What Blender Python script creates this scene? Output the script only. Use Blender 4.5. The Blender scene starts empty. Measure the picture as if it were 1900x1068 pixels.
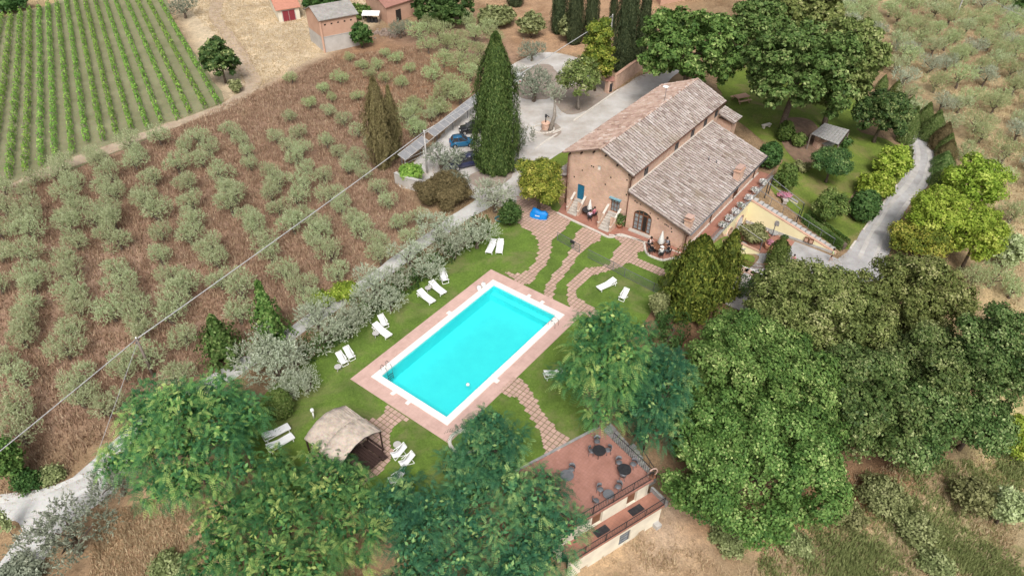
import bpy, math, random
import numpy as np
from mathutils import Vector, Matrix
from mathutils.geometry import delaunay_2d_cdt

# ------------------------------------------------------------------ camera, sky, sun, exposure
scene = bpy.context.scene
COL = scene.collection
FPX, PITCH, ROLL, CAM_H = 1292.76, 0.688342, 0.0079526, 45.0
_cp, _sp = math.cos(PITCH), math.sin(PITCH)
FWD = np.array([0, _cp, -_sp]); _R = np.array([1.0, 0, 0]); _U = np.array([0, _sp, _cp])
RGT = _R*math.cos(ROLL) + _U*math.sin(ROLL); UPV = -_R*math.sin(ROLL) + _U*math.cos(ROLL)
cam_data = bpy.data.cameras.new('camera'); cam = bpy.data.objects.new('camera', cam_data); COL.objects.link(cam)
cam_data.sensor_width = 36.0; cam_data.lens = FPX*36.0/1900.0; cam_data.clip_start = 0.5; cam_data.clip_end = 3000
cam.matrix_world = Matrix(((RGT[0], UPV[0], -FWD[0], 0), (RGT[1], UPV[1], -FWD[1], 0), (RGT[2], UPV[2], -FWD[2], CAM_H), (0, 0, 0, 1)))
scene.camera = cam

SUN_EL, SUN_AZ = math.radians(52), math.radians(178)      # azimuth: direction the light comes from, clockwise from +y
world = bpy.data.worlds.new('World'); scene.world = world; world.use_nodes = True
wn = world.node_tree.nodes; wl = world.node_tree.links
sky = wn.new('ShaderNodeTexSky'); sky.sky_type = 'NISHITA'; sky.sun_disc = False
sky.sun_elevation = SUN_EL; sky.sun_rotation = SUN_AZ; sky.air_density = 1.0; sky.dust_density = 6.0; sky.ozone_density = 1.0
hs = wn.new('ShaderNodeHueSaturation'); hs.inputs['Saturation'].default_value = 0.30
bg = wn['Background']; bg.inputs['Strength'].default_value = 0.11
wl.new(sky.outputs['Color'], hs.inputs['Color']); wl.new(hs.outputs['Color'], bg.inputs['Color'])
sun_d = bpy.data.lights.new('sun', 'SUN'); sun_d.energy = 1.9; sun_d.angle = math.radians(20); sun_d.color = (1.0, 0.965, 0.91)
sun = bpy.data.objects.new('sun', sun_d); COL.objects.link(sun)
_sd = Vector((math.sin(SUN_AZ)*math.cos(SUN_EL), math.cos(SUN_AZ)*math.cos(SUN_EL), math.sin(SUN_EL)))
sun.rotation_euler = _sd.to_track_quat('Z', 'Y').to_euler()
vs = scene.view_settings; vs.view_transform = 'Standard'; vs.look = 'None'; vs.gamma = 1.0; vs.exposure = 0.45
vs.use_curve_mapping = False
scene.cycles.max_bounces = 7; scene.cycles.diffuse_bounces = 3; scene.cycles.transparent_max_bounces = 8
scene.cycles.transmission_bounces = 3; scene.cycles.glossy_bounces = 2
scene.cycles.caustics_reflective = False; scene.cycles.caustics_refractive = False

rng = np.random.default_rng(7); random.seed(7)

# ------------------------------------------------------------------ the lie of the land
def ray(px, py):
    d = (px-950)/FPX*RGT - (py-534)/FPX*UPV + FWD
    return d
def U(px, py, z=0.0):
    d = ray(px, py); t = (z-CAM_H)/d[2]
    return np.array([d[0]*t, d[1]*t, z])
YAW = math.radians(53)
EU = np.array([math.sin(YAW), -math.cos(YAW), 0]); EV = np.array([math.cos(YAW), math.sin(YAW), 0])
ORI = U(1268, 465) - 15.4*EU
def W(u, v, z=0.0): return ORI + u*EU + v*EV + np.array([0, 0, z])
def UVof(P): P = np.asarray(P) - ORI; return float(P @ EU), float(P @ EV)

CTRL = [(300,400,0),(100,500,0),(600,300,0),(800,150,0),(1000,200,0),(850,600,0),(1100,450,0),(600,750,0),(500,600,0),(20,300,0),(300,100,0),
 (550,50,.2),(750,30,.3),(1000,20,0),(1200,60,0),(1300,250,0),(400,250,0),(950,800,0),(1250,560,-.2),(20,20,.5),(200,600,-.2),(350,650,-.2),
 (30,740,-.6),(100,930,-1.8),(20,1050,-2.6),(250,980,-2.2),(450,1060,-3.0),(700,1060,-4),(560,950,-1.2),(900,1000,-3.4),
 (1100,1060,-4.5),(1230,970,-4.5),(1230,800,-2.6),(1400,1000,-6.4),(1600,950,-7),(1850,1050,-8.4),(1880,850,-8),(1700,820,-6.5),(1500,700,-4.4),
 (1700,650,-5.5),(1870,600,-7.4),(1400,620,-2.6),(1300,680,-1.6),(1450,500,-3),(1540,490,-3),(1600,500,-3.2),(1620,420,-3),(1690,340,-2.8),
 (1720,270,-2.6),(1690,240,-2.5),(1400,210,0),(1450,240,-.4),(1530,250,-1),(1600,260,-1.8),(1560,330,-1.8),(1480,330,-1),(1600,390,-2.7),
 (1500,380,-1.8),(1430,300,-.5),(1450,350,-.9),(1800,250,-3.8),(1880,350,-5.4),(1850,180,-4),(1750,120,-2.8),(1880,60,-4),(1650,60,-1.5),
 (1500,20,-.5),(1860,500,-6.6),(1580,470,-3.1),(1545,440,-2.8)]
_cw = np.array([U(a, b, c) for a, b, c in CTRL])
def in_poly(x, y, poly):
    x = np.asarray(x, float); y = np.asarray(y, float); ins = np.zeros(x.shape, bool); n = len(poly)
    for i in range(n):
        x0, y0 = poly[i][0], poly[i][1]; x1, y1 = poly[(i+1) % n][0], poly[(i+1) % n][1]
        if y0 == y1: continue
        c = ((y0 > y) != (y1 > y)) & (x < (x1-x0)*(y-y0)/(y1-y0)+x0); ins ^= c
    return ins
def dist_poly(x, y, poly):
    x = np.asarray(x, float); y = np.asarray(y, float); d = np.full(x.shape, 1e9); n = len(poly)
    for i in range(n):
        ax, ay = poly[i][0], poly[i][1]; bx, by = poly[(i+1) % n][0]-ax, poly[(i+1) % n][1]-ay
        t = np.clip(((x-ax)*bx+(y-ay)*by)/(bx*bx+by*by+1e-9), 0, 1)
        d = np.minimum(d, np.hypot(x-ax-t*bx, y-ay-t*by))
    return np.where(in_poly(x, y, poly), -d, d)
_flat_px = [(430,800),(480,730),(720,330),(900,130),(1200,100)]
FLAT = [U(*q)[:2] for q in _flat_px] + [W(9,26)[:2], W(17.2,24)[:2], W(17.2,2)[:2], W(17.5,-4)[:2], W(19,-12)[:2], W(21.2,-26)[:2], W(18.9,-33)[:2], W(17,-37)[:2]] \
       + [U(*q)[:2] for q in [(880,925),(640,935),(480,890)]]
COURT = [W(16.9,14.6)[:2], W(28.3,14.3)[:2], W(31,13)[:2], W(30,4)[:2], W(25,-1.5)[:2], W(21,-1.0)[:2], W(19.2,2.5)[:2], W(20.3,7.0)[:2], W(16.9,6.1)[:2]]
def smooth(t): t = np.clip(t, 0, 1); return t*t*(3-2*t)
def terr(x, y):
    x = np.asarray(x, float); y = np.asarray(y, float); sh = x.shape; x = x.ravel(); y = y.ravel()
    out = np.empty_like(x)
    for s in range(0, len(x), 20000):
        xs, ys = x[s:s+20000], y[s:s+20000]
        d2 = (xs[:, None]-_cw[None, :, 0])**2 + (ys[:, None]-_cw[None, :, 1])**2
        w = 1/(d2+10)**2; out[s:s+20000] = (w*_cw[None, :, 2]).sum(1)/w.sum(1)
    d = dist_poly(x, y, FLAT); out = out*smooth(d/4.0)
    dc = dist_poly(x, y, COURT); out = np.where(dc < 0, -3.0, np.where(dc < 1.6, np.where(d > 1.2, -3.0+(out+3.0)*smooth(dc/1.6), out), out))
    out += 0.10*np.sin(x*.31+1.3)*np.cos(y*.27)*smooth(d/6.0)*smooth(dc/4)
    return out.reshape(sh)
def tz(x, y): return float(terr(np.array([x]), np.array([y]))[0])
def G(px, py, h=0.0):
    """point of the land (lifted h) seen at a photo position"""
    z = h
    for _ in range(25):
        P = U(px, py, z); z = z + 0.7*(tz(P[0], P[1])+h-z)
    return U(px, py, z)

# ------------------------------------------------------------------ materials
MATS = {}
def _nodes(name):
    m = bpy.data.materials.new(name); m.use_nodes = True; nt = m.node_tree
    return m, nt, nt.nodes, nt.links, nt.nodes['Principled BSDF']
def c4(c): return (c[0], c[1], c[2], 1.0)
def ramp(N, stops):
    r = N.new('ShaderNodeValToRGB'); e = r.color_ramp.elements
    while len(e) < len(stops): e.new(0.5)
    for i, (p, c) in enumerate(stops): e[i].position = p; e[i].color = c4(c)
    return r
def noise(N, L, scale, detail=5, rough=.6, vec=None, dist=0):
    n = N.new('ShaderNodeTexNoise'); n.inputs['Scale'].default_value = scale; n.inputs['Detail'].default_value = detail
    n.inputs['Roughness'].default_value = rough; n.inputs['Distortion'].default_value = dist
    if vec is not None: L.new(vec, n.inputs['Vector'])
    return n
def wpos(N): return N.new('ShaderNodeNewGeometry').outputs['Position']
def mixc(N, L, f, a, b, mode='MIX'):
    m = N.new('ShaderNodeMix'); m.data_type = 'RGBA'; m.blend_type = mode
    for k, v in ((0, f), (6, a), (7, b)):
        if hasattr(v, 'links'): L.new(v, m.inputs[k])
        elif k == 0: m.inputs[0].default_value = v
        else: m.inputs[k].default_value = c4(v)
    return m.outputs[2]
def mat(name, a, b=None, scale=3.0, rough=.75, bump=0.0, bscale=None, metal=0.0, spec=.3, objvar=0.0, detail=6, fine=None):
    """plain surface: two tones through noise, fine relief"""
    if name in MATS: return MATS[name]
    m, nt, N, L, P = _nodes(name); pos = wpos(N)
    b = b or tuple(x*.8 for x in a)
    n1 = noise(N, L, scale, detail, .65, pos); r = ramp(N, [(.32, b), (.68, a)]); L.new(n1.outputs['Fac'], r.inputs['Fac']); c = r.outputs['Color']
    if fine:
        n3 = noise(N, L, fine, 3, .7, pos); c = mixc(N, L, n3.outputs['Fac'], c, (.5, .5, .5), 'SOFT_LIGHT') if False else mixc(N, L, .5, c, n3.outputs['Color'], 'SOFT_LIGHT')
        sat = N.new('ShaderNodeHueSaturation'); sat.inputs['Saturation'].default_value = .95; L.new(c, sat.inputs['Color']); c = sat.outputs['Color']
    if objvar:
        oi = N.new('ShaderNodeObjectInfo'); hv = N.new('ShaderNodeHueSaturation'); mr = N.new('ShaderNodeMapRange')
        mr.inputs[3].default_value = 1-objvar; mr.inputs[4].default_value = 1+objvar
        L.new(oi.outputs['Random'], mr.inputs[0]); L.new(mr.outputs[0], hv.inputs['Value']); L.new(c, hv.inputs['Color']); c = hv.outputs['Color']
    L.new(c, P.inputs['Base Color']); P.inputs['Roughness'].default_value = rough; P.inputs['Metallic'].default_value = metal
    P.inputs['Specular IOR Level'].default_value = spec
    if bump:
        n2 = noise(N, L, bscale or scale*6, 4, .6, pos); bp = N.new('ShaderNodeBump'); bp.inputs['Strength'].default_value = bump; bp.inputs['Distance'].default_value = .05
        L.new(n2.outputs['Fac'], bp.inputs['Height']); L.new(bp.outputs['Normal'], P.inputs['Normal'])
    MATS[name] = m; return m
def leafmat(name, stops, rough=.55, trans=.35, var=.06):
    """leaves: colour of each leaf from its own value, each plant a little different"""
    m, nt, N, L, P = _nodes(name)
    at = N.new('ShaderNodeAttribute'); at.attribute_name = 'tint'; r = ramp(N, stops); L.new(at.outputs['Fac'], r.inputs['Fac'])
    oi = N.new('ShaderNodeObjectInfo'); hv = N.new('ShaderNodeHueSaturation')
    for sock, lo, hi in (('Hue', .5-var*.25, .5+var*.25), ('Value', 1-var*2, 1+var*2)):
        mr = N.new('ShaderNodeMapRange'); mr.inputs[3].default_value = lo; mr.inputs[4].default_value = hi
        L.new(oi.outputs['Random'], mr.inputs[0]); L.new(mr.outputs[0], hv.inputs[sock])
    L.new(r.outputs['Color'], hv.inputs['Color'])
    L.new(hv.outputs['Color'], P.inputs['Base Color']); P.inputs['Roughness'].default_value = rough; P.inputs['Specular IOR Level'].default_value = .12
    tr = N.new('ShaderNodeBsdfTranslucent'); mx = N.new('ShaderNodeMixShader'); mx.inputs[0].default_value = trans
    L.new(hv.outputs['Color'], tr.inputs['Color']); L.new(P.outputs[0], mx.inputs[1]); L.new(tr.outputs[0], mx.inputs[2])
    L.new(mx.outputs[0], N['Material Output'].inputs['Surface'])
    return m
def tintmat(name, stops, rough=.85, bump=.25, bscale=9.0, patch=None):
    """pieces of one kind, the colour of each from its own value (tiles)"""
    m, nt, N, L, P = _nodes(name); pos = wpos(N)
    at = N.new('ShaderNodeAttribute'); at.attribute_name = 'tint'; r = ramp(N, stops)
    n0 = noise(N, L, 1.3, 5, .7, pos); ma = N.new('ShaderNodeMath'); ma.operation = 'MULTIPLY_ADD'; ma.inputs[1].default_value = .5; 
    L.new(n0.outputs['Fac'], ma.inputs[0]); 
    sb = N.new('ShaderNodeMath'); sb.operation = 'ADD'; sb.inputs[1].default_value = -.25; L.new(at.outputs['Fac'], sb.inputs[0]); L.new(sb.outputs[0], ma.inputs[2])
    L.new(ma.outputs[0], r.inputs['Fac']); c = r.outputs['Color']
    n1 = noise(N, L, bscale, 4, .7, pos); c = mixc(N, L, .45, c, n1.outputs['Color'], 'SOFT_LIGHT')
    if patch:
        n2 = noise(N, L, .35, 4, .6, pos, .4); rr = N.new('ShaderNodeMapRange'); rr.inputs[1].default_value = .56; rr.inputs[2].default_value = .72; rr.inputs[4].default_value = .5
        L.new(n2.outputs['Fac'], rr.inputs[0]); c = mixc(N, L, rr.outputs[0], c, patch)
    sat = N.new('ShaderNodeHueSaturation'); sat.inputs['Saturation'].default_value = .9; L.new(c, sat.inputs['Color'])
    L.new(sat.outputs['Color'], P.inputs['Base Color']); P.inputs['Roughness'].default_value = rough; P.inputs['Specular IOR Level'].default_value = .2
    bp = N.new('ShaderNodeBump'); bp.inputs['Strength'].default_value = bump; bp.inputs['Distance'].default_value = .03
    L.new(n1.outputs['Fac'], bp.inputs['Height']); L.new(bp.outputs['Normal'], P.inputs['Normal'])
    return m
def groundmat(name):
    """open land: colour of each stretch from its own soil and growth value, broken up by tufts, bare spots and green patches"""
    m, nt, N, L, P = _nodes(name); pos = wpos(N)
    at = N.new('ShaderNodeAttribute'); at.attribute_name = 'soil'; gr = N.new('ShaderNodeAttribute'); gr.attribute_name = 'green'
    c = at.outputs['Color']
    nb = noise(N, L, .22, 6, .62, pos, .5); rb = ramp(N, [(.30, (.68, .62, .58)), (.50, (1, 1, 1)), (.72, (1.28, 1.24, 1.18))]); L.new(nb.outputs['Fac'], rb.inputs['Fac'])
    c = mixc(N, L, 1.0, c, rb.outputs['Color'], 'MULTIPLY')
    nm = noise(N, L, 1.6, 6, .75, pos, .8); rm = ramp(N, [(.25, (.58, .55, .53)), (.48, (1, 1, 1)), (.75, (1.38, 1.34, 1.28))]); L.new(nm.outputs['Fac'], rm.inputs['Fac'])
    c = mixc(N, L, .8, c, rm.outputs['Color'], 'MULTIPLY')
    nf = noise(N, L, 7, 4, .8, pos, .4); rf = ramp(N, [(.30, (.5, .48, .46)), (.5, (1, 1, 1)), (.72, (1.5, 1.46, 1.4))]); L.new(nf.outputs['Fac'], rf.inputs['Fac'])
    c = mixc(N, L, .75, c, rf.outputs['Color'], 'MULTIPLY')
    ng = noise(N, L, .45, 6, .68, pos, .3); ad = N.new('ShaderNodeMath'); ad.operation = 'ADD'; L.new(ng.outputs['Fac'], ad.inputs[0]); L.new(gr.outputs['Fac'], ad.inputs[1])
    mr = N.new('ShaderNodeMapRange'); mr.inputs[1].default_value = .62; mr.inputs[2].default_value = .85; mr.inputs[4].default_value = .85; L.new(ad.outputs[0], mr.inputs[0])
    gcol = mixc(N, L, nm.outputs['Fac'], (.10, .125, .035), (.19, .20, .075))
    gcol = mixc(N, L, .6, gcol, rf.outputs['Color'], 'MULTIPLY')
    c = mixc(N, L, mr.outputs[0], c, gcol)
    L.new(c, P.inputs['Base Color']); P.inputs['Roughness'].default_value = .95; P.inputs['Specular IOR Level'].default_value = .1
    bp = N.new('ShaderNodeBump'); bp.inputs['Strength'].default_value = .55; bp.inputs['Distance'].default_value = .25
    ma = N.new('ShaderNodeMath'); ma.operation = 'ADD'; L.new(nm.outputs['Fac'], ma.inputs[0]); L.new(nf.outputs['Fac'], ma.inputs[1])
    L.new(ma.outputs[0], bp.inputs['Height']); L.new(bp.outputs['Normal'], P.inputs['Normal'])
    return m
def grassmat(name, a, b, bare, thr=.60):
    m, nt, N, L, P = _nodes(name); pos = wpos(N)
    n1 = noise(N, L, .35, 6, .65, pos, .3); r1 = ramp(N, [(.34, b), (.62, a)]); L.new(n1.outputs['Fac'], r1.inputs['Fac'])
    n2 = noise(N, L, 4.5, 5, .8, pos, .6); r2 = ramp(N, [(.28, (.55, .58, .5)), (.5, (1, 1, 1)), (.72, (1.4, 1.34, 1.25))]); L.new(n2.outputs['Fac'], r2.inputs['Fac'])
    c = mixc(N, L, .85, r1.outputs['Color'], r2.outputs['Color'], 'MULTIPLY')
    n4 = noise(N, L, 18, 3, .8, pos); r4 = ramp(N, [(.3, (.65, .65, .6)), (.7, (1.35, 1.35, 1.3))]); L.new(n4.outputs['Fac'], r4.inputs['Fac'])
    c = mixc(N, L, .7, c, r4.outputs['Color'], 'MULTIPLY')
    n3 = noise(N, L, .16, 7, .7, pos, .6); mr = N.new('ShaderNodeMapRange'); mr.inputs[1].default_value = thr; mr.inputs[2].default_value = thr+.16; mr.inputs[4].default_value = .7
    L.new(n3.outputs['Fac'], mr.inputs[0]); c = mixc(N, L, mr.outputs[0], c, bare)
    L.new(c, P.inputs['Base Color']); P.inputs['Roughness'].default_value = .9; P.inputs['Specular IOR Level'].default_value = .12
    bp = N.new('ShaderNodeBump'); bp.inputs['Strength'].default_value = .5; bp.inputs['Distance'].default_value = .08
    L.new(n2.outputs['Fac'], bp.inputs['Height']); L.new(bp.outputs['Normal'], P.inputs['Normal'])
    return m
def brickmat(name, a, b, mortar, ax):
    """brickwork laid on a wall that runs along the horizontal direction ax"""
    m, nt, N, L, P = _nodes(name); pos = wpos(N)
    dt = N.new('ShaderNodeVectorMath'); dt.operation = 'DOT_PRODUCT'; dt.inputs[1].default_value = tuple(ax); L.new(pos, dt.inputs[0])
    sx = N.new('ShaderNodeSeparateXYZ'); L.new(pos, sx.inputs[0]); cb = N.new('ShaderNodeCombineXYZ'); L.new(dt.outputs['Value'], cb.inputs[0]); L.new(sx.outputs[2], cb.inputs[1])
    br = N.new('ShaderNodeTexBrick'); br.inputs['Scale'].default_value = 1.0; br.inputs['Brick Width'].default_value = .30; br.inputs['Row Height'].default_value = .085
    br.inputs['Mortar Size'].default_value = .012; br.inputs['Color1'].default_value = c4(a); br.inputs['Color2'].default_value = c4(b); br.inputs['Mortar'].default_value = c4(mortar)
    br.inputs['Bias'].default_value = -.1; L.new(cb.outputs[0], br.inputs['Vector'])
    n1 = noise(N, L, .7, 6, .7, pos); r1 = ramp(N, [(.3, (.72, .70, .68)), (.52, (1, 1, 1)), (.75, (1.22, 1.20, 1.16))]); L.new(n1.outputs['Fac'], r1.inputs['Fac'])
    c = mixc(N, L, .85, br.outputs['Color'], r1.outputs['Color'], 'MULTIPLY')
    n2 = noise(N, L, 6, 4, .7, pos); c = mixc(N, L, .35, c, n2.outputs['Color'], 'SOFT_LIGHT')
    L.new(c, P.inputs['Base Color']); P.inputs['Roughness'].default_value = .9; P.inputs['Specular IOR Level'].default_value = .15
    bp = N.new('ShaderNodeBump'); bp.inputs['Strength'].default_value = .3; bp.inputs['Distance'].default_value = .02
    L.new(br.outputs['Fac'], bp.inputs['Height']); bp.invert = True; L.new(bp.outputs['Normal'], P.inputs['Normal'])
    return m
def tilegrid(name, a, b, joint, size, yaw=YAW, stain=None, rough=.6):
    """small square floor tiles, read only as a fine grid"""
    m, nt, N, L, P = _nodes(name); pos = wpos(N)
    mp = N.new('ShaderNodeMapping'); mp.inputs['Rotation'].default_value = (0, 0, -yaw); L.new(pos, mp.inputs['Vector'])
    br = N.new('ShaderNodeTexBrick'); br.offset = 0; br.inputs['Scale'].default_value = 1.0; br.inputs['Brick Width'].default_value = size; br.inputs['Row Height'].default_value = size
    br.inputs['Mortar Size'].default_value = .012; br.inputs['Color1'].default_value = c4(a); br.inputs['Color2'].default_value = c4(b); br.inputs['Mortar'].default_value = c4(joint)
    L.new(mp.outputs[0], br.inputs['Vector'])
    n1 = noise(N, L, .8, 6, .7, pos, .3); r1 = ramp(N, [(.3, (.80, .78, .77)), (.55, (1, 1, 1)), (.75, (1.12, 1.12, 1.12))]); L.new(n1.outputs['Fac'], r1.inputs['Fac'])
    c = mixc(N, L, .9, br.outputs['Color'], r1.outputs['Color'], 'MULTIPLY')
    if stain:
        n2 = noise(N, L, 4, 5, .75, pos, 1.0); mr = N.new('ShaderNodeMapRange'); mr.inputs[1].default_value = .56; mr.inputs[2].default_value = .72; mr.inputs[4].default_value = .7
        L.new(n2.outputs['Fac'], mr.inputs[0]); c = mixc(N, L, mr.outputs[0], c, stain)
    L.new(c, P.inputs['Base Color']); P.inputs['Roughness'].default_value = rough; P.inputs['Specular IOR Level'].default_value = .3
    return m
def glassmat(name, tint, fac):
    m, nt, N, L, P = _nodes(name); tr = N.new('ShaderNodeBsdfTransparent'); tr.inputs[0].default_value = c4(tint); mx = N.new('ShaderNodeMixShader'); mx.inputs[0].default_value = fac
    P.inputs['Base Color'].default_value = (.25, .28, .3, 1); P.inputs['Roughness'].default_value = .05; L.new(tr.outputs[0], mx.inputs[1]); L.new(P.outputs[0], mx.inputs[2])
    L.new(mx.outputs[0], N['Material Output'].inputs['Surface']); return m
def watermat(name):
    m, nt, N, L, P = _nodes(name); pos = wpos(N)
    tr = N.new('ShaderNodeBsdfTransparent'); tr.inputs[0].default_value = (.50, .97, .97, 1)
    gl = N.new('ShaderNodeBsdfGlossy'); gl.inputs['Roughness'].default_value = .06
    n = noise(N, L, 2.2, 3, .5, pos, .6); bp = N.new('ShaderNodeBump'); bp.inputs['Strength'].default_value = .4; bp.inputs['Distance'].default_value = .1; L.new(n.outputs['Fac'], bp.inputs['Height'])
    L.new(bp.outputs['Normal'], gl.inputs['Normal'])
    fr = N.new('ShaderNodeFresnel'); fr.inputs['IOR'].default_value = 1.33; L.new(bp.outputs['Normal'], fr.inputs['Normal'])
    mx = N.new('ShaderNodeMixShader'); L.new(fr.outputs[0], mx.inputs[0]); L.new(tr.outputs[0], mx.inputs[1]); L.new(gl.outputs[0], mx.inputs[2])
    L.new(mx.outputs[0], N['Material Output'].inputs['Surface']); return m

M = dict(
 ground=groundmat('open_land'),
 lawn=grassmat('mown_lawn', (.122, .195, .036), (.084, .132, .028), (.22, .19, .10), .52),
 garden=grassmat('garden_lawn', (.145, .20, .036), (.095, .13, .028), (.23, .165, .09), .49),
 gravel=mat('pale_gravel', (.56, .54, .52), (.37, .325, .285), .28, .95, .4, 14, fine=9),
 track=mat('white_track', (.57, .565, .55), (.41, .395, .375), .5, .95, .4, 14, fine=8),
 drive=mat('grey_drive', (.44, .43, .43), (.29, .275, .265), .6, .95, .4, 14, fine=10),
 dirt=mat('pale_dirt', (.48, .37, .27), (.30, .23, .16), .8, .95, .4, 10, fine=6),
 vsoil=mat('vineyard_soil', (.25, .24, .135), (.165, .165, .08), .22, .95, .5, 8, fine=4),
 deck=tilegrid('pool_deck', (.56, .375, .325), (.54, .36, .31), (.50, .34, .30), .33, rough=.7),
 coping=mat('white_coping', (.82, .80, .76), (.72, .69, .65), 1.2, .6, .05),
 liner=mat('pool_liner', (.20, .84, .86), (.17, .78, .82), .8, .5),
 water=watermat('pool_water'),
 paver=mat('terracotta_paver', (.50, .335, .275), (.43, .28, .225), .6, .85, .25, 20, objvar=.09, fine=12),
 moss=mat('mossy_joint', (.17, .165, .08), (.24, .165, .11), 1.1, .95, .3, 14),
 redtile=tilegrid('red_terrace_tile', (.36, .175, .125), (.33, .155, .115), (.27, .14, .105), .3, rough=.6),
 rooftile_floor=tilegrid('roof_terrace_tile', (.375, .19, .15), (.345, .17, .13), (.29, .15, .12), .25, stain=(.20, .105, .085), rough=.6),
 curb=mat('pale_curb', (.66, .61, .55), (.5, .46, .41), 3, .8, .1),
 tiles=tintmat('clay_roof_tiles', [(0, (.085, .06, .05)), (.3, (.235, .18, .155)), (.55, (.365, .305, .275)), (.78, (.46, .41, .385)), (1, (.55, .52, .50))], patch=(.24, .185, .115)),
 redtiles=tintmat('red_roof_tiles', [(0, (.12, .075, .06)), (.35, (.34, .215, .165)), (.6, (.47, .33, .26)), (.85, (.56, .47, .42)), (1, (.6, .56, .53))]),
 brick_u=brickmat('brick_front', (.62, .40, .30), (.53, .325, .235), (.61, .48, .39), EU),
 brick_v=brickmat('brick_side', (.61, .395, .295), (.53, .325, .235), (.60, .47, .385), EV),
 plaster=mat('cream_plaster', (.82, .74, .47), (.76, .67, .41), .8, .85, .06),
 cream=mat('pale_plaster', (.78, .73, .60), (.60, .55, .45), .7, .85, .06),
 greyplaster=mat('grey_plaster', (.50, .47, .44), (.40, .37, .34), .9, .9, .15),
 pinkplaster=mat('pink_plaster', (.54, .34, .25), (.46, .28, .20), .8, .9, .1),
 white=mat('white_paint', (.82, .82, .80), (.76, .76, .75), 2, .5),
 sling=mat('white_sling', (.84, .84, .84), (.78, .78, .79), 6, .8),
 canvas=mat('white_canvas', (.78, .77, .74), (.66, .65, .62), 5, .9),
 darkmetal=mat('dark_metal', (.06, .06, .065), (.035, .035, .04), 4, .45, metal=.4),
 greymetal=mat('grey_metal', (.20, .205, .22), (.13, .135, .15), 4, .5, metal=.3),
 steel=mat('steel', (.62, .62, .62), (.5, .5, .5), 4, .25, metal=1),
 copper=mat('brown_pipe', (.16, .075, .05), (.10, .05, .035), 4, .6),
 bluedoor=mat('blue_door', (.02, .16, .27), (.015, .12, .21), 5, .5),
 bluewood=mat('blue_lintel', (.20, .38, .46), (.15, .30, .37), 5, .6),
 wood=mat('brown_wood', (.20, .09, .05), (.12, .055, .03), 6, .6),
 darkwood=mat('dark_wood', (.055, .03, .025), (.03, .018, .015), 6, .6),
 pane=mat('window_glass', (.30, .34, .36), (.16, .19, .21), 2.5, .12, spec=.6),
 darkpane=mat('dark_glass', (.055, .055, .06), (.03, .03, .035), 2, .15, spec=.6),
 shutter=mat('grey_shutter', (.15, .14, .135), (.10, .095, .09), 4, .6),
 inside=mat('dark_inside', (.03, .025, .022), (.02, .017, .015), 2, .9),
 stone=mat('stone_step', (.52, .48, .43), (.38, .345, .31), 2.5, .85, .2),
 greystone=mat('grey_stone', (.34, .33, .32), (.21, .205, .20), 3, .9, .35, fine=9),
 terracotta=mat('terracotta_pot', (.52, .26, .16), (.42, .20, .12), 4, .8),
 concrete=mat('concrete_pole', (.48, .46, .44), (.38, .365, .35), 2, .9),
 woodpole=mat('weathered_pole', (.24, .20, .17), (.16, .13, .11), 3, .9),
 cable=mat('grey_cable', (.46, .46, .46), (.38, .38, .38), 3, .6),
 reed=mat('reed_mat', (.58, .485, .40), (.36, .30, .25), 2.2, .9, .4, 20, fine=7),
 bark=mat('bark', (.17, .13, .10), (.08, .06, .048), 5, .95, .6, 12),
 palebark=mat('pale_bark', (.33, .29, .25), (.18, .155, .13), 5, .95, .6, 12),
 barnroof=mat('barn_roof', (.34, .32, .30), (.22, .205, .19), 1.2, .9, .2, 9, fine=5),
 redroof=mat('red_barn_roof', (.52, .24, .17), (.42, .19, .13), 1.5, .85, .2, 9),
 reddoor=mat('red_door', (.25, .04, .05), (.19, .03, .04), 3, .6),
 bluecover=mat('blue_cover', (.005, .22, .62), (.004, .16, .50), 1.6, .45),
 skin=mat('skin', (.48, .29, .21), (.44, .26, .19), 8, .6), hair=mat('dark_hair', (.03, .02, .017), (.02, .014, .012), 8, .6),
 cl_white=mat('cloth_white', (.74, .73, .70), (.66, .65, .63), 6, .85), cl_black=mat('cloth_black', (.025, .025, .03), (.018, .018, .02), 6, .85),
 cl_pink=mat('cloth_pink', (.62, .20, .27), (.52, .16, .22), 6, .85), cl_lilac=mat('cloth_lilac', (.62, .52, .60), (.54, .44, .53), 6, .85),
 cl_grey=mat('cloth_grey', (.28, .29, .32), (.22, .23, .26), 6, .85), cl_lime=mat('cloth_lime', (.55, .62, .33), (.46, .54, .27), 6, .85),
 cl_rose=mat('cloth_rose', (.66, .52, .49), (.58, .45, .42), 6, .85),
 carblue=mat('blue_car_paint', (.015, .12, .24), (.012, .10, .21), 1, .25, spec=.6), carnavy=mat('navy_car_paint', (.035, .04, .09), (.03, .035, .08), 1, .2, spec=.7),
 carblack=mat('black_car_paint', (.015, .015, .018), (.012, .012, .014), 1, .25, spec=.6), carwhite=mat('white_car_paint', (.7, .7, .7), (.66, .66, .66), 1, .25, spec=.6),
 tyre=mat('rubber', (.02, .02, .02), (.015, .015, .015), 5, .9), lens=mat('lamp_lens', (.8, .8, .78), (.7, .7, .68), 5, .15), redlens=mat('red_lens', (.4, .02, .02), (.3, .015, .015), 5, .2),
 solar=mat('canopy_panel', (.29, .29, .30), (.22, .22, .23), 1.5, .8, spec=.1), rubble=mat('rubble', (.34, .26, .21), (.22, .17, .14), 4, .95, .5),
 glass=glassmat('clear_glass', (.86, .90, .88), .12),
 soil=mat('bare_soil', (.23, .145, .095), (.13, .085, .055), 1.4, .95, .5, 9, fine=6),
)
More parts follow.
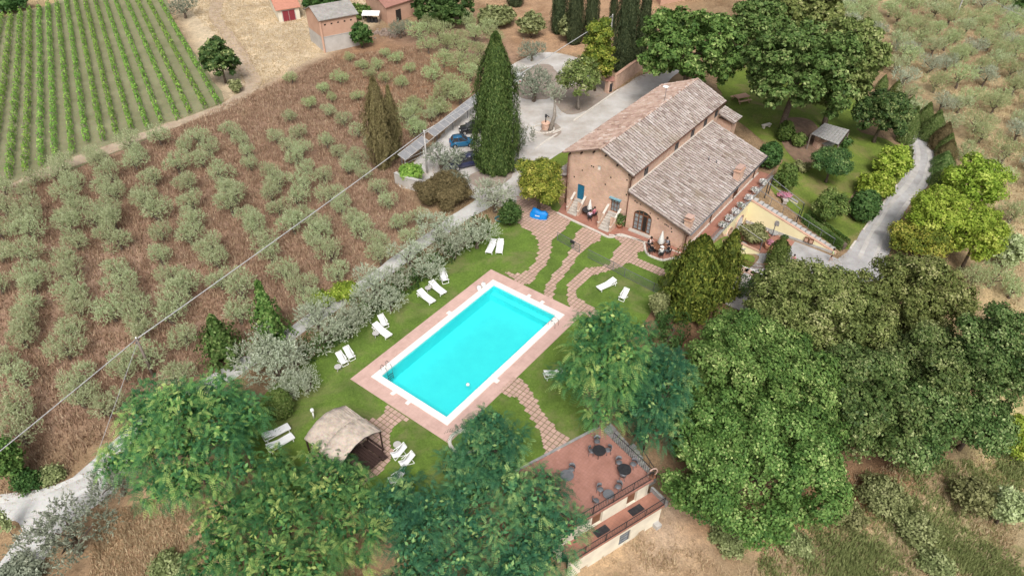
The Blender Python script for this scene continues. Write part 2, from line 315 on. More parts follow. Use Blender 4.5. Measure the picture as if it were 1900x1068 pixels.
LM = dict(
 olive=leafmat('olive_leaf', [(0, (.235, .275, .14)), (.45, (.41, .465, .255)), (.8, (.56, .605, .375)), (1, (.70, .73, .52))], .5, .34, .05),
 silver=leafmat('silver_olive_leaf', [(0, (.19, .225, .135)), (.45, (.36, .40, .28)), (.8, (.52, .56, .43)), (1, (.66, .69, .57))], .5, .25, .05),
 oliveR=leafmat('slope_olive_leaf', [(0, (.22, .265, .12)), (.45, (.38, .44, .21)), (.8, (.52, .58, .32)), (1, (.64, .68, .45))], .5, .30, .08),
 darkolive=leafmat('dark_olive_leaf', [(0, (.12, .14, .095)), (.5, (.22, .25, .18)), (1, (.40, .43, .33))], .5, .2, .05),
 acacia=leafmat('feathery_leaf', [(0, (.030, .105, .044)), (.40, (.062, .185, .066)), (.74, (.165, .33, .09)), (1, (.46, .57, .18))], .45, .22, .04),
 acacia_blue=leafmat('blue_green_leaf', [(0, (.024, .090, .050)), (.45, (.052, .165, .080)), (.78, (.125, .28, .105)), (1, (.37, .51, .18))], .45, .2, .04),
 oak=leafmat('oak_leaf', [(0, (.042, .085, .022)), (.45, (.09, .16, .04)), (.8, (.175, .25, .08)), (1, (.34, .40, .16))], .5, .15, .06),
 oakdark=leafmat('holm_oak_leaf', [(0, (.036, .070, .020)), (.45, (.082, .135, .038)), (.8, (.17, .225, .078)), (1, (.34, .39, .175))], .45, .14, .06),
 oakdry=leafmat('dry_oak_leaf', [(0, (.068, .095, .026)), (.45, (.145, .185, .052)), (.8, (.255, .285, .10)), (1, (.42, .43, .20))], .5, .16, .05),
 lime=leafmat('bright_leaf', [(0, (.044, .092, .022)), (.4, (.088, .158, .036)), (.78, (.18, .27, .072)), (1, (.39, .46, .17))], .5, .16, .06),
 yellow=leafmat('yellow_green_leaf', [(0, (.12, .19, .02)), (.45, (.255, .35, .045)), (.8, (.40, .48, .08)), (1, (.56, .60, .15))], .5, .3, .04),
 gold=leafmat('golden_leaf', [(0, (.07, .12, .02)), (.45, (.17, .215, .035)), (.75, (.33, .35, .055)), (1, (.56, .50, .13))], .5, .25, .04),
 cypress=leafmat('cypress_spray', [(0, (.025, .045, .012)), (.45, (.06, .10, .025)), (.8, (.115, .165, .045)), (1, (.23, .26, .09))], .6, .15, .05),
 cypdark=leafmat('dark_cypress_spray', [(0, (.022, .035, .016)), (.5, (.05, .07, .030)), (1, (.12, .14, .065))], .6, .15, .05),
 cypbrown=leafmat('browned_cypress_spray', [(0, (.10, .08, .038)), (.5, (.18, .15, .068)), (1, (.27, .24, .11))], .6, .15, .04),
 conegreen=leafmat('clipped_spray', [(0, (.06, .11, .028)), (.5, (.13, .195, .052)), (1, (.27, .30, .13))], .6, .15, .10),
 conifer=leafmat('conifer_spray', [(0, (.04, .06, .012)), (.45, (.085, .12, .02)), (.8, (.20, .23, .04)), (1, (.36, .36, .08))], .6, .2, .04),
 box=leafmat('clipped_leaf', [(0, (.05, .09, .02)), (.5, (.10, .155, .035)), (1, (.23, .28, .09))], .5, .2, .08),
 laurel=leafmat('glossy_dark_leaf', [(0, (.03, .065, .02)), (.5, (.06, .12, .035)), (.85, (.15, .22, .07)), (1, (.34, .40, .16))], .4, .2, .05),
 hedge=leafmat('hedge_leaf', [(0, (.03, .07, .02)), (.5, (.065, .135, .035)), (1, (.15, .23, .075))], .5, .25, .05),
 vine=leafmat('vine_leaf', [(0, (.13, .26, .05)), (.45, (.25, .45, .085)), (.8, (.39, .59, .13)), (1, (.55, .68, .20))], .5, .4, .04),
 brush=leafmat('russet_leaf', [(0, (.08, .07, .03)), (.5, (.17, .14, .065)), (1, (.28, .23, .11))], .6, .2, .06),
 shrub=leafmat('wild_shrub_leaf', [(0, (.13, .155, .06)), (.5, (.245, .275, .115)), (1, (.40, .42, .21))], .6, .25, .10),
 straw=leafmat('dry_grass_blade', [(0, (.22, .135, .09)), (.35, (.33, .215, .145)), (.7, (.46, .335, .23)), (1, (.60, .48, .34))], .8, .3, .0),
 weed=leafmat('tan_weed_blade', [(0, (.34, .24, .145)), (.5, (.50, .38, .24)), (1, (.66, .55, .37))], .8, .3, .0),
 greenweed=leafmat('green_weed_blade', [(0, (.15, .19, .07)), (.5, (.25, .29, .11)), (1, (.38, .40, .18))], .8, .3, .0),
 palestraw=leafmat('pale_straw_blade', [(0, (.46, .35, .21)), (1, (.66, .54, .36))], .8, .3, .0),
 flower_w=leafmat('white_bloom', [(0, (.10, .17, .05)), (.4, (.5, .5, .46)), (.6, (.75, .73, .72)), (1, (.84, .82, .82))], .6, .2, .0),
 flower_p=leafmat('pink_bloom', [(0, (.10, .17, .05)), (.3, (.42, .16, .22)), (1, (.62, .30, .38))], .6, .2, .0),
 grassblade=leafmat('grass_blade', [(0, (.06, .10, .02)), (.5, (.11, .17, .035)), (1, (.2, .24, .07))], .7, .25, .0),
)

# ------------------------------------------------------------------ mesh helpers
def fast_mesh(name, V, Q, tint=None):
    """V (n,3), Q (m,k) all of one size"""
    V = np.ascontiguousarray(V, np.float32); Q = np.ascontiguousarray(Q, np.int32); me = bpy.data.meshes.new(name)
    me.vertices.add(len(V)); me.vertices.foreach_set('co', V.ravel()); k = Q.shape[1]
    me.loops.add(Q.size); me.loops.foreach_set('vertex_index', Q.ravel()); me.polygons.add(len(Q))
    me.polygons.foreach_set('loop_start', np.arange(0, Q.size, k, dtype=np.int32))
    try: me.polygons.foreach_set('loop_total', np.full(len(Q), k, np.int32))
    except Exception: pass
    if tint is not None:
        a = me.attributes.new('tint', 'FLOAT', 'FACE'); a.data.foreach_set('value', np.ascontiguousarray(tint, np.float32))
    me.update(calc_edges=True); return me
def link(name, data, parent=None, loc=None):
    o = bpy.data.objects.new(name, data); COL.objects.link(o)
    if parent is not None: o.parent = parent
    if loc is not None: o.location = loc
    return o
LABELS = {}
def tag(o, label=None, cat=None, group=None, kind=None):
    if label: o['label'] = label; LABELS[label] = LABELS.get(label, 0)+1
    if cat: o['category'] = cat
    if group: o['group'] = group
    if kind: o['kind'] = kind
    return o
def thing(name, label, cat, loc=(0, 0, 0), rz=0.0, group=None):
    o = bpy.data.objects.new(name, None); COL.objects.link(o); o.location = Vector(loc); o.rotation_euler = (0, 0, rz); o.empty_display_size = .3
    return tag(o, label, cat, group)
def dup(root, loc, rz=0.0, sc=None, label=None, group=None):
    r = root.copy(); COL.objects.link(r); r.location = Vector(loc); r.rotation_euler = (0, 0, rz)
    if sc is not None: r.scale = sc if hasattr(sc, '__len__') else (sc,)*3
    if label: tag(r, label)
    if group: r['group'] = group
    for ch in list(root.children):
        c = ch.copy(); COL.objects.link(c); c.parent = r
        for g in list(ch.children):
            d = g.copy(); COL.objects.link(d); d.parent = c
    return r
def nrm(v): v = np.asarray(v, float); return v/(np.linalg.norm(v)+1e-12)
class MB:
    def __init__(s): s.v = []; s.f = []; s.t = []
    def add(s, vs, fs, t=.5):
        o = len(s.v); s.v += [tuple(map(float, p)) for p in vs]; s.f += [tuple(i+o for i in f) for f in fs]; s.t += [t]*len(fs); return s
    def box(s, c, size, rz=0.0, t=.5, taper=1.0):
        c = np.asarray(c, float); x, y, z = [k/2 for k in size]; ca, sa = math.cos(rz), math.sin(rz); vs = []
        for dz, k in ((-z, 1), (z, taper)):
            for dx, dy in ((-x, -y), (x, -y), (x, y), (-x, y)): vs.append(c+np.array([(dx*ca-dy*sa)*k, (dx*sa+dy*ca)*k, dz]))
        return s.add(vs, [(3, 2, 1, 0), (4, 5, 6, 7), (0, 1, 5, 4), (1, 2, 6, 5), (2, 3, 7, 6), (3, 0, 4, 7)], t)
    def beam(s, p, q, w, h=None, up=(0, 0, 1), t=.5):
        p = np.asarray(p, float); q = np.asarray(q, float); h = h or w; d = nrm(q-p); up = np.asarray(up, float)
        if abs(d @ up) > .98: up = np.array([1.0, 0, 0])
        a = nrm(np.cross(d, up))*w/2; b = nrm(np.cross(a, d))*h/2; vs = []
        for e in (p, q): vs += [e-a-b, e+a-b, e+a+b, e-a+b]
        return s.add(vs, [(3, 2, 1, 0), (4, 5, 6, 7), (0, 1, 5, 4), (1, 2, 6, 5), (2, 3, 7, 6), (3, 0, 4, 7)], t)
    def tube(s, pts, r, n=6, cap=True):
        pts = [np.asarray(p, float) for p in pts]; rs = r if hasattr(r, '__len__') else [r]*len(pts); o = len(s.v); ref = np.array([.31, .17, .93])
        for i, p in enumerate(pts):
            d = nrm(pts[min(i+1, len(pts)-1)]-pts[max(i-1, 0)]); a = np.cross(d, ref)
            if np.linalg.norm(a) < .1: a = np.cross(d, (1, 0, 0))
            a = nrm(a); b = np.cross(d, a)
            for k in range(n): th = 2*math.pi*k/n; s.v.append(tuple(p+(a*math.cos(th)+b*math.sin(th))*rs[i]))
        for i in range(len(pts)-1):
            for k in range(n): s.f.append((o+i*n+k, o+i*n+(k+1) % n, o+(i+1)*n+(k+1) % n, o+(i+1)*n+k)); s.t.append(.5)
        if cap: s.f.append(tuple(o+k for k in range(n))[::-1]); s.f.append(tuple(o+(len(pts)-1)*n+k for k in range(n))); s.t += [.5, .5]
        return s
    def lathe(s, c, prof, n=12):
        c = np.asarray(c, float); o = len(s.v)
        for r, z in prof:
            for k in range(n): th = 2*math.pi*k/n; s.v.append((c[0]+r*math.cos(th), c[1]+r*math.sin(th), c[2]+z))
        for i in range(len(prof)-1):
            for k in range(n): s.f.append((o+i*n+k, o+i*n+(k+1) % n, o+(i+1)*n+(k+1) % n, o+(i+1)*n+k)); s.t.append(.5)
        s.f.append(tuple(o+k for k in range(n))[::-1]); s.f.append(tuple(o+(len(prof)-1)*n+k for k in range(n))); s.t += [.5, .5]
        return s
    def prism(s, poly, z0, z1):
        n = len(poly); P = [(p[0], p[1]) for p in poly]
        ar = sum(P[i][0]*P[(i+1) % n][1]-P[(i+1) % n][0]*P[i][1] for i in range(n))
        if ar < 0: P = P[::-1]
        zz0 = z0 if hasattr(z0, '__len__') else [z0]*n; zz1 = z1 if hasattr(z1, '__len__') else [z1]*n
        vs = [(x, y, zz0[i]) for i, (x, y) in enumerate(P)]+[(x, y, zz1[i]) for i, (x, y) in enumerate(P)]
        return s.add(vs, [tuple(range(n))[::-1], tuple(range(n, 2*n))]+[(i, (i+1) % n, n+(i+1) % n, n+i) for i in range(n)])
    def build(s, name, m, parent=None, smooth=False, world=True, bevel=0.0, tint=False, label=None):
        me = bpy.data.meshes.new(name); off = np.array(parent.location if (parent is not None and world) else (0, 0, 0), float)
        if parent is not None and world and parent.parent is not None: off = off+np.array(parent.parent.location)
        me.from_pydata([tuple(np.asarray(v)-off) for v in s.v], [], s.f)
        for mm in (m if isinstance(m, (list, tuple)) else [m]): me.materials.append(mm)
        if tint: a = me.attributes.new('tint', 'FLOAT', 'FACE'); a.data.foreach_set('value', s.t)
        if smooth: me.shade_smooth()
        o = link(name, me, parent)
        if bevel: b = o.modifiers.new('bevel', 'BEVEL'); b.width = bevel; b.segments = 1; b.limit_method = 'ANGLE'
        if label: o['label'] = label
        return o
def catmull(pts, step=.6, closed=True):
    P = [np.asarray(p, float)[:2] for p in pts]; n = len(P); out = []
    rngi = range(n) if closed else range(n-1)
    for i in rngi:
        p0, p1, p2, p3 = (P[(i-1) % n], P[i], P[(i+1) % n], P[(i+2) % n]) if closed else (P[max(i-1, 0)], P[i], P[i+1], P[min(i+2, n-1)])
        k = max(1, int(np.linalg.norm(p2-p1)/step))
        for j in range(k):
            t = j/k; out.append(.5*((2*p1)+(-p0+p2)*t+(2*p0-5*p1+4*p2-p3)*t*t+(-p0+3*p1-3*p2+p3)*t**3))
    if not closed: out.append(P[-1])
    return out
def pieces_tri(poly, step, holes=()):
    """triangulated flat region with inner points"""
    pts = [tuple(map(float, p[:2])) for p in poly]; n = len(pts); edges = [(i, (i+1) % n) for i in range(n)]
    for h in holes:
        o = len(pts); hp = [tuple(map(float, p[:2])) for p in h]; pts += hp; edges += [(o+i, o+(i+1) % len(hp)) for i in range(len(hp))]
    A = np.array(poly)[:, :2]
    if step:
        gx, gy = np.meshgrid(np.arange(A[:, 0].min(), A[:, 0].max(), step), np.arange(A[:, 1].min(), A[:, 1].max(), step)); gx = gx.ravel(); gy = gy.ravel()
        ok = dist_poly(gx, gy, poly) < -.35*step
        for h in holes: ok &= dist_poly(gx, gy, h) > .35*step
        pts += list(zip(gx[ok].tolist(), gy[ok].tolist()))
    r = delaunay_2d_cdt([Vector(p) for p in pts], edges, [], 0, 1e-4); V = [(v[0], v[1]) for v in r[0]]; F = []
    for f in r[2]:
        cx = sum(V[i][0] for i in f)/len(f); cy = sum(V[i][1] for i in f)/len(f)
        if in_poly(np.array([cx]), np.array([cy]), poly)[0] and not any(in_poly(np.array([cx]), np.array([cy]), h)[0] for h in holes): F.append(tuple(f))
    return V, F
def sheet(name, poly, m, dz, step=1.2, holes=(), rough=0.0, kind='structure', flat=None):
    if rough:
        r2 = np.random.default_rng(len(name)); k = len(poly); w = np.convolve(np.tile(r2.normal(0, 1, k), 3), np.ones(3)/3, 'same')[k:2*k]; C = np.array(poly)[:, :2]
        tn = np.roll(C, -1, 0)-np.roll(C, 1, 0); nn = np.stack([tn[:, 1], -tn[:, 0]], 1); nn /= np.linalg.norm(nn, axis=1)[:, None]+1e-9
        poly = list(C+nn*(w*rough)[:, None])
    V, F = pieces_tri(poly, step, holes); A = np.array(V); z = (terr(A[:, 0], A[:, 1]) if flat is None else np.full(len(A), flat))+dz
    me = bpy.data.meshes.new(name); me.from_pydata([(x, y, zz) for (x, y), zz in zip(V, z)], [], F)
    bm_fix = [p for p in me.polygons if p.normal.z < 0]
    for p in bm_fix: p.flip()
    me.materials.append(m); me.shade_smooth(); o = link(name, me); o['kind'] = kind; return o
def ribbon(ptsG, widths):
    """outline of a band along points"""
    C = np.array(catmull(ptsG, 1.0, False)); n = len(C); w = np.interp(np.linspace(0, len(widths)-1, n), range(len(widths)), widths)
    t = np.gradient(C, axis=0); t /= np.linalg.norm(t, axis=1)[:, None]; nn = np.stack([-t[:, 1], t[:, 0]], 1)
    return list(C+nn*w[:, None]/2)+list((C-nn*w[:, None]/2)[::-1])

# ------------------------------------------------------------------ foliage
def rvec(r, n): v = r.normal(size=(n, 3)); return v/np.linalg.norm(v, axis=1)[:, None]
def nz(v): return v/(np.linalg.norm(v, axis=1)[:, None]+1e-9)
def quads(P, N, Lg, Wd, r, T=None, fold=0.0):
    n = len(P); T = rvec(r, n) if T is None else T
    B = nz(np.cross(N, T)); T = np.cross(B, N); Lg = np.broadcast_to(Lg, n)[:, None]/2; Wd = np.broadcast_to(Wd, n)[:, None]/2
    V = np.stack([P-T*Lg, P+B*Wd*1.0+T*Lg*.15, P+T*Lg, P-B*Wd*1.0+T*Lg*.15], 1).reshape(-1, 3)
    return V, np.arange(n*4).reshape(n, 4)
def lobe_points(r, lobes, n, lo=-.55, shell=(.82, 1.03), deep=.80):
    L = np.array(lobes, float); a = (L[:, 3]*L[:, 4]+L[:, 3]*L[:, 5]+L[:, 4]*L[:, 5]); idx = r.choice(len(L), n*2, p=a/a.sum()); d = rvec(r, n*2)
    k = d[:, 2] > lo; idx = idx[k]; d = d[k]; rad = r.uniform(shell[0], shell[1], len(d)); P = L[idx, :3]+d*L[idx, 3:6]*rad[:, None]
    mind = np.full(len(P), 9.0)
    for j in range(len(L)):
        q = np.linalg.norm((P-L[j, :3])/L[j, 3:6], axis=1); q = np.where(idx == j, 9, q); mind = np.minimum(mind, q)
    k = mind > deep; return P[k][:n], nz(d[k][:n]/L[idx[k][:n], 3:6]), idx[k][:n]
def crown_broad(seed, lobes, nclump, per, cr, ll, lw, spread=.75, inner=.12, lo=-.45, tcl=.55):
    r = np.random.default_rng(seed); P, D, li = lobe_points(r, lobes, nclump, lo); n = len(P); lt_ = r.normal(0, .13, len(lobes))
    ct = r.random(n); k = np.repeat(np.arange(n), per); m = len(k)
    off = r.normal(size=(m, 3))*np.array([cr, cr, cr*.7])*.55; Q = P[k]+off
    N = nz(D[k]*.85+np.array([0, 0, .25])+rvec(r, m)*spread); t = np.clip(tcl*ct[k]+(1-tcl)*r.random(m)+lt_[li][k], 0, 1)
    V, F = quads(Q, N, ll*r.uniform(.7, 1.3, m), lw*r.uniform(.7, 1.3, m), r)
    mi = int(m*inner); L = np.array(lobes); j = r.integers(0, len(L), mi); d = rvec(r, mi); Pi = L[j, :3]+d*L[j, 3:6]*r.uniform(.3, .85, mi)[:, None]
    V2, F2 = quads(Pi, nz(d+rvec(r, mi)*.6), ll*1.6, lw*1.8, r)
    return np.concatenate([V, V2]), np.concatenate([F, F2+len(V)]), np.concatenate([t, r.random(mi)])
def make_lobes(r, rx, ry, rz, k, f=.42, zc=0, s0=.62, s1=1.15):
    """body of a crown: a core and many leafy heads of about a metre on an uneven surface, some left out"""
    R = (rx+ry)/2; ph = r.uniform(0, 6.28, 6); out = [(0, 0, zc-.05*rz, rx*.54, ry*.54, rz*.54)]; sm = min((s0+s1)/2, R*.30); s0, s1 = sm*.68, sm*1.35
    n = int(2*math.pi*(R*R*.55+R*rz*.45)*1.35/(sm*1.62)**2); n = max(8, min(n, 190)); z0 = -.62
    for i in range(n):
        zz = z0+(1-z0)*(i+.5)/n; th = 2.39996*i+r.normal(0, .25); zz = np.clip(zz+r.normal(0, .06), -.7, 1); h = math.sqrt(max(0, 1-zz*zz)); d = np.array([h*math.cos(th), h*math.sin(th), zz])
        bump = .5*math.sin(3.1*d[0]+2.3*d[2]+ph[0])*math.cos(2.7*d[1]+ph[1])+.35*math.sin(5.3*d[1]+4.1*d[0]+ph[2])+.3*math.sin(6.1*d[2]+3.9*d[1]+ph[3])
        if r.random() < .07: continue
        q = np.clip(.85+.29*bump+r.normal(0, .10), .46, 1.04); s = r.uniform(s0, s1)*(1.0 if zz > -.2 else .85)
        out.append((d[0]*max(rx*q-s, rx*.3), d[1]*max(ry*q-s, ry*.3), zc+d[2]*max(rz*q-s*.8, rz*.3), s, s, s*.82))
    return out
def crown_feather(seed, lobes, nfrond, fl=.82, pairs=8, ll=.135, lw=.055):
    r = np.random.default_rng(seed); P, D, li = lobe_points(r, lobes, nfrond//5, -.6, (.84, 1.04), .82); lt_ = r.normal(0, .15, len(lobes)); k = np.repeat(np.arange(len(P)), 5); n = len(k); ct = r.random(len(P))
    O = P[k]+r.normal(size=(n, 3))*.14; A = nz(D[k]*.8+rvec(r, n)*.85+np.array([0, 0, .10])); S = nz(np.cross(A, np.array([0, 0, 1.0])+rvec(r, n)*.35)); Nn = nz(np.cross(S, A)); Nn *= np.sign(Nn[:, 2:3]+1e-6)
    fls = fl*r.uniform(.7, 1.25, n); Vs = []; ts = []; tb = np.clip(.48+.7*(ct[k]-.5)+.4*(r.random(n)-.5)+lt_[li][k]*1.1, 0, 1)
    for p in range(pairs):
        s = (p+.6)/pairs; base = O+A*(fls*s)[:, None]+np.array([0, 0, -1.0])*(.55*fls*s*s)[:, None]; tan = nz(A*1.0+np.array([0, 0, -1.0])*(1.1*s)); sh = math.sin(math.pi*(.18+.72*s))
        for sg in (-1, 1):
            dr = nz(S*sg+tan*.45+np.array([0, 0, -.12])); l = ll*sh*(fls/fl); c = base+dr*(l/2)[:, None]; nn = nz(np.cross(dr, tan)); bb = nz(np.cross(nn, dr))
            Vs.append(np.stack([c-dr*(l/2)[:, None], c+bb*lw/2, c+dr*(l/2)[:, None], c-bb*lw/2], 1)); ts.append(np.clip(tb+.12*(s-.5), 0, 1))
    V = np.concatenate(Vs).reshape(-1, 3); m = len(V)//4
    mi = nfrond; L = np.array(lobes); j = r.integers(0, len(L), mi); d = rvec(r, mi); Pi = L[j, :3]+d*L[j, 3:6]*r.uniform(.3, .82, mi)[:, None]; V2, F2 = quads(Pi, nz(d+rvec(r, mi)*.6), .4, .22, r)
    return np.concatenate([V, V2]), np.concatenate([np.arange(m*4).reshape(m, 4), F2+m*4]), np.concatenate([np.concatenate(ts), r.random(mi)])
def crown_olive(seed, R, Hh, nshoot):
    """loose crown: tufts of narrow leaves on upright shoots, open in the middle"""
    r = np.random.default_rng(seed); nl = r.integers(4, 7); lobes = []
    for i in range(nl):
        th = 2*math.pi*i/nl+r.uniform(-.4, .4); q = r.uniform(.45, .72); s = r.uniform(.40, .58); lobes.append((R*q*math.cos(th), R*q*math.sin(th), Hh*r.uniform(.48, .70), R*s, R*s, Hh*.27*r.uniform(.8, 1.25)))
    if r.random() < .6: lobes.append((R*r.uniform(-.2, .2), R*r.uniform(-.2, .2), Hh*.78, R*.42, R*.42, Hh*.22))
    P, D, li = lobe_points(r, lobes, nshoot, -.8, (.55, 1.05), .55); n = len(P); ct = r.random(n)
    A = nz(D*.6+np.array([0, 0, .55])+rvec(r, n)*.55); per = 9; k = np.repeat(np.arange(n), per); m = len(k); s = np.tile(np.linspace(0, 1, per), n); sl = r.uniform(.28, .52, n)
    Q = P[k]+A[k]*(s*sl[k])[:, None]+rvec(r, m)*.04; T = nz(A[k]*.7+rvec(r, m)*.75); N = nz(rvec(r, m)+np.array([0, 0, .8]))
    t = np.clip(.45*ct[k]+.45*r.random(m)+.12*s, 0, 1); V, F = quads(Q, N, .20*r.uniform(.7, 1.3, m), .062, r, T); return V, F, t, lobes
def crown_column(seed, R, Hh, n, prof=None, ll=.45, lw=.12, up=.9, ridges=9, rag=.14):
    """columnar or conical evergreen: upright sprays packed over a flame-shaped body"""
    r = np.random.default_rng(seed); prof = prof or [(0, .55), (.06, .82), (.25, 1.0), (.5, .92), (.75, .62), (.9, .32), (1, .04)]
    zs = np.array([p[0] for p in prof]); rs = np.array([p[1] for p in prof]); zz = r.random(n*2); rad = np.interp(zz, zs, rs); k = r.random(n*2) < rad+.12; zz = zz[k][:n]; rad = rad[k][:n]; n = len(zz)
    th = r.uniform(0, 2*math.pi, n); ph = r.uniform(0, 6.28, 4)
    wob = 1+rag*np.sin(ridges*th+ph[0]+3*np.sin(7*zz+ph[1]))+rag*.6*np.sin((ridges*2+1)*th+ph[2]-9*zz)+r.normal(0, .045, n); wob += rag*.7*np.sin(zz*14+2*th+ph[3])*(zz > .1)
    q = rad*R*wob*r.uniform(.86, 1.0, n)
    P = np.stack([q*np.cos(th), q*np.sin(th), zz*Hh], 1); D = np.stack([np.cos(th), np.sin(th), np.full(n, .25)], 1)
    T = nz(np.array([0, 0, up])+D*.35+rvec(r, n)*.4); N = nz(D+rvec(r, n)*.55); t = np.clip(.65*r.random(n)+.35*r.random(n), 0, 1)
    V, F = quads(P, N, ll*r.uniform(.6, 1.4, n), lw*r.uniform(.7, 1.4, n), r, T)
    m = n//4; z2 = r.random(m); q2 = np.interp(z2, zs, rs)*R*.62; t2 = r.uniform(0, 6.28, m); P2 = np.stack([q2*np.cos(t2), q2*np.sin(t2), z2*Hh], 1); D2 = np.stack([np.cos(t2), np.sin(t2), t2*0], 1)
    V2, F2 = quads(P2, nz(D2+rvec(r, m)*.25), max(.35, R*.5), max(.25, R*.42), r, np.tile([0, 0, 1.0], (m, 1)))
    return np.concatenate([V, V2]), np.concatenate([F, F2+len(V)]), np.concatenate([t, r.random(m)])
def crown_strip(seed, pts, width, h0, h1, dens, ll=.16, lw=.10, lumpy=.12, rnd=.35, zf=None):
    """hedge or vine row: leaves over the skin of a long body along world points"""
    r = np.random.default_rng(seed); C = np.array([p[:2] for p in catmull(pts, .5, False)]); seg = np.linalg.norm(np.diff(C, axis=0), axis=1); Ls = np.concatenate([[0], np.cumsum(seg)]); n = int(Ls[-1]*dens)
    s = r.random(n)*Ls[-1]; X = np.interp(s, Ls, C[:, 0]); Y = np.interp(s, Ls, C[:, 1]); tx = np.interp(s, Ls, np.gradient(C[:, 0])); ty = np.interp(s, Ls, np.gradient(C[:, 1])); tn = np.hypot(tx, ty); tx /= tn; ty /= tn
    ph = r.uniform(0, 6.28, 3); wob = 1+lumpy*(np.sin(s*2.1+ph[0])+np.sin(s*4.7+ph[1])*.7); a = r.uniform(-.15, math.pi+.15, n); e = rnd
    ca, sa = np.cos(a), np.sin(a); ox = np.sign(ca)*np.abs(ca)**e*width/2*wob; oz = h0+(h1-h0)*np.clip(np.abs(np.maximum(sa, 0))**e*wob*r.uniform(.88, 1.04, n), 0, 1.3)
    k2 = r.random(n) < .55; oz = np.where(k2, h0+(oz-h0)*r.random(n)**.6, oz)*1.0
    Z = (terr(X, Y) if zf is None else np.full(n, zf))+oz; P = np.stack([X-ty*ox, Y+tx*ox, Z], 1)+r.normal(0, .035, (n, 3)); D = np.stack([-ty*ca, tx*ca, sa+.2], 1)
    V, F = quads(P, nz(D+rvec(r, n)*.75), ll*r.uniform(.7, 1.3, n), lw*r.uniform(.7, 1.3, n), r); t = np.clip(.25+.2*np.sin(s*1.3+ph[2])+.65*(r.random(n)-.3), 0, 1); return V, F, t
def leaf_obj(name, VFt, m, parent, off=(0, 0, 0)):
    V, F, t = VFt[:3]; me = fast_mesh(name, V-np.asarray(off, float), F, t); me.materials.append(m); return link(name, me, parent)
def trunk_mb(base, top, r0, limbs=(), r=None, bend=.15):
    mb = MB(); base = np.asarray(base, float); top = np.asarray(top, float); k = 5; pts = []; r = r or np.random.default_rng(3)
    h = np.linalg.norm(top-base)
    for i in range(k): t = i/(k-1); pts.append(base+(top-base)*t+(np.append(r.normal(0, bend*h*.12, 2), 0) if 0 < i < k-1 else 0))
    mb.tube(pts, [r0*(1.35 if i == 0 else 1-.5*i/(k-1)) for i in range(k)], 7)
    for e in limbs:
        e = np.asarray(e, float); st = pts[2]+(pts[-1]-pts[2])*r.uniform(.2, 1); mid = (st+e)/2+np.append(r.normal(0, .06*h, 2), .05*h); mb.tube([st, mid, e], [r0*.48, r0*.34, r0*.12], 5)
    return mb
# pixel boxes give the size a plant shows; height of its middle is found from its own size
def fit(box, clear, zc_extra=0.0):
    x0, y0, x1, y1 = box; cx, cy = (x0+x1)/2, (y0+y1)/2; h = 3.0
    for _ in range(12):
        C = G(cx, cy, h); dep = (C-np.array([0, 0, CAM_H])) @ FWD; s = FPX/dep; hor = math.hypot(C[0], C[1]); phi = math.atan2(CAM_H-C[2], hor); R = (x1-x0)/2/s; half = (y1-y0)/2/s
        rz2 = (half*half-(R*math.sin(phi))**2)/math.cos(phi)**2; rz = math.sqrt(max(rz2, (.45*R)**2)); h = rz+clear+zc_extra
    g = tz(C[0], C[1]); return np.array([C[0], C[1], g]), R, rz, C[2]-g
seedc = [100]
def sd(): seedc[0] += 1; return seedc[0]
def broad_tree(name, label, box, m, clear=1.6, ll=.34, lw=.24, cover=1.9, k=14, cr=.30, per=8, group=None, cat='tree', bark='bark', f=.40, spread=.55, thick=.032, tcl=.55, head=.85):
    B, R, rz, zc = fit(box, clear); s = sd(); r = np.random.default_rng(s); t = thing(name, label, cat, B, 0, group); R *= 1.05; lf = max(1.0, np.linalg.norm(B-[0, 0, CAM_H])/92); ll *= lf; lw *= lf; lobes = make_lobes(r, R, R, rz, k, f, zc, head*.75, head*1.3)
    area = (2*math.pi*R*R+2*math.pi*R*rz)*1.25; n = int(area*cover/(ll*lw*.5)/per); VFt = crown_broad(s, lobes, n, per, cr, ll, lw, spread, tcl=tcl)
    leaf_obj('crown', VFt, LM[m], t); tk = trunk_mb((0, 0, -.2), (0, 0, zc), max(.06, R*thick*2), [(q[0]*.9, q[1]*.9, q[2]) for q in lobes[1::max(1, len(lobes)//7)]], r); tk.build('trunk', M[bark], t, True, False); return t
def feather_tree(name, label, box, m='acacia', clear=1.2, k=13, dens=15, group=None):
    B, R, rz, zc = fit(box, clear); s = sd(); r = np.random.default_rng(s); t = thing(name, label, 'tree', B, 0, group); R -= min(.25, R*.07); rz -= min(.2, rz*.06); lobes = make_lobes(r, R, R, rz, k, .42, zc, .9, 1.6)
    n = int((2*math.pi*R*R+2*math.pi*R*rz)*dens); leaf_obj('crown', crown_feather(s, lobes, n), LM[m], t)
    trunk_mb((0, 0, -.2), (0, 0, zc), R*.06, [(q[0]*.9, q[1]*.9, q[2]) for q in lobes[1::max(1, len(lobes)//7)]], r).build('trunk', M['bark'], t, True, False); return t
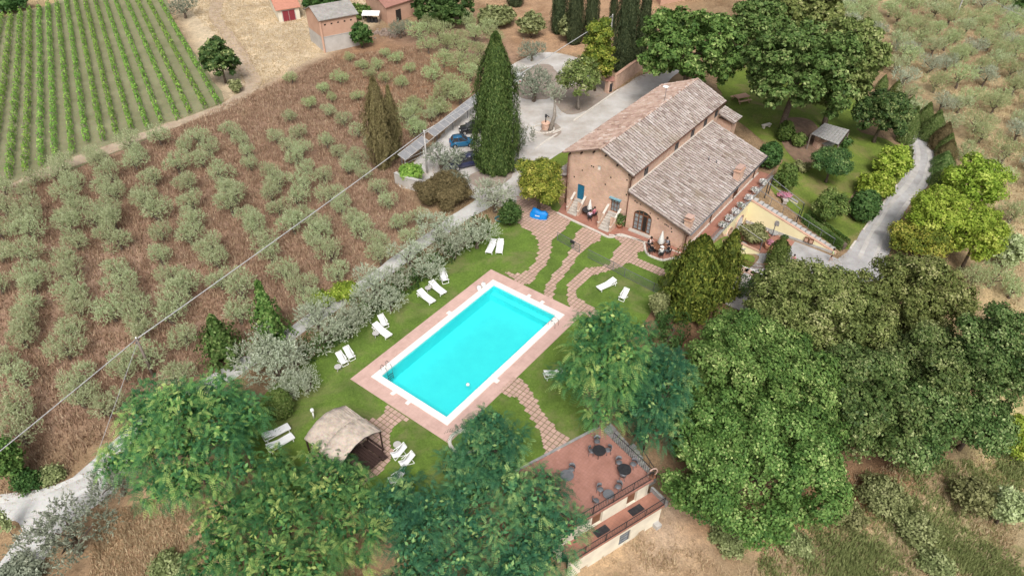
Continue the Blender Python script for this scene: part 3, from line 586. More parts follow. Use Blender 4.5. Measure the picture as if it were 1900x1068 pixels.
def shrub(name, label, box, m='box', clear=.0, ll=.16, lw=.11, cover=3.0, group=None, k=5, stem=True, clipped=False, cat='shrub'):
    B, R, rz, zc = fit(box, clear); s = sd(); r = np.random.default_rng(s); t = thing(name, label, cat, B, 0, group); lf = max(1.0, np.linalg.norm(B-[0, 0, CAM_H])/60)*(1 if clipped else 1.15); ll *= lf; lw *= lf; lobes = [(0, 0, zc, R, R, rz)] if clipped else make_lobes(r, R, R, rz, k, .45, zc, .3, .5)
    n = int((2*math.pi*R*R+2*math.pi*R*rz)*1.2*cover/(ll*lw*.5)/8); leaf_obj('foliage', crown_broad(s, lobes, n, 8, .14 if clipped else .30, ll, lw, .6, lo=-.8), LM[m], t)
    if stem: trunk_mb((0, 0, -.1), (0, 0, zc), max(.04, R*.07), [(q[0]*.7, q[1]*.7, q[2]) for q in lobes[1:4]], r).build('stem', M['bark'], t, True, False)
    return t
def column_tree(name, label, box, m='cypress', prof=None, dens=55, ll=.5, lw=.14, rag=.14, group=None, cat='tree', up=.9):
    """box: left, top, right, foot of the tree in the photo"""
    x0, y0, x1, y1 = box; cx = (x0+x1)/2; B = G(cx, y1); dep = (B-np.array([0, 0, CAM_H])) @ FWD; R = (x1-x0)/2/(FPX/dep); B = G(cx, y1)+np.array([0, 1, 0])*R*.75; B[2] = tz(B[0], B[1]); best = 3
    lo, hi = .5, 40
    for _ in range(40):
        mid = (lo+hi)/2; d = B+np.array([0, 0, mid])-np.array([0, 0, CAM_H]); y = 534-FPX*(d @ UPV)/(d @ FWD); lo, hi = (mid, hi) if y > y0 else (lo, mid)
    Hh = lo; s = sd(); t = thing(name, label, cat, B, 0, group); n = int(2*math.pi*R*Hh*.7*dens); leaf_obj('foliage', crown_column(s, R, Hh, n, prof, ll, lw, up, rag=rag), LM[m], t)
    MB().tube([(0, 0, -.2), (0, 0, Hh*.6)], [max(.06, R*.16), .03], 7).build('trunk', M['bark'], t, True, False); return t

# ================================================================== SETTING
PC = (6.64, -25.32); PL, PW, PM = 17.17, 8.89, 1.27          # pool (u, v) centre, outer coping size, deck margin
def prect(half_u, half_v): return [W(PC[0]+a*half_u, PC[1]+b*half_v)[:2] for a, b in ((-1, -1), (1, -1), (1, 1), (-1, 1))]
deck_in = prect(PW/2+PM-.3, PL/2+PM-.3)
LB_B, LB_R = U(1113, 794), U(1213, 889); LB_d = nrm(U(985, 862)-LB_B); LB_w = 8.6; LB_n = nrm(LB_R-LB_B); LB_len = np.linalg.norm(LB_R-LB_B)
def LB(a, b, z=0): return LB_R+LB_d*a+LB_n*b+np.array([0, 0, z])     # a along the front from its right corner, b outwards
LBfoot = [LB(.2, .9)[:2], LB(LB_w-.2, .9)[:2], LB(LB_w-.2, -LB_len+.4)[:2], LB(.2, -LB_len+.4)[:2]]

def pxpoly(l, h=0): return [G(a, b, h)[:2] for a, b in l]
ZONES = [  # outline in the photo, soil colour, growth, softness
 ([(-80,330),(0,345),(230,270),(440,175),(620,92),(760,55),(900,50),(1000,90),(880,175),(735,330),(790,410),(560,600),(300,740),(190,850),(0,930),(-80,940)], (.27,.18,.13), .03, 3),
 ([(60,440),(150,455),(300,470),(330,560),(260,620),(190,560),(80,560)], (.34,.235,.175), -.12, 3),
 ([(180,600),(260,640),(240,730),(160,740)], (.33,.22,.16), -.12, 3),
 ([(600,100),(700,70),(880,120),(860,190),(760,240),(640,200)], (.27,.165,.10), -.02, 4),
 ([(300,-40),(420,-60),(760,-60),(740,20),(610,100),(470,165),(420,190),(360,90)], (.51,.42,.30), -.22, 2.5),
 ([(-60,-60),(270,-60),(290,5),(150,10),(0,45),(-60,60)], (.34,.26,.15), -.05, 3),
 ([(870,-60),(1300,-60),(1260,20),(1150,90),(1060,100),(960,100),(900,40)], (.37,.24,.15), -.05, 4),
 ([(1370,-60),(2000,-60),(2000,620),(1850,560),(1790,420),(1770,250),(1700,190),(1650,130),(1520,30)], (.40,.32,.19), .06, 4),
 ([(1560,0),(1750,0),(1850,100),(1800,180),(1700,120),(1600,80)], (.34,.25,.155), .02, 6),
 ([(200,900),(420,880),(700,1000),(700,1120),(180,1120)], (.40,.275,.175), -.08, 3),
 ([(1040,1000),(1230,900),(1300,960),(1420,920),(1600,860),(1700,900),(1600,1120),(1000,1120)], (.42,.30,.19), .06, 3),
 ([(1180,940),(1270,900),(1320,1000),(1200,1060)], (.48,.36,.26), -.2, 2),
 ([(1480,930),(1900,820),(1990,1120),(1420,1120)], (.40,.335,.20), .22, 5),
 ([(1280,985),(1330,950),(1440,915),(1560,850),(1640,840),(1700,870),(1640,930),(1500,960),(1400,985)], (.46,.265,.135), -.1, 2.5),
 ([(1740,600),(1990,560),(1990,900),(1830,860)], (.39,.33,.17), .10, 3),
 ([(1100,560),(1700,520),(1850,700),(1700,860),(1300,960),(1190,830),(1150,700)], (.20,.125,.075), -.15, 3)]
def soil_at(x, y):
    c = np.tile(np.array([.27, .19, .115]), (len(x), 1)); g = np.zeros(len(x))
    for px, col, gr, so in ZONES:
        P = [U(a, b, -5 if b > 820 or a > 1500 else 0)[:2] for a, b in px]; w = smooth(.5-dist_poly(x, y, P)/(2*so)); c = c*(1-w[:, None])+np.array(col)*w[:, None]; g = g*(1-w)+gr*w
    return c, g
def make_ground():
    far = [150, 200, 300, 500, 900, 1600]; xs = np.concatenate([[-q for q in far[::-1]], np.arange(-112, 112.01, .75), far]); ys = np.concatenate([[-900, -400, -150, -60, -20, 0], np.arange(8, 152, .75), [170, 200, 260, 400, 700, 1400, 2200]])
    gx, gy = np.meshgrid(xs, ys); z = terr(gx, gy); nx, ny = len(xs), len(ys); V = np.stack([gx.ravel(), gy.ravel(), z.ravel()], 1)
    i = np.arange(nx-1)[None, :]+np.arange(ny-1)[:, None]*nx; F = np.stack([i, i+1, i+1+nx, i+nx], -1).reshape(-1, 4); cx = V[F, 0].mean(1); cy = V[F, 1].mean(1)
    kill = (dist_poly(cx, cy, deck_in) < -.2) | (dist_poly(cx, cy, LBfoot) < -.3); F = F[~kill]
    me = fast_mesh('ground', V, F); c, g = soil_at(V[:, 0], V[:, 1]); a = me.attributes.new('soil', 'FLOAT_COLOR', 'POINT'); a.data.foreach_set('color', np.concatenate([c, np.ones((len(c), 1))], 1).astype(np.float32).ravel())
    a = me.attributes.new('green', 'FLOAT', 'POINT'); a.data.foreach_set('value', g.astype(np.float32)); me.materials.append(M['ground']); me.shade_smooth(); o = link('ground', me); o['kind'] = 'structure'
make_ground()

lawn_px = [(452,800),(470,765),(500,724),(560,676),(620,632),(680,592),(740,546),(800,508),(850,468),(900,428),(945,395),(985,378),(1040,366)]
lawn_poly = catmull([G(*q)[:2] for q in lawn_px]+[W(0,-1)[:2], W(17,-1)[:2], W(17.2,-5)[:2], W(17.5,-12)[:2], W(17.6,-20)[:2], W(18.2,-24.5)[:2], W(20.9,-26.3)[:2], W(20.0,-29.5)[:2], W(18.8,-32.6)[:2], W(17.4,-36)[:2]]+[G(*q)[:2] for q in [(880,930),(700,935),(560,925),(470,870)]], .8)
sheet('lawn', lawn_poly, M['lawn'], .035, 1.0, [deck_in], .15)
# gravel track beside the lawn, parking court, road behind the house, drive, tracks
track_pts = [G(*q)[:2] for q in [(150,905),(230,830),(330,755),(430,690),(520,632),(600,578),(690,520),(770,462),(850,405),(920,362),(965,325)]]
sheet('gravel_track', catmull(ribbon(track_pts, [3.0, 2.5, 2.0, 1.7, 1.6, 1.6, 1.7, 1.8, 2.0, 2.3, 3.0]), .8), M['track'], .05, 1.2, (), .18)
sheet('white_road', catmull([G(*q)[:2] for q in [(-60,925),(0,925),(67,918),(128,898),(175,875),(215,845),(235,862),(205,915),(160,950),(125,975),(95,1015),(72,1050),(40,1100),(-40,1100),(5,1035),(30,1000),(42,985),(36,970),(10,958),(-60,965)]], .7), M['track'], .07, 1.0, (), .15)
parking_px = [(738,345),(768,300),(815,255),(880,190),(945,125),(1000,98),(1060,105),(1100,135),(1128,172),(1180,146),(1235,128),(1262,128),(1232,160),(1160,210),(1085,262),(1032,300),(1005,330),(962,372),(930,385),(890,372),(850,360),(790,352)]
sheet('parking_gravel', catmull([G(*q)[:2] for q in parking_px], .9), M['gravel'], .06, 1.3, (), .2)
drive_px = [(1700,232),(1722,255),(1738,285),(1736,318),(1718,348),(1694,368),(1674,402),(1655,441),(1648,480),(1640,520),(1560,520),(1552,490),(1577,461),(1619,402),(1644,368),(1664,343),(1681,323),(1691,287),(1684,250)]
sheet('gravel_drive', catmull([G(*q)[:2] for q in drive_px], .7), M['drive'], .06, 1.0, (), .12)
sheet('dirt_track', catmull(ribbon([G(*q)[:2] for q in [(-40,395),(0,362),(110,310),(215,272),(330,228),(400,205),(445,180),(468,160),(462,135),(440,95),(420,60),(400,30),(410,-20)]], [2.4, 2.4, 2.0, 2.0, 2.2, 2.4, 2.4, 2.0, 1.8, 2.2, 2.6, 2.6]), .8), M['dirt'], .05, 1.3, (), .25)
vyard_px = [(-90,60),(0,34),(40,22),(100,6),(160,-30),(290,-30),(318,30),(370,110),(412,180),(408,200),(330,235),(215,282),(120,320),(20,345),(-60,375)]
sheet('vineyard_soil', [p for p in catmull([G(*q)[:2] for q in vyard_px], 1.5)], M['vsoil'], .04, 1.6, (), .2)
def ruts(name, px, off, w, m, dz):
    C = np.array(catmull([G(*q)[:2] for q in px], 1.0, False)); t = np.gradient(C, axis=0); t /= np.linalg.norm(t, axis=1)[:, None]; nn = np.stack([-t[:, 1], t[:, 0]], 1)
    for s in (-1, 1): sheet(name, catmull(ribbon([tuple(q) for q in (C+nn*off*s)[::3]], [w, w*1.3, w*.8, w]), .8), m, dz, .8, (), .10)
rutm = mat('packed_gravel', (.50, .48, .46), (.36, .335, .31), .9, .95, .3, 14, fine=9); rutw = mat('packed_white_track', (.63, .625, .61), (.48, .47, .45), .8, .95, .3, 14, fine=9)
ruts('wheel_ruts', [(1702,252),(1715,285),(1708,322),(1690,352),(1662,385),(1640,420),(1615,462),(1600,500)], .75, .5, rutm, .085)
ruts('wheel_ruts', [(-20,945),(40,938),(100,922),(160,895),(212,868)], .8, .6, rutw, .095)
# garden lawns
gl_px = [(1340,178),(1335,150),(1400,120),(1500,130),(1600,190),(1590,240),(1650,262),(1690,300),(1684,326),(1645,366),(1617,402),(1574,463),(1500,420),(1455,375),(1428,350),(1445,312),(1448,290),(1400,250),(1358,215)]
sheet('garden_lawn', catmull([G(*q)[:2] for q in gl_px], .8), M['garden'], .05, .9, (), .15)
for nm, px in (('flower_bed', [(1452,225),(1500,222),(1530,262),(1520,300),(1478,300),(1450,262)]), ('flower_bed', [(1578,372),(1600,340),(1640,330),(1650,350),(1620,395),(1592,412),(1575,400)])):
    sheet(nm, catmull([G(*q)[:2] for q in px], .6), M['soil'], .08, .8, (), .15)
for nm, px in (('bare_soil', [(1030,170),(1100,150),(1140,160),(1110,195),(1062,212),(1035,200)]), ('bare_soil', [(960,135),(1010,120),(1040,140),(1030,178),(985,185),(955,170)]), ('bare_soil', [(1003,248),(1020,228),(1040,236),(1030,256)]), ('bare_soil', [(870,330),(930,300),(960,315),(930,345),(890,350)])):
    sheet(nm, catmull([G(*q)[:2] for q in px], .7), mat('stained_gravel', (.33, .275, .23), (.24, .185, .15), .5, .95, .4, 10, fine=6), .085, .9, (), .25)
# grass verge between the road and the house
verge = catmull([G(*q)[:2] for q in [(1012,303),(1062,272),(1130,228),(1202,176),(1212,182),(1160,240),(1090,290),(1040,320),(1018,318)]], .8); sheet('grass_verge', verge, M['garden'], .085, 1.0, (), .1)
# lower court: concrete and gravel on the level below the house
court_poly = catmull([W(17.2,13.9)[:2], W(22,13.8)[:2], W(28.0,13.5)[:2], W(30.5,12.0)[:2], W(30,4.5)[:2], W(25.5,-.6)[:2], W(22.3,-.4)[:2], W(21.2,3.0)[:2], W(21.3,8.4)[:2], W(17.2,7.0)[:2]], .7)
sheet('court_paving', court_poly, M['drive'], .05, .8)
sheet('court_tiles', [W(17.3,13.8)[:2], W(23.6,13.7)[:2], W(23.6,11.3)[:2], W(21.6,9.2)[:2], W(17.3,6.9)[:2]], M['redtile'], .07, .8)
sheet('lower_grass', catmull([W(17.6,1)[:2], W(18,6)[:2], W(20.7,8)[:2], W(21.4,6)[:2], W(20.6,3)[:2], W(20.2,.5)[:2]], .7), M['garden'], .06, .8)
sheet('stone_apron', catmull([W(20.2,.2)[:2], W(21,3)[:2], W(22.8,5)[:2], W(25.5,3.0)[:2], W(26,-.5)[:2], W(22,-3)[:2]], .7), M['gravel'], .09, .8)

# pool: deck ring, basin, coping, water
def ring(name, o_u, o_v, i_u, i_v, z0, z1, m):
    mb = MB(); O = [W(PC[0]+a*o_u, PC[1]+b*o_v) for a, b in ((-1, -1), (1, -1), (1, 1), (-1, 1))]; I = [W(PC[0]+a*i_u, PC[1]+b*i_v) for a, b in ((-1, -1), (1, -1), (1, 1), (-1, 1))]
    for k in range(4):
        l = (k+1) % 4; mb.prism([O[k], O[l], I[l], I[k]], z0, z1)
    return mb.build(name, m)
ring('pool_deck', PW/2+PM, PL/2+PM, PW/2-.05, PL/2-.05, -.10, .07, M['deck'])['kind'] = 'structure'
pool = thing('swimming_pool', 'long rectangular swimming pool of bright turquoise water with white coping', 'pool', W(*PC))
CO = .62
def part_ring(name, o_u, o_v, i_u, i_v, z0, z1, m):
    mb = MB(); O = [W(PC[0]+a*o_u, PC[1]+b*o_v) for a, b in ((-1, -1), (1, -1), (1, 1), (-1, 1))]; I = [W(PC[0]+a*i_u, PC[1]+b*i_v) for a, b in ((-1, -1), (1, -1), (1, 1), (-1, 1))]
    for k in range(4): mb.prism([O[k], O[(k+1) % 4], I[(k+1) % 4], I[k]], z0, z1)
    return mb.build(name, m, pool)
part_ring('coping', PW/2, PL/2, PW/2-CO, PL/2-CO, .02, .135, M['coping'])
iu, iv = PW/2-CO-.005, PL/2-CO-.005
mb = MB(); Q = lambda a, b, z: W(PC[0]+a*iu, PC[1]+b*iv, z)
for k in range(4):
    c = ((-1, -1), (1, -1), (1, 1), (-1, 1)); a, b = c[k], c[(k+1) % 4]; mb.add([Q(*a, -1.5), Q(*b, -1.5), Q(*b, .018), Q(*a, .018)], [(0, 1, 2, 3)])
mb.add([Q(-1, -1, -1.5), Q(1, -1, -1.5), Q(1, 1, -1.5), Q(-1, 1, -1.5)], [(0, 1, 2, 3)]); mb.build('basin', M['liner'], pool)
MB().prism([Q(-1, .93, 0), Q(1, .93, 0), Q(1, 1, 0), Q(-1, 1, 0)], -1.5, -.75).build('ledge', M['liner'], pool)
MB().add([Q(-.999, -.999, -.10), Q(.999, -.999, -.10), Q(.999, .999, -.10), Q(-.999, .999, -.10)], [(0, 1, 2, 3)]).build('water', M['water'], pool)
for q in [(729,730),(756,748),(979.5,551),(1005,562),(834,581),(922,707)]:
    P = U(*q, .07); uv = UVof(P); du, dv = uv[0]-PC[0], uv[1]-PC[1]
    if abs(abs(du)-PW/2) < abs(abs(dv)-PL/2): c = W(PC[0]+math.copysign(PW/2+.17, du), uv[1], .105)
    else: c = W(uv[0], PC[1]+math.copysign(PL/2+.17, dv), .105)
    MB().box(c, (.42, .34, .075), YAW).build('skimmer_lid', M['coping'], pool)
def ladder(q, inward, label):
    uv = UVof(U(*q, .1)); t = thing('pool_ladder', label, 'ladder', W(uv[0], uv[1], .1)); iu_, iv_ = inward
    for s in (-.3, .3):
        b = np.array([uv[0]-iv_*s, uv[1]+iu_*s]); pts = [W(b[0]-iu_*.55, b[1]-iv_*.55, .13)]+[W(b[0]+iu_*x, b[1]+iv_*x, z) for x, z in ((-.55, .65), (-.35, .92), (.0, .90), (.22, .55), (.26, -.9))]
        MB().tube(pts, .028, 6).build('rail', M['steel'], t, True)
    for z in (-.2, -.45, -.7): MB().beam(W(uv[0]+iu_*.25-iv_*.3, uv[1]+iv_*.25+iu_*.3, z), W(uv[0]+iu_*.25+iv_*.3, uv[1]+iv_*.25-iu_*.3, z), .10, .03).build('step', M['steel'], t)
ladder((720,688), (1, 0), 'steel pool ladder on the left long side near the corner by the straw pergola')
ladder((1024,602), (-1, 0), 'steel pool ladder at the corner under the feathery tree')
b = thing('float_ball', 'small white ball floating in the turquoise pool', 'ball', U(868,713,-.08)); MB().lathe((0, 0, 0), [(.02, -.16), (.12, -.12), (.17, 0), (.12, .12), (.02, .16)], 10).build('ball', M['white'], b, True, False)
for i, q in enumerate([(889,537),(897,531)]):
    t = thing('chlorine_drum', ['white plastic drum on the coping, the lower one of the pair', 'white plastic drum on the coping, the upper one of the pair'][i], 'drum', U(*q, .13), 0, 'white drums on the pool coping')
    MB().lathe((0, 0, 0), [(.2, 0), (.23, .05), (.23, .38), (.19, .42)], 10).build('drum', M['white'], t, True, False); MB().lathe((0, 0, .42), [(.17, 0), (.17, .06)], 10).build('lid', M['canvas'], t, True, False)

# ------------------------------------------------------------------ stone paths: square pavers laid parallel to the pool
paver_me = None
def paved(name, poly_px, limit=300):
    global paver_me
    poly = catmull([U(*q)[:2] for q in poly_px], .5); o = sheet(name, poly, M['moss'], .0, .8, [], 0, flat=.055)
    if paver_me is None:
        s, h, b = .176, .035, .018; vs = [(x*s, y*s, 0) for x, y in ((-1, -1), (1, -1), (1, 1), (-1, 1))]+[(x*s, y*s, h-.012) for x, y in ((-1, -1), (1, -1), (1, 1), (-1, 1))]+[(x*(s-b), y*(s-b), h) for x, y in ((-1, -1), (1, -1), (1, 1), (-1, 1))]
        fs = [(0+i, (i+1) % 4, 4+(i+1) % 4, 4+i) for i in range(4)]+[(4+i, 4+(i+1) % 4, 8+(i+1) % 4, 8+i) for i in range(4)]+[(8, 9, 10, 11)]; paver_me = bpy.data.meshes.new('paver'); paver_me.from_pydata(vs, [], fs); paver_me.materials.append(M['paver'])
    UVp = [UVof(np.array([p[0], p[1], 0])) for p in poly]; A = np.array(UVp); st = .43; cells = []
    for i in range(int(A[:, 0].min()/st)-1, int(A[:, 0].max()/st)+2):
        for j in range(int(A[:, 1].min()/st)-1, int(A[:, 1].max()/st)+2): cells.append(((i+.5)*st, (j+.5)*st))
    C = np.array(cells); C = C[dist_poly(C[:, 0], C[:, 1], UVp) < .06]
    WP = [W(a, b_, .057) for a, b_ in C]; WP.sort(key=lambda p: np.linalg.norm(p-np.array([0, 0, CAM_H])))
    for k, p in enumerate(WP[:limit]):
        e = bpy.data.objects.new('paver', paver_me); COL.objects.link(e); e.parent = o; e.location = p+np.array([0, 0, random.uniform(-.006, .006)]); e.rotation_euler = (random.uniform(-.01, .01), random.uniform(-.01, .01), YAW+random.uniform(-.02, .02))
    CA = np.array(cells); dd = dist_poly(CA[:, 0], CA[:, 1], UVp); EB = CA[(dd >= .06) & (dd < .40)]; mb = MB()
    for a, b_ in EB:
        for i in (-1, 0, 1):
            for j in (-1, 0, 1):
                c = (a+i*.125, b_+j*.125)
                if dist_poly([c[0]], [c[1]], UVp)[0] < .02: mb.box(W(c[0], c[1], .057+.014), (.122, .122, .03), YAW)
    if mb.v: mb.build('cut_pavers', M['paver'], o)['kind'] = 'stuff'
    if len(WP) > limit:
        mb = MB()
        for p in WP[limit:]: mb.box(p+np.array([0, 0, .017]), (.352, .352, .034), YAW)
        mb.build('paver_field', M['paver'], o)['kind'] = 'stuff'
    return o
paved('paved_path', [(962,366),(965,416),(984,429),(996,441),(1001,455),(1000,471),(996,483),(984,500),(969,508),(954,509),(936,506),(976,528),(989,518),(1000,505),(1012,490),(1017,482),(1021,468),(1022,451),(1028,441),(1039,433),(1049,421),(1058,411),(1034,397),(1028,392),(1000,375)])
paved('paved_path', [(1087,423),(1070,436),(1065,448),(1058,468),(1048,483),(1038,500),(1025,514),(1015,529),(1010,546),(1025,555),(1027,539),(1036,522),(1049,507),(1056,500),(1073,473),(1085,460),(1108,448),(1115,434)])
paved('paved_path', [(1138,441),(1154,451),(1142,465),(1137,478),(1130,492),(1108,496),(1088,499),(1070,511),(1058,524),(1054,537),(1054,554),(1057,567),(1085,585),(1108,585),(1102,572),(1085,563),(1072,554),(1068,542),(1077,527),(1100,511),(1145,498),(1172,488),(1232,514),(1230,501),(1186,482),(1182,470),(1194,463),(1196,451),(1159,440)])
paved('paved_path', [(930,728),(960,738),(980,765),(1001,796),(1007,823),(1014,841),(1057,817),(1034,799),(1011,772),(994,745),(974,711),(955,702)])
paved('paved_patio', [(721,755),(709,775),(686,780),(640,790),(590,822),(574,845),(576,870),(610,900),(664,899),(691,887),(712,870),(724,851),(726,838),(723,821),(723,804),(733,789),(748,780),(760,779)])

# ================================================================== FARMHOUSE
house = thing('farmhouse', 'long two-level brick farmhouse with mottled grey and pink tile roofs', 'house', W(8, 11))
def wall_panel(name, org, ax, outline, holes, m, thick=.35, inward=None, parent=house):
    """upright wall through org along ax; openings are cut and get their reveals"""
    org = np.asarray(org, float); ax = np.asarray(ax, float); inw = np.asarray(inward, float); V, F = pieces_tri(outline, 0, holes); P = lambda a, z, d=0: org+ax*a+np.array([0, 0, z])+inw*d
    mb = MB(); mb.add([P(a, z) for a, z in V], F)
    for h in holes:
        n = len(h)
        for i in range(n): a, b = h[i], h[(i+1) % n]; mb.add([P(*a), P(*b), P(*b, thick), P(*a, thick)], [(0, 1, 2, 3)])
    n = len(outline)
    for i in range(n): a, b = outline[i], outline[(i+1) % n]; mb.add([P(*a), P(*b), P(*b, thick), P(*a, thick)], [(0, 1, 2, 3)])
    return mb.build(name, m, parent)
def rect(a0, z0, a1, z1): return [(a0, z0), (a1, z0), (a1, z1), (a0, z1)]
def arch(a0, z0, a1, zs, rise, n=8): return [(a0, z0), (a1, z0)]+[(((a0+a1)/2)+(a1-a0)/2*math.cos(math.pi*i/n), zs+rise*math.sin(math.pi*i/n)) for i in range(n+1)]
MU, WU, MV, WV = 8.1, 15.4, 22.8, 20.7
def pane_at(parent, org, ax, inw, poly, d, m, name='pane'):
    mb = MB(); mb.add([np.asarray(org)+ax*a+np.array([0, 0, z])+inw*d for a, z in poly], [tuple(range(len(poly)))]); return mb.build(name, m, parent)
def window(org, ax, inw, r4, frame_m, pane_m, bars=1, name='window', mid=0, parent=house, dep=.12):
    a0, z0, a1, z1 = r4; mb = MB(); P = lambda a, z, d: np.asarray(org)+ax*a+np.array([0, 0, z])+inw*d; w = .07
    for p, q in (((a0+w/2, z0), (a0+w/2, z1)), ((a1-w/2, z0), (a1-w/2, z1)), ((a0+w, z0+w/2), (a1-w, z0+w/2)), ((a0+w, z1-w/2), (a1-w, z1-w/2))): mb.beam(P(*p, dep), P(*q, dep), w, w, up=inw)
    for i in range(bars): a = a0+(a1-a0)*(i+1)/(bars+1); mb.beam(P(a, z0+w, dep), P(a, z1-w, dep), .06, .05, up=inw)
    for i in range(mid): z = z0+(z1-z0)*(i+1)/(mid+1); mb.beam(P(a0+w, z, dep+.005), P(a1-w, z, dep+.005), .04, .04, up=inw)
    o = mb.build(name, frame_m, parent); pane_at(o, org, ax, inw, rect(a0+.02, z0+.02, a1-.02, z1-.02), dep+.03, pane_m); return o
O0 = W(0, 0)
inF = EV; 
front_holes = [rect(1.42, 1.30, 2.36, 3.30), rect(5.95, 1.42, 7.10, 3.12), rect(3.80, 5.95, 4.22, 6.50)]
wall_panel('wall', O0, EU, [(0, -.2), (MU, -.2), (MU, 7.0), (4.2, 8.56), (0, 6.85)], front_holes, M['brick_u'], .3, inF)
ah = arch(8.95, .22, 11.2, 2.25, .72)
wall_panel('wall', W(MU, -.03), EU, [(.0, -.2), (WU-MU, -.2), (WU-MU, 2.58), (.0, 4.80)], [[(a-MU, z) for a, z in ah]], M['brick_u'], .3, inF)
wall_panel('wall', W(0, 0), EV, [(0, -.2), (MV, -.2), (MV, 6.80), (0, 6.80)], [], M['brick_v'], .3, EU)
wall_panel('wall', W(0, MV), EU, [(0, -.2), (MU, -.2), (MU, 7.0), (4.2, 8.56), (0, 6.85)], [], M['brick_u'], .3, -EV)
def plane_px(px, py, P0, n):
    o = np.array([0, 0, CAM_H]); d = ray(px, py); t = ((P0-o) @ n)/(d @ n); return o+d*t
up_holes = []
for q in [(1199,318),(1255,275),(1284,254),(1307,238),(1327,222)]:
    P = plane_px(*q, W(MU, 0), EU); v = UVof(P)[1]; up_holes.append((v-.5, 5.2, v+.5, 6.35))
wall_panel('wall', W(MU, 0), EV, [(0, 4.4), (MV, 4.4), (MV, 7.02), (0, 7.02)], [rect(*h) for h in up_holes], M['brick_v'], .3, -EU)
for h in up_holes: window(W(MU, 0), EV, -EU, h, M['shutter'], M['darkpane'], 1, dep=.04)
se_holes = []
for q, w, z0, z1 in [((1304,422),.35,1.45,1.95),((1321,405),.4,1.4,1.95),((1343,387),.4,1.4,1.95),((1362,374),.5,.15,2.0),((1384,349),.4,1.4,1.95),((1403,332),.4,1.4,1.95)]:
    v = UVof(plane_px(*q, W(WU, 0), EU))[1]; se_holes.append((v-w, z0, v+w, z1))
wall_panel('wall', W(WU, -.03), EV, [(0, -.2), (WV, -.2), (WV, 2.58), (0, 2.58)], [rect(*h) for h in se_holes], M['brick_v'], .3, -EU)
for i, h in enumerate(se_holes): window(W(WU, 0), EV, -EU, h, M['wood'] if i == 3 else M['shutter'], M['darkpane'], 1, 'door' if i == 3 else 'window', dep=.04)
wall_panel('wall', W(MU, WV), EU, [(0, -.2), (WU-MU, -.2), (WU-MU, 2.58), (0, 4.80)], [], M['brick_u'], .3, -EV)
# front doors
pane_at(house, O0, EU, inF, rect(1.42, 1.30, 2.36, 3.30), .10, M['bluedoor'], 'door'); 
mb = MB()
for a in (1.65, 1.89, 2.13): mb.beam(W(a, .085, 1.32), W(a, .085, 3.28), .03, .03, up=EV)
mb.build('door_batten', M['bluedoor'], house)
g = window(O0, EU, inF, (5.95, 1.42, 7.10, 3.12), M['wood'], M['pane'], 2, 'glazed_door', 2); MB().box(W(6.52, -.12, 3.24), (1.45, .34, .14), YAW-math.pi/2).build('lintel', M['bluewood'], house)
window(O0, EU, inF, (3.80, 5.95, 4.22, 6.50), M['curb'], M['canvas'], 0, 'niche')
ad = MB(); P = lambda a, z, d: W(a, -.03+d, z)
for a in (9.02, 9.56, 10.06, 10.64, 11.14): ad.beam(P(a, .22, .14), P(a, 2.35 if abs(a-10.08) > .8 else 2.75, .14), .11, .08, up=EV)
ad.beam(P(9.0, .28, .14), P(11.15, .28, .14), .10, .08, up=EV); ad.beam(P(9.0, 2.36, .142), P(11.15, 2.36, .142), .12, .08, up=EV)
arch_door = ad.build('arched_door', M['wood'], house)
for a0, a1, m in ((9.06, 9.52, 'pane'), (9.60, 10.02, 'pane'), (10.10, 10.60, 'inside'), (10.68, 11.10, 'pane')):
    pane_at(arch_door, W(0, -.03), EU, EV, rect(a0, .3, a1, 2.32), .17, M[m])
    if m == 'pane':
        for z in (.75, 1.25, 1.8): MB().beam(P(a0, z, .15), P(a1, z, .15), .04, .04, up=EV).build('glazing_bar', M['wood'], arch_door)
pane_at(arch_door, W(0, -.03), EU, EV, [(a, z) for a, z in ah if z > 2.2], .2, M['darkpane'])
MB().box(W(10.08, -.25, .14), (2.7, .5, .18), YAW-math.pi/2).build('threshold', M['stone'], house)
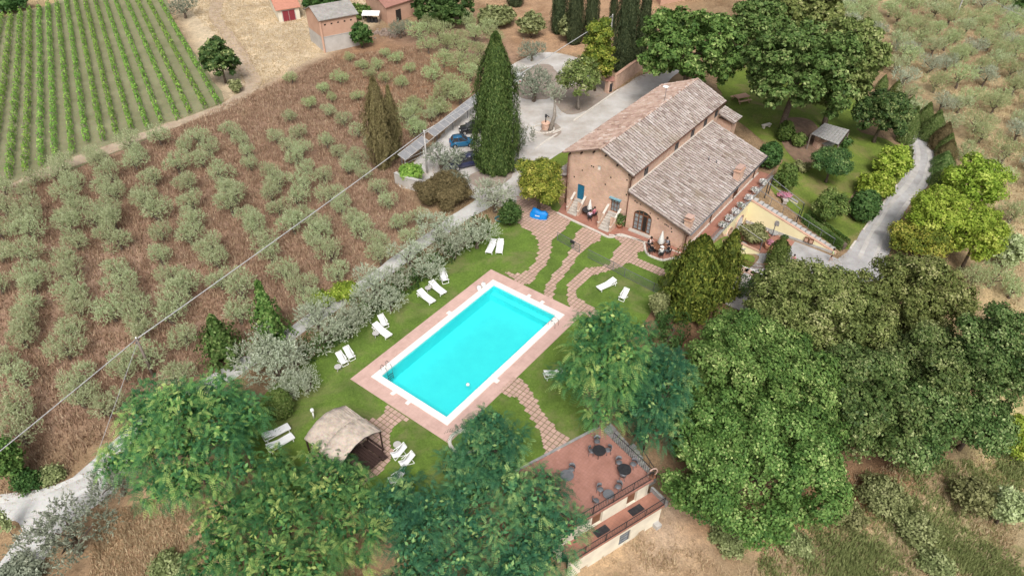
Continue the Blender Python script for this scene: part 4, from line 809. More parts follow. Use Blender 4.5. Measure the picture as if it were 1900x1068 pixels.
# roofs: an under-sheet and rows of half-round tiles
def tile_roof(name, e0, e1, r0, r1, m, pitch=.45, lenr=.55, under=.10):
    """e0-e1 along the eave, r0-r1 along the top"""
    e0, e1, r0, r1 = [np.asarray(q, float) for q in (e0, e1, r0, r1)]; L = np.linalg.norm(e1-e0); H = np.linalg.norm(r0-e0); nc = max(2, int(L/pitch)); nr = max(2, int(H/lenr)); nrm_ = nrm(np.cross(e1-e0, r0-e0)); nrm_ = nrm_ if nrm_[2] > 0 else -nrm_
    mb = MB(); mb.add([e0, e1, r1, r0, e0-nrm_*under, e1-nrm_*under, r1-nrm_*under, r0-nrm_*under], [(0, 1, 2, 3), (7, 6, 5, 4), (0, 4, 5, 1), (1, 5, 6, 2), (2, 6, 7, 3), (3, 7, 4, 0)], .12); base = mb.build(name, m, house, tint=True)
    r = np.random.default_rng(nc*7+nr); ang = np.linspace(-1.25, 1.25, 5); Vs = []; Fs = []; T = []; o = 0; w = pitch*.36
    along = (e1-e0)/nc
    for c in range(nc):
        colr = r.normal(0, .05)
        for k in range(nr):
            t0, t1 = k/nr-.012*(k > 0), (k+1)/nr; s = (c+.5+r.normal(0, .03))/nc; q0 = (e0+(e1-e0)*s)*(1-t0)+(r0+(r1-r0)*s)*t0; q1 = (e0+(e1-e0)*s)*(1-t1)+(r0+(r1-r0)*s)*t1; a = nrm(along); j = r.normal(0, .012)
            for q, kk, hh in ((q0, 1.05, .035+j), (q1, .85, .005+j)):
                for th in ang: Vs.append(q+a*math.sin(th)*w*kk+nrm_*(hh+(math.cos(th)-.3)*w*1.1*kk))
            for i in range(4): Fs.append((o+i, o+i+1, o+6+i, o+5+i))
            Fs.append((o+4, o+3, o+2, o+1, o))
            T += [float(np.clip(.52+colr+r.normal(0, .09), 0, 1))]*5; o += 10
    off = np.array(house.location); me = bpy.data.meshes.new('tile_courses'); me.from_pydata([tuple(v-off) for v in Vs], [], Fs); at = me.attributes.new('tint', 'FLOAT', 'FACE'); at.data.foreach_set('value', T); me.materials.append(m)
    ob = link('tile_courses', me, base); ob['kind'] = 'stuff'; return base
EL, ER, RZ = 7.12, 7.22, 8.86
tile_roof('roof', W(8.52, -.45, ER-.24), W(8.52, MV+.7, ER-.24), W(4.2, -.45, RZ), W(4.2, MV+.7, RZ), M['tiles'])
tile_roof('roof', W(-.55, MV+.45, EL-.26), W(-.55, -.45, EL-.26), W(4.2, MV+.45, RZ), W(4.2, -.45, RZ), M['redtiles'])
tile_roof('roof', W(15.95, -.5, 2.62), W(15.95, WV+.4, 2.62), W(8.12, -.5, 5.02), W(8.12, WV+.4, 5.02), M['tiles'])
mb = MB(); n = 52
for i in range(n):
    v0 = -.5+(MV+1.0)*i/n; v1 = v0+(MV+1.0)/n*1.08; mb.tube([W(4.2, v0, RZ+.055), W(4.2, v1, RZ+.035)], [.15, .125], 7); mb.t[-9:] = [random.random()*.6+.3]*9
mb.build('ridge_tiles', M['redtiles'], house, tint=True)['kind'] = 'stuff'
MB().beam(W(MU+.06, -.3, 5.12), W(MU+.06, WV+.3, 5.12), .16, .12).build('flashing', M['curb'], house)
for v0 in np.linspace(.2, MU-.2, 6): MB().beam(W(v0, -.38, min(6.72+(v0/4.2)*1.70, 6.72+((MU+.2-v0)/4.2)*1.70)), W(v0, .02, min(6.72+(v0/4.2)*1.70, 6.72+((MU+.2-v0)/4.2)*1.70)), .14, .14).build('purlin', M['darkwood'], house)
for a, b_, z in ((MU, 0, 4.6), (0, 0, 6.6)):
    MB().tube([W(a-.02, -.09, z), W(a-.02, -.09, .1)], .055, 6).build('downpipe', M['copper'], house, True)
MB().tube([W(8.6, -.2, 6.70), W(8.2, -.1, 6.5), W(8.1, -.09, 6.0), W(8.1, -.09, 4.5)], .055, 6).build('downpipe', M['copper'], house, True)
MB().tube([W(15.9, -.1, 2.45), W(15.46, -.08, 1.95), W(15.46, -.08, .1)], .055, 6).build('downpipe', M['copper'], house, True)
for q in [(1314,420),(1354,387),(1390,353)]:
    v = UVof(plane_px(*q, W(WU, 0), EU))[1]; MB().tube([W(15.93, v, 2.2), W(15.5, v, 1.95), W(15.5, v, .1)], .06, 6).build('downpipe', M['copper'], house, True)
for (a0, z) in ((-.62, EL-.30), (8.60, ER-.28)): MB().tube([W(a0, -.45, z), W(a0, MV+.45, z)], .075, 6).build('gutter', M['copper'], house, True)
MB().tube([W(16.03, -.5, 2.56), W(16.03, WV+.4, 2.56)], .075, 6).build('gutter', M['greymetal'], house, True)
MB().beam(W(15.47, .05, .12), W(15.47, WV, .12), .12, .34).build('plinth', M['curb'], house)
# small holes left by scaffolding
for q in [(3.05,6.15),(3.3,6.12),(5.6,5.6),(.9,4.0),(5.0,4.5),(7.6,6.0),(7.75,4.2),(1.9,5.2)]: MB().box(W(q[0], -.002, q[1]), (.16, .03, .16), YAW-math.pi/2).build('putlog_hole', M['inside'], house)
for q in [(8.9,3.85),(9.15,3.75),(9.6,3.7),(10.9,3.05),(11.9,2.75),(12.8,2.4),(13.0,2.38),(13.2,2.3),(13.6,2.2),(13.7,1.8)]: MB().box(W(q[0], -.032, q[1]), (.15, .03, .15), YAW-math.pi/2).build('putlog_hole', M['inside'], house)
# chimneys
def on_wing(px, py):
    n = nrm(np.cross(W(15.95, 0, 2.62)-W(8.12, 0, 5.02), EV)); return plane_px(px, py, W(15.95, 0, 2.70), n)
def chimney(P, su, sv, h, flues):
    u, v = UVof(P); z = P[2]; c = MB(); c.box(W(u, v, z+h/2-.3), (sv, su, h+.6), YAW); o = c.build('chimney', M['brick_v'], house)
    MB().box(W(u, v, z+h+.04), (sv+.16, su+.16, .10), YAW).build('cap', M['pinkplaster'], o)
    for i in range(flues):
        dv = (i-(flues-1)/2)*sv/flues
        MB().box(W(u, v+dv, z+h+.22), (.16, su*.8, .26), YAW).build('flue', M['brick_v'], o)
        if flues > 1: MB().box(W(u, v+dv, z+h+.37), (.34, su*1.0, .07), YAW).build('flue_tile', M['paver'], o)
    if flues == 1: MB().box(W(u, v, z+h+.40), (sv+.1, su+.1, .10), YAW).build('flue_tile', M['paver'], o)
chimney(on_wing(1369,329), .75, 1.45, 1.05, 4); chimney(on_wing(1277,418), .72, .75, .75, 1)
for q in [(1329,303),(1315,297)]:
    P = on_wing(*q); MB().tube([P, P+np.array([0, 0, .5])], .05, 6).build('vent_pipe', M['greymetal'], house, True)
# dish and aerial on the far slope
def on_left(px, py): n = nrm(np.cross(W(4.2, 0, RZ)-W(-.55, 0, EL-.26), EV)); return plane_px(px, py, W(4.2, 0, RZ+.06), n)
P = on_left(1233,187); dish = thing('roof_aerial', 'thin mast with a small white dish on the far roof slope', 'aerial', P)
MB().tube([P, P+np.array([0, 0, 1.7])], .03, 6).build('mast', M['greymetal'], dish, True); MB().lathe(P+np.array([-.1, 0, 1.65]), [(.03, -.05), (.25, .04), (.36, .16), (.33, .16), (.03, 0)], 12).build('dish', M['white'], dish, True)
# lean-to on the left of the gable, small porch at the back right
MB().prism([W(-2.3, .9), W(-.02, .9), W(-.02, 4.0), W(-2.3, 4.0)], 0, [2.6, 3.35, 3.35, 2.6]).build('lean_to', M['brick_u'], house)
tile_roof('roof', W(-2.7, .6, 2.60), W(-2.7, 4.3, 2.60), W(-.04, .6, 3.55), W(-.04, 4.3, 3.55), M['tiles'])
P = U(1352,212,3.2); pu, pv = UVof(P); MB().prism([W(pu-1.0, pv-1.0), W(pu+1.0, pv-1.0), W(pu+1.0, pv+1.0), W(pu-1.0, pv+1.0)], 0, 2.7).build('porch', M['brick_v'], house)
tile_roof('roof', W(pu+1.5, pv-1.4, 2.75), W(pu+1.5, pv+1.4, 2.75), W(pu-1.2, pv-1.4, 3.6), W(pu-1.2, pv+1.4, 3.6), M['tiles'])
# stairs to the two raised doors
def stair(a0, a1, top, run, n, rail):
    s = MB()
    for i in range(n): h = top*(n-i)/n; s.box(W((a0+a1)/2, -(run*(i+.5)/n)-.01, h/2), (run/n-.002, a1-a0, h), YAW)
    o = s.build('stair', M['stone'], house)
    for a in (a0-.13, a1+.13):
        vs = [W(a-.1, -.01, 0), W(a+.1, -.01, 0), W(a+.1, -run+.2, 0), W(a-.1, -run+.2, 0)]; MB().prism(vs, .0, [top+.75, top+.75, .75, .75]).build('parapet', M['brick_v'], o)
        MB().beam(W(a, -.02, top+.79), W(a, -run+.15, .79), .26, .07).build('parapet_cap', M['curb'], o)
stair(1.30, 2.50, 1.28, 1.75, 6, 0); stair(5.85, 7.15, 1.40, 2.25, 7, 0)

# terraces in front and along the right side
def curb_line(name, pts, w, h, z0, m, parent):
    mb = MB(); C = [np.array([p[0], p[1], 0]) for p in catmull(pts, .35, False)]
    for i in range(len(C)-1):
        d = nrm(C[i+1]-C[i]); mb.beam(C[i]+np.array([0, 0, z0+h/2]), C[i+1]+d*.02+np.array([0, 0, z0+h/2]), w, h)
    return mb.build(name, m, parent)
c1 = [(1034,396),(1052,405),(1075,416),(1108,431),(1128,441),(1137,441),(1143,438),(1151,436),(1165,440),(1180,445),(1194,451),(1196,457),(1197,465),(1203,474),(1216,480),(1230,484),(1245,481),(1262,478)]
tp = [U(*q)[:2] for q in c1]
sheet('front_terrace', [W(-.2,-.05)[:2]]+catmull(tp, .4, False)+[W(15.9,-.9)[:2], W(15.7,-.1)[:2]], M['redtile'], 0, .8, flat=.13)
o = curb_line('terrace_curb', tp, .22, .20, -.02, M['curb'], None); tag(o, 'pale wavy curb edging the red tiled terrace in front of the farmhouse', 'curb')
o = curb_line('terrace_curb', [W(7.5, -2.55)[:2], W(9.2, -1.75)[:2], W(12, -1.2)[:2], W(15.4, -.75)[:2]], .14, .06, .12, M['curb'], None); tag(o, 'thin pale curb strip running along the foot of the arched door wall', 'curb')
side = [W(15.4, -.2), W(17.15, -.8), W(17.15, 21.5), W(15.4, 21.5)]
MB().prism(side, -.4, .10).build('side_terrace', M['redtile'])['kind'] = 'structure'

# ------------------------------------------------------------------ retaining walls, outdoor stair, lower court
rw = thing('retaining_wall', 'tall yellow rendered retaining wall with arches below the flower pot terrace', 'wall', W(17.2, 10, -3))
arches = [arch(7.6, -3, 9.4, -1.5, .6), arch(10.6, -3, 12.6, -1.5, .7)]
wall_panel('wall', W(17.2, 0), EV, [(6.0, -3.1), (14.6, -3.1), (14.6, -.05), (6.0, -.05)], arches, M['plaster'], .35, -EU, rw)
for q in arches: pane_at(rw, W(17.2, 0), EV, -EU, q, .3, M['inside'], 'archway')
for q in arches:
    mb = MB(); n = len(q)
    for i in range(1, n-1): mb.beam(W(17.22, q[i][0], q[i][1]), W(17.22, q[i+1][0], q[i+1][1]), .10, .22, up=EU)
    mb.beam(W(17.22, *q[n-1]), W(17.22, *q[0]), .10, .22, up=EU); mb.build('arch_brick', M['brick_v'], rw)
MB().beam(W(17.12, -.8, .06), W(17.12, 21.5, .06), .34, .14).build('edge_stone', M['greystone'], rw)
MB().add([W(17.2, 14.6, -2.6), W(17.2, 21.5, -1.6), W(17.2, 21.5, -.02), W(17.2, 14.6, -.02)], [(0, 1, 2, 3)]).build('wall', M['plaster'], rw)
MB().add([W(17.2, -1, -1.2), W(17.2, 6.0, -3), W(17.2, 6.0, -.02), W(17.2, -1, -.02)], [(0, 1, 2, 3)]).build('wall', M['plaster'], rw)
rail = thing('terrace_railing', 'thin grey metal railing along the edge of the side terrace', 'railing', W(17.1, 10, .1))
MB().tube([W(17.15, 2.5, 1.0), W(17.15, 14.4, 1.0)], .03, 5).build('top_rail', M['greymetal'], rail); MB().tube([W(17.15, 15.8, 1.0), W(17.15, 21.3, 1.0)], .03, 5).build('top_rail', M['greymetal'], rail)
mb = MB()
for v in np.arange(2.5, 21.3, .35):
    if not 14.4 < v < 15.8: mb.beam(W(17.15, v, .1), W(17.15, v, 1.0), .02, .02)
mb.build('bars', M['greymetal'], rail)['kind'] = 'stuff'
st = thing('outdoor_stair', 'long straight outdoor stair of grey stone slabs descending along the yellow wall', 'stair', W(22, 14.6, -1.5))
u0, u1, zA, zB, nst = 17.3, 27.9, 0.0, -2.95, 17
for i in range(nst):
    ua, ub = u0+(u1-u0)*i/nst, u0+(u1-u0)*(i+1)/nst; z = zA+(zB-zA)*(i+.6)/nst
    MB().box(W((ua+ub)/2, 14.98, z-.27), (1.0, (ub-ua)-.004, .46), YAW).build('riser', M['greystone'], st); MB().box(W((ua+ub)/2-.04, 14.98, z-.02), (.86, (ub-ua)-.13, .06), YAW).build('tread', M['concrete'], st)
sw = MB(); sw.add([W(u0-.1, 14.15, -3.1), W(u1+.3, 14.15, -3.1), W(u1+.3, 14.15, zB+.05), W(u0-.1, 14.15, zA+.02), W(u0-.1, 14.46, -3.1), W(u1+.3, 14.46, -3.1), W(u1+.3, 14.46, zB+.05), W(u0-.1, 14.46, zA+.02)], [(0, 1, 2, 3), (7, 6, 5, 4), (3, 2, 6, 7), (1, 5, 6, 2), (0, 3, 7, 4)])
sw.build('flank_wall', M['plaster'], st)
MB().beam(W(u0-.1, 14.31, zA+.07), W(u1+.3, 14.31, zB+.10), .36, .09).build('coping', M['pinkplaster'], st)
MB().beam(W(u0-.1, 14.10, -2.86), W(u1+.2, 14.10, -2.86), .06, .34).build('skirting', M['concrete'], st)
hr = MB(); hr.tube([W(u0+.2, 15.6, zA+.95), W(u1-.3, 15.6, zB+.95)], .03, 5)
for t in np.linspace(0, 1, 7): u = u0+.3+(u1-u0-.8)*t; z = zA+(zB-zA)*(u-u0)/(u1-u0); hr.beam(W(u, 15.6, z-.3), W(u, 15.6, z+.95), .04)
hr.build('handrail', M['greymetal'], st)
MB().add([W(20.7, 14.13, -1.75), W(20.7, 14.13, -1.35)], []); 
nb = MB(); nb.box(W(20.95, 14.12, -1.75), (.06, .55, .5), YAW); nb.box(W(20.95, 14.12, -1.42), (.06, .36, .16), YAW); nb.build('niche_lamp', M['greystone'], st)
MB().lathe(W(20.95, 13.75, -2.9), [(.55, 0), (.62, .18), (.55, .22)], 12).build('niche_basin', M['greystone'], st, True)
mbx = thing('wall_boxes', 'pair of small brown wooden boxes fixed to the yellow stair wall', 'box', W(25.0, 14.05, -2.3))
for d in (-.28, .28):
    c = MB(); c.box(W(25.0+d, 14.0, -2.32), (.24, .48, .55), YAW); bxo = c.build('box', M['wood'], mbx); MB().box(W(25.0+d, 13.87, -2.32), (.02, .34, .40), YAW).build('box_face', M['pinkplaster'], bxo)
w2 = thing('ramp_wall', 'low triangular yellow wall between the court tiles and the round table', 'wall', W(19, 7.5, -3))
A_, B_ = W(17.25, 6.3), W(21.1, 8.9); nn_ = nrm(np.cross(B_-A_, (0, 0, 1)))*.16
mb = MB(); P8 = [A_-nn_, B_-nn_, B_+nn_, A_+nn_]; mb.prism(P8, -3.1, [-.6, -2.75, -2.75, -.6]); mb.build('wall', M['plaster'], w2)
MB().beam(A_+np.array([0, 0, -.55]), B_+np.array([0, 0, -2.70]), .42, .10).build('coping', M['pinkplaster'], w2)
w3 = thing('garden_wall', 'small yellow wall wedge with grey coping at the far end of the terrace', 'wall', W(19.4, 19.4, -1))
a_, b__ = W(17.5, 19.3), W(21.4, 19.6); nn_ = nrm(np.cross(b__-a_, (0, 0, 1)))*.15; MB().prism([a_-nn_, b__-nn_, b__+nn_, a_+nn_], [-1.6, -2.4, -2.4, -1.6], [-.05, -1.35, -1.35, -.05]).build('wall', M['plaster'], w3)
MB().beam(a_+np.array([0, 0, 0]), b__+np.array([0, 0, -1.3]), .40, .10).build('coping', M['greystone'], w3)
pg = thing('metal_pergola', 'dark metal pergola frame standing beside the grey stone stair', 'pergola', W(21, 16.5, -.7))
for q in [(18.2, 16.2), (18.2, 17.4), (22.6, 16.2), (22.6, 17.4)]: z = tz(*W(*q)[:2]); MB().beam(W(*q, z-.1), W(*q, z+2.2), .09).build('post', M['darkmetal'], pg)
for v in (16.2, 17.4): MB().tube([W(18.2, v, tz(*W(18.2, v)[:2])+2.2), W(22.6, v, tz(*W(22.6, v)[:2])+2.2)], .035, 5).build('beam', M['greymetal'], pg)
# pots of white flowers on the terrace edge
for i, q in enumerate([(1345,420),(1357,408),(1369,396),(1380,385),(1394,370),(1407,357),(1426,343)]):
    v = UVof(U(*q, .5))[1]; t = thing('flower_pot', ['pot of white flowers nearest the conifer pair on the terrace edge', 'second pot of white flowers along the terrace edge from the conifer pair', 'third pot of white flowers along the terrace edge from the conifer pair', 'middle pot of white flowers in the terrace edge row', 'pot of white flowers by the head of the stone stair', 'second last pot of white flowers on the terrace edge', 'last pot of white flowers at the far end of the terrace'][i], 'flower pot', W(17.0, v, .13), 0, 'white flower pots along the side terrace')
    MB().lathe((0, 0, 0), [(.16, 0), (.24, .34), (.20, .36)], 9).build('pot', M['terracotta'], t, True, False); leaf_obj('flowers', crown_broad(sd(), [(0, 0, .58, .42, .42, .32)], 60, 6, .12, .15, .11, .8, lo=-.7), LM['flower_w'], t)
def round_table(name, label, P, r, h, m, cat='table', group=None, legm=None):
    t = thing(name, label, cat, P, 0, group); MB().lathe((0, 0, 0), [(r, h-.04), (r, h)], 16).build('tabletop', M[m], t, False, False)
    for k in range(3): a = k*2.094+.3; MB().beam((r*.65*math.cos(a), r*.65*math.sin(a), 0), (r*.2*math.cos(a), r*.2*math.sin(a), h-.05), .04).build('leg', M[legm or m], t, world=False)
    return t
def umbrella(label, P, hh=2.6, r=.34, group='closed white parasols'):
    t = thing('closed_parasol', label, 'parasol', P, 0, group); MB().tube([(0, 0, 0), (0, 0, hh)], .025, 6).build('pole', M['wood'], t, True, False)
    n = 14; mb = MB(); prof = [(r*.75, hh*.34), (r, hh*.42), (r*.66, hh*.62), (r*.34, hh*.84), (.035, hh)]; vs = []
    for rr, z in prof:
        for k in range(n): a = 2*math.pi*k/n; q = rr*(1.12 if k % 2 else .82); vs.append((q*math.cos(a), q*math.sin(a), z))
    fs = [(i*n+k, i*n+(k+1) % n, (i+1)*n+(k+1) % n, (i+1)*n+k) for i in range(len(prof)-1) for k in range(n)]; mb.add(vs, fs); mb.build('canopy', M['canvas'], t, True, False)
    MB().lathe((0, 0, hh), [(.02, -.02), (.03, .02), (.005, .08)], 6).build('finial', M['wood'], t, True, False)
    MB().box((0, 0, .04), (.5, .5, .08)).build('base', M['greystone'], t, world=False); return t
def chair(name, label, P, rz, m, group, slat=False):
    t = thing(name, label, 'chair', P, rz, group); MB().lathe((0, 0, 0), [(.22, .43), (.24, .45), (.22, .47)], 10).build('seat', M[m], t, True, False)
    mb = MB(); n = 8; vs = []
    for i in range(n+1):
        a = -1.15+2.3*i/n
        for z, k in ((.52, 1.0), (.92-.10*abs(a), 1.12)): vs.append((.25*k*math.sin(a), .25*k*math.cos(a), z))
    mb.add(vs, [(2*i, 2*i+2, 2*i+3, 2*i+1) for i in range(n)]); bo = mb.build('backrest', M[m], t, True, False); sol = bo.modifiers.new('thick', 'SOLIDIFY'); sol.thickness = .03
    for x, y in ((-.17, -.15), (.17, -.15), (-.17, .17), (.17, .17)): MB().tube([(x*1.15, y*1.15, 0), (x, y, .44)], .02, 5).build('leg', M[m], t, True, False)
    return t
round_table('round_table', 'round grey table on the lower grass beside the white parasol', G(1374,455,.7)-np.array([0, 0, .7]), .85, .74, 'greystone')
umbrella('closed white parasol hanging by the round grey table on the lower level', G(1360,460), 2.9, .40)
for i, q in enumerate([(1359,462),(1368,468)]): P = G(*q); chair('garden_chair', ['dark chair between the white parasol and the grey round table', 'dark chair in front of the grey round table'][i], P, 2.0+i, 'darkmetal', 'chairs by the round grey table')
umbrella('closed white parasol over the small table between the two stairs', U(1093,398,.13), 2.1, .30); round_table('small_table', 'dark round table under the parasol between the two stairs', U(1091,398,.13), .75, .72, 'darkmetal', group=None)
umbrella('closed white parasol over the crowded table at the house corner', U(1224,463,.13), 2.5, .36); round_table('dining_table', 'round brown dining table crowded with people at the house corner', U(1222,466,.13), .85, .74, 'wood')
# pots, planting and fence of the lower court
pt = thing('plant_pot', 'large ribbed terracotta pot with a red flowering plant on the court tiles', 'plant pot', G(1426,462)); MB().lathe((0, 0, 0), [(.38, 0), (.52, .22), (.48, .26), (.58, .48), (.54, .52), (.64, .72), (.56, .76)], 14).build('pot', M['terracotta'], pt, True, False); leaf_obj('plant', crown_broad(sd(), [(0, 0, .95, .40, .40, .28)], 60, 6, .1, .18, .12), LM['flower_p'], pt)
pt = thing('plant_pot', 'terracotta pot with a leafy plant right of the second stair', 'plant pot', U(1149,422,.13)); MB().lathe((0, 0, 0), [(.24, 0), (.38, .42), (.42, .48), (.34, .5)], 12).build('pot', M['terracotta'], pt, True, False); leaf_obj('plant', crown_broad(sd(), [(0, 0, 1.1, .5, .5, .75)], 40, 6, .2, .34, .10), LM['laurel'], pt)
pt = thing('plant_pot', 'small box bush in a pot at the corner of the court tiles', 'plant pot', G(1454,448)); MB().lathe((0, 0, 0), [(.22, 0), (.3, .36)], 10).build('pot', M['terracotta'], pt, True, False); leaf_obj('plant', crown_broad(sd(), [(0, 0, .6, .42, .42, .36)], 60, 6, .1, .12, .09), LM['hedge'], pt)
shrub('planting', 'mixed flowering shrubs filling the bed under the yellow wall', (1372,412,1425,454), 'shrub', ll=.2, lw=.12)
cf = thing('hanging_awning', 'slim metal posts with a guy rail beside the court tiles', 'post', G(1408,470))
for q in [(1408,470),(1432,440)]: B = G(*q); MB().beam(B, B+np.array([0, 0, 1.9]), .08).build('post', M['greymetal'], cf)
MB().tube([W(17.4, 9.9, -.7), G(1408,470)+np.array([0, 0, 1.85])], .035, 5).build('rail', M['concrete'], cf)
fence_p = [G(*q) for q in [(1378,492),(1390,496),(1405,499),(1420,499),(1436,497)]]
fe = thing('picket_fence', 'low brown picket fence along the lower grass by the curved steps', 'fence', fence_p[2])
mb = MB(); C = catmull(fence_p, .14, False)
for c in C: z = tz(*c); mb.beam((c[0], c[1], z), (c[0], c[1], z+.85), .05, .03)
mb.build('pickets', M['wood'], fe)['kind'] = 'stuff'
for dz in (.25, .7): MB().tube([(c[0], c[1], tz(*c)+dz) for c in C], .025, 4).build('rail', M['wood'], fe)
cs = thing('curved_steps', 'curved brick steps with white edges beside the stone apron', 'steps', G(1400,505))
for i, q in enumerate([(1379,501),(1391,506),(1402,510),(1413,514),(1424,516),(1436,517)]):
    B = G(*q); a = YAW-1.6-.08*i; o = MB().box(B+np.array([0, 0, .10]), (1.15, .72, .20), a).build('step', M['paver'], cs); MB().box(B+np.array([math.cos(a+1.57)*.38, math.sin(a+1.57)*.38, .12]), (1.16, .12, .22), a).build('edge', M['white'], o)
fb = thing('flower_bench', 'stone trough overflowing with pink flowers by the far yellow wedge wall', 'planter', G(1453,372)); 
MB().box((0, 0, .5), (1.9, .6, .18), YAW+.6).build('trough', M['stone'], fb, world=False)
for d in (-.7, .7): MB().box((d*math.cos(YAW+.6), d*math.sin(YAW+.6), .2), (.14, .5, .42), YAW+.6).build('leg', M['stone'], fb, world=False)
leaf_obj('flowers', crown_broad(sd(), [(0, 0, .8, .9, .5, .3)], 110, 6, .14, .17, .12), LM['flower_p'], fb)

# ------------------------------------------------------------------ lower terrace building
lb = thing('terrace_building', 'cream two level building with a red tiled roof terrace at the lawn edge', 'building', LB(LB_w/2, -3, -3))
LZ = .06; B0 = -LB_len
def lbp(name, a0, a1, b0, b1, z0, z1, m, parent=lb): return MB().prism([LB(a0, b0), LB(a1, b0), LB(a1, b1), LB(a0, b1)], z0, z1).build(name, M[m], parent)
lbp('roof_terrace', 0, LB_w, B0, .0, -.22, LZ, 'rooftile_floor'); lbp('kerb', -.02, LB_w, B0-.22, B0-.01, -.3, LZ+.06, 'greystone')
front = LB_d; inn = -LB_n
uh = [rect(1.35, -1.98, 2.35, -.50), rect(4.7, -1.98, 5.7, -.50)]
wall_panel('wall', LB(0, -.15), LB_d, [(.25, -2.05), (LB_w, -2.05), (LB_w, -.23), (.25, -.23)], uh, M['cream'], .3, inn, lb)
for h in uh: o = pane_at(lb, LB(0, -.15), LB_d, inn, h, .2, M['wood'], 'door'); lbp('door_mat', h[0][0]-.1, h[1][0]+.1, .15, .75, -1.99, -1.965, 'darkmetal')
lbp('side_wall', .22, .5, B0, -.15, -4.7, -.23, 'cream'); lbp('side_wall', LB_w-.3, LB_w, B0, -.15, -4.7, -.23, 'cream')
WD = 1.30
lbp('balcony', -.25, LB_w, -.16, WD, -2.18, -2.00, 'redtile'); lbp('parapet', -.45, -.26, -.3, WD+.1, -2.2, -1.55, 'greystone')
lh = [rect(2.9, -4.2, 4.0, -2.7), rect(1.3, -4.45, 2.0, -4.0), rect(6.9, -4.45, 7.6, -4.0)]
wall_panel('wall', LB(0, WD-.1), LB_d, [(-.1, -4.9), (LB_w, -4.9), (LB_w, -2.19), (-.1, -2.19)], lh, M['cream'], .3, inn, lb)
for i, h in enumerate(lh):
    if i == 0: window(LB(0, WD-.1), LB_d, inn, (2.9, -4.2, 4.0, -2.7), M['greymetal'], M['pane'], 0, 'window', 3, lb)
    else: pane_at(lb, LB(0, WD-.1), LB_d, inn, h, .18, M['inside'], 'vent')
lbp('side_wall', -.1, .2, -.3, WD-.4, -4.8, -2.19, 'cream'); lbp('drain_chute', .0, .5, WD-.1, WD+.35, -4.7, -4.0, 'concrete')
for k, (bb, z, h, a0, a1) in enumerate([(-.05, LZ, 1.0, .1, LB_w), (WD-.05, -2.0, .95, -.2, LB_w)]):
    rl = thing('balcony_railing', ['dark metal bar railing along the front of the red roof terrace', 'dark metal bar railing along the lower balcony of the cream building'][k], 'railing', LB(3, bb, z), 0, 'railings of the cream building')
    for zz in (.08, h): MB().beam(LB(a0, bb, z+zz), LB(a1, bb, z+zz), .05, .04).build('rail', M['darkmetal'], rl)
    mb = MB()
    for a in np.arange(a0, a1, .16): mb.beam(LB(a, bb, z+.08), LB(a, bb, z+h), .022)
    mb.build('bars', M['darkmetal'], rl)['kind'] = 'stuff'
    for a in np.arange(a0, a1, 1.9): MB().beam(LB(a, bb, z), LB(a, bb, z+h+.02), .05).build('post', M['darkmetal'], rl)
rl = thing('side_railing', 'dark railing down the stair side of the red roof terrace', 'railing', LB(.05, -2, LZ), 0); MB().beam(LB(.05, -.1, LZ+1), LB(.05, B0+1.6, LZ+1), .05).build('rail', M['darkmetal'], rl)
mb = MB()
for b_ in np.arange(B0+1.6, -.1, .2): mb.beam(LB(.05, b_, LZ), LB(.05, b_, LZ+1), .022)
mb.build('bars', M['darkmetal'], rl)['kind'] = 'stuff'
ss = thing('side_steps', 'winding grey stone steps beside the red roof terrace', 'steps', LB(-.8, B0+.6, -1))
for i in range(11): a = -.35-.10*i if i < 4 else -1.15; b_ = B0+.35+.42*i; MB().prism([LB(a+.9 if i > 3 else a+.3, b_), LB(a-.75, b_-.15*(4-i if i < 4 else 0)), LB(a-.75, b_+.40), LB(a+.9 if i > 3 else a+.3, b_+.41)], -3.2, -.06-.27*i).build('step', M['greystone'], ss)
MB().beam(LB(-2.0, B0+.2, .5), LB(-2.0, B0+5, -2.2), .05).build('rail', M['darkmetal'], ss)
for i in range(6): b_ = B0+.3+.9*i; z = .45-2.7*i/5; MB().beam(LB(-2.0, b_, z-1.1), LB(-2.0, b_, z), .04).build('post', M['darkmetal'], ss)
desc = [('round dark metal table on the far corner of the red roof terrace', (1112,835), [(1108,818),(1098,836),(1128,834)]), ('round dark metal table at the right edge of the red roof terrace', (1159,870), [(1149,857),(1175,860),(1156,881)]),
        ('small grey metal table near the front railing of the roof terrace', (1129,916), [(1114,907),(1147,902),(1106,928)]), ('dark metal table half under the feathery tree on the roof terrace', (1052,881), [(1060,870)])]
wh = ['far corner', 'right edge', 'front railing', 'feathery tree']
for (lab, q, chs), w_ in zip(desc, wh):
    T = U(*q, LZ+.7)-np.array([0, 0, .7]); round_table('terrace_table', lab, T, .52 if w_ != 'front railing' else .42, .72, 'darkmetal' if w_ in ('far corner', 'right edge') else 'greymetal', group='metal tables on the red roof terrace')
    for i, c in enumerate(chs):
        P = U(*c, LZ+.45)-np.array([0, 0, .45]); d = P-T; chair('terrace_chair', f'metal chair {["behind", "right of", "in front of"][i]} the roof terrace table by the {w_}', P, math.atan2(d[1], d[0])-math.pi/2, 'greymetal', 'metal chairs on the red roof terrace')
bk = thing('wicker_hoop', 'brown wicker hoop basket on the right corner of the roof terrace', 'basket', U(1209,884,LZ)); th = [(.42*math.cos(a), 0, .5+.5*math.sin(a)) for a in np.linspace(0, 2*math.pi, 15)]
MB().tube([(x*math.cos(.4), x*math.sin(.4), z) for x, _, z in th], .06, 6, False).build('hoop', M['paver'], bk, True, False); MB().lathe((0, 0, 0), [(.28, 0), (.33, .16)], 10).build('base', M['wood'], bk, True, False)

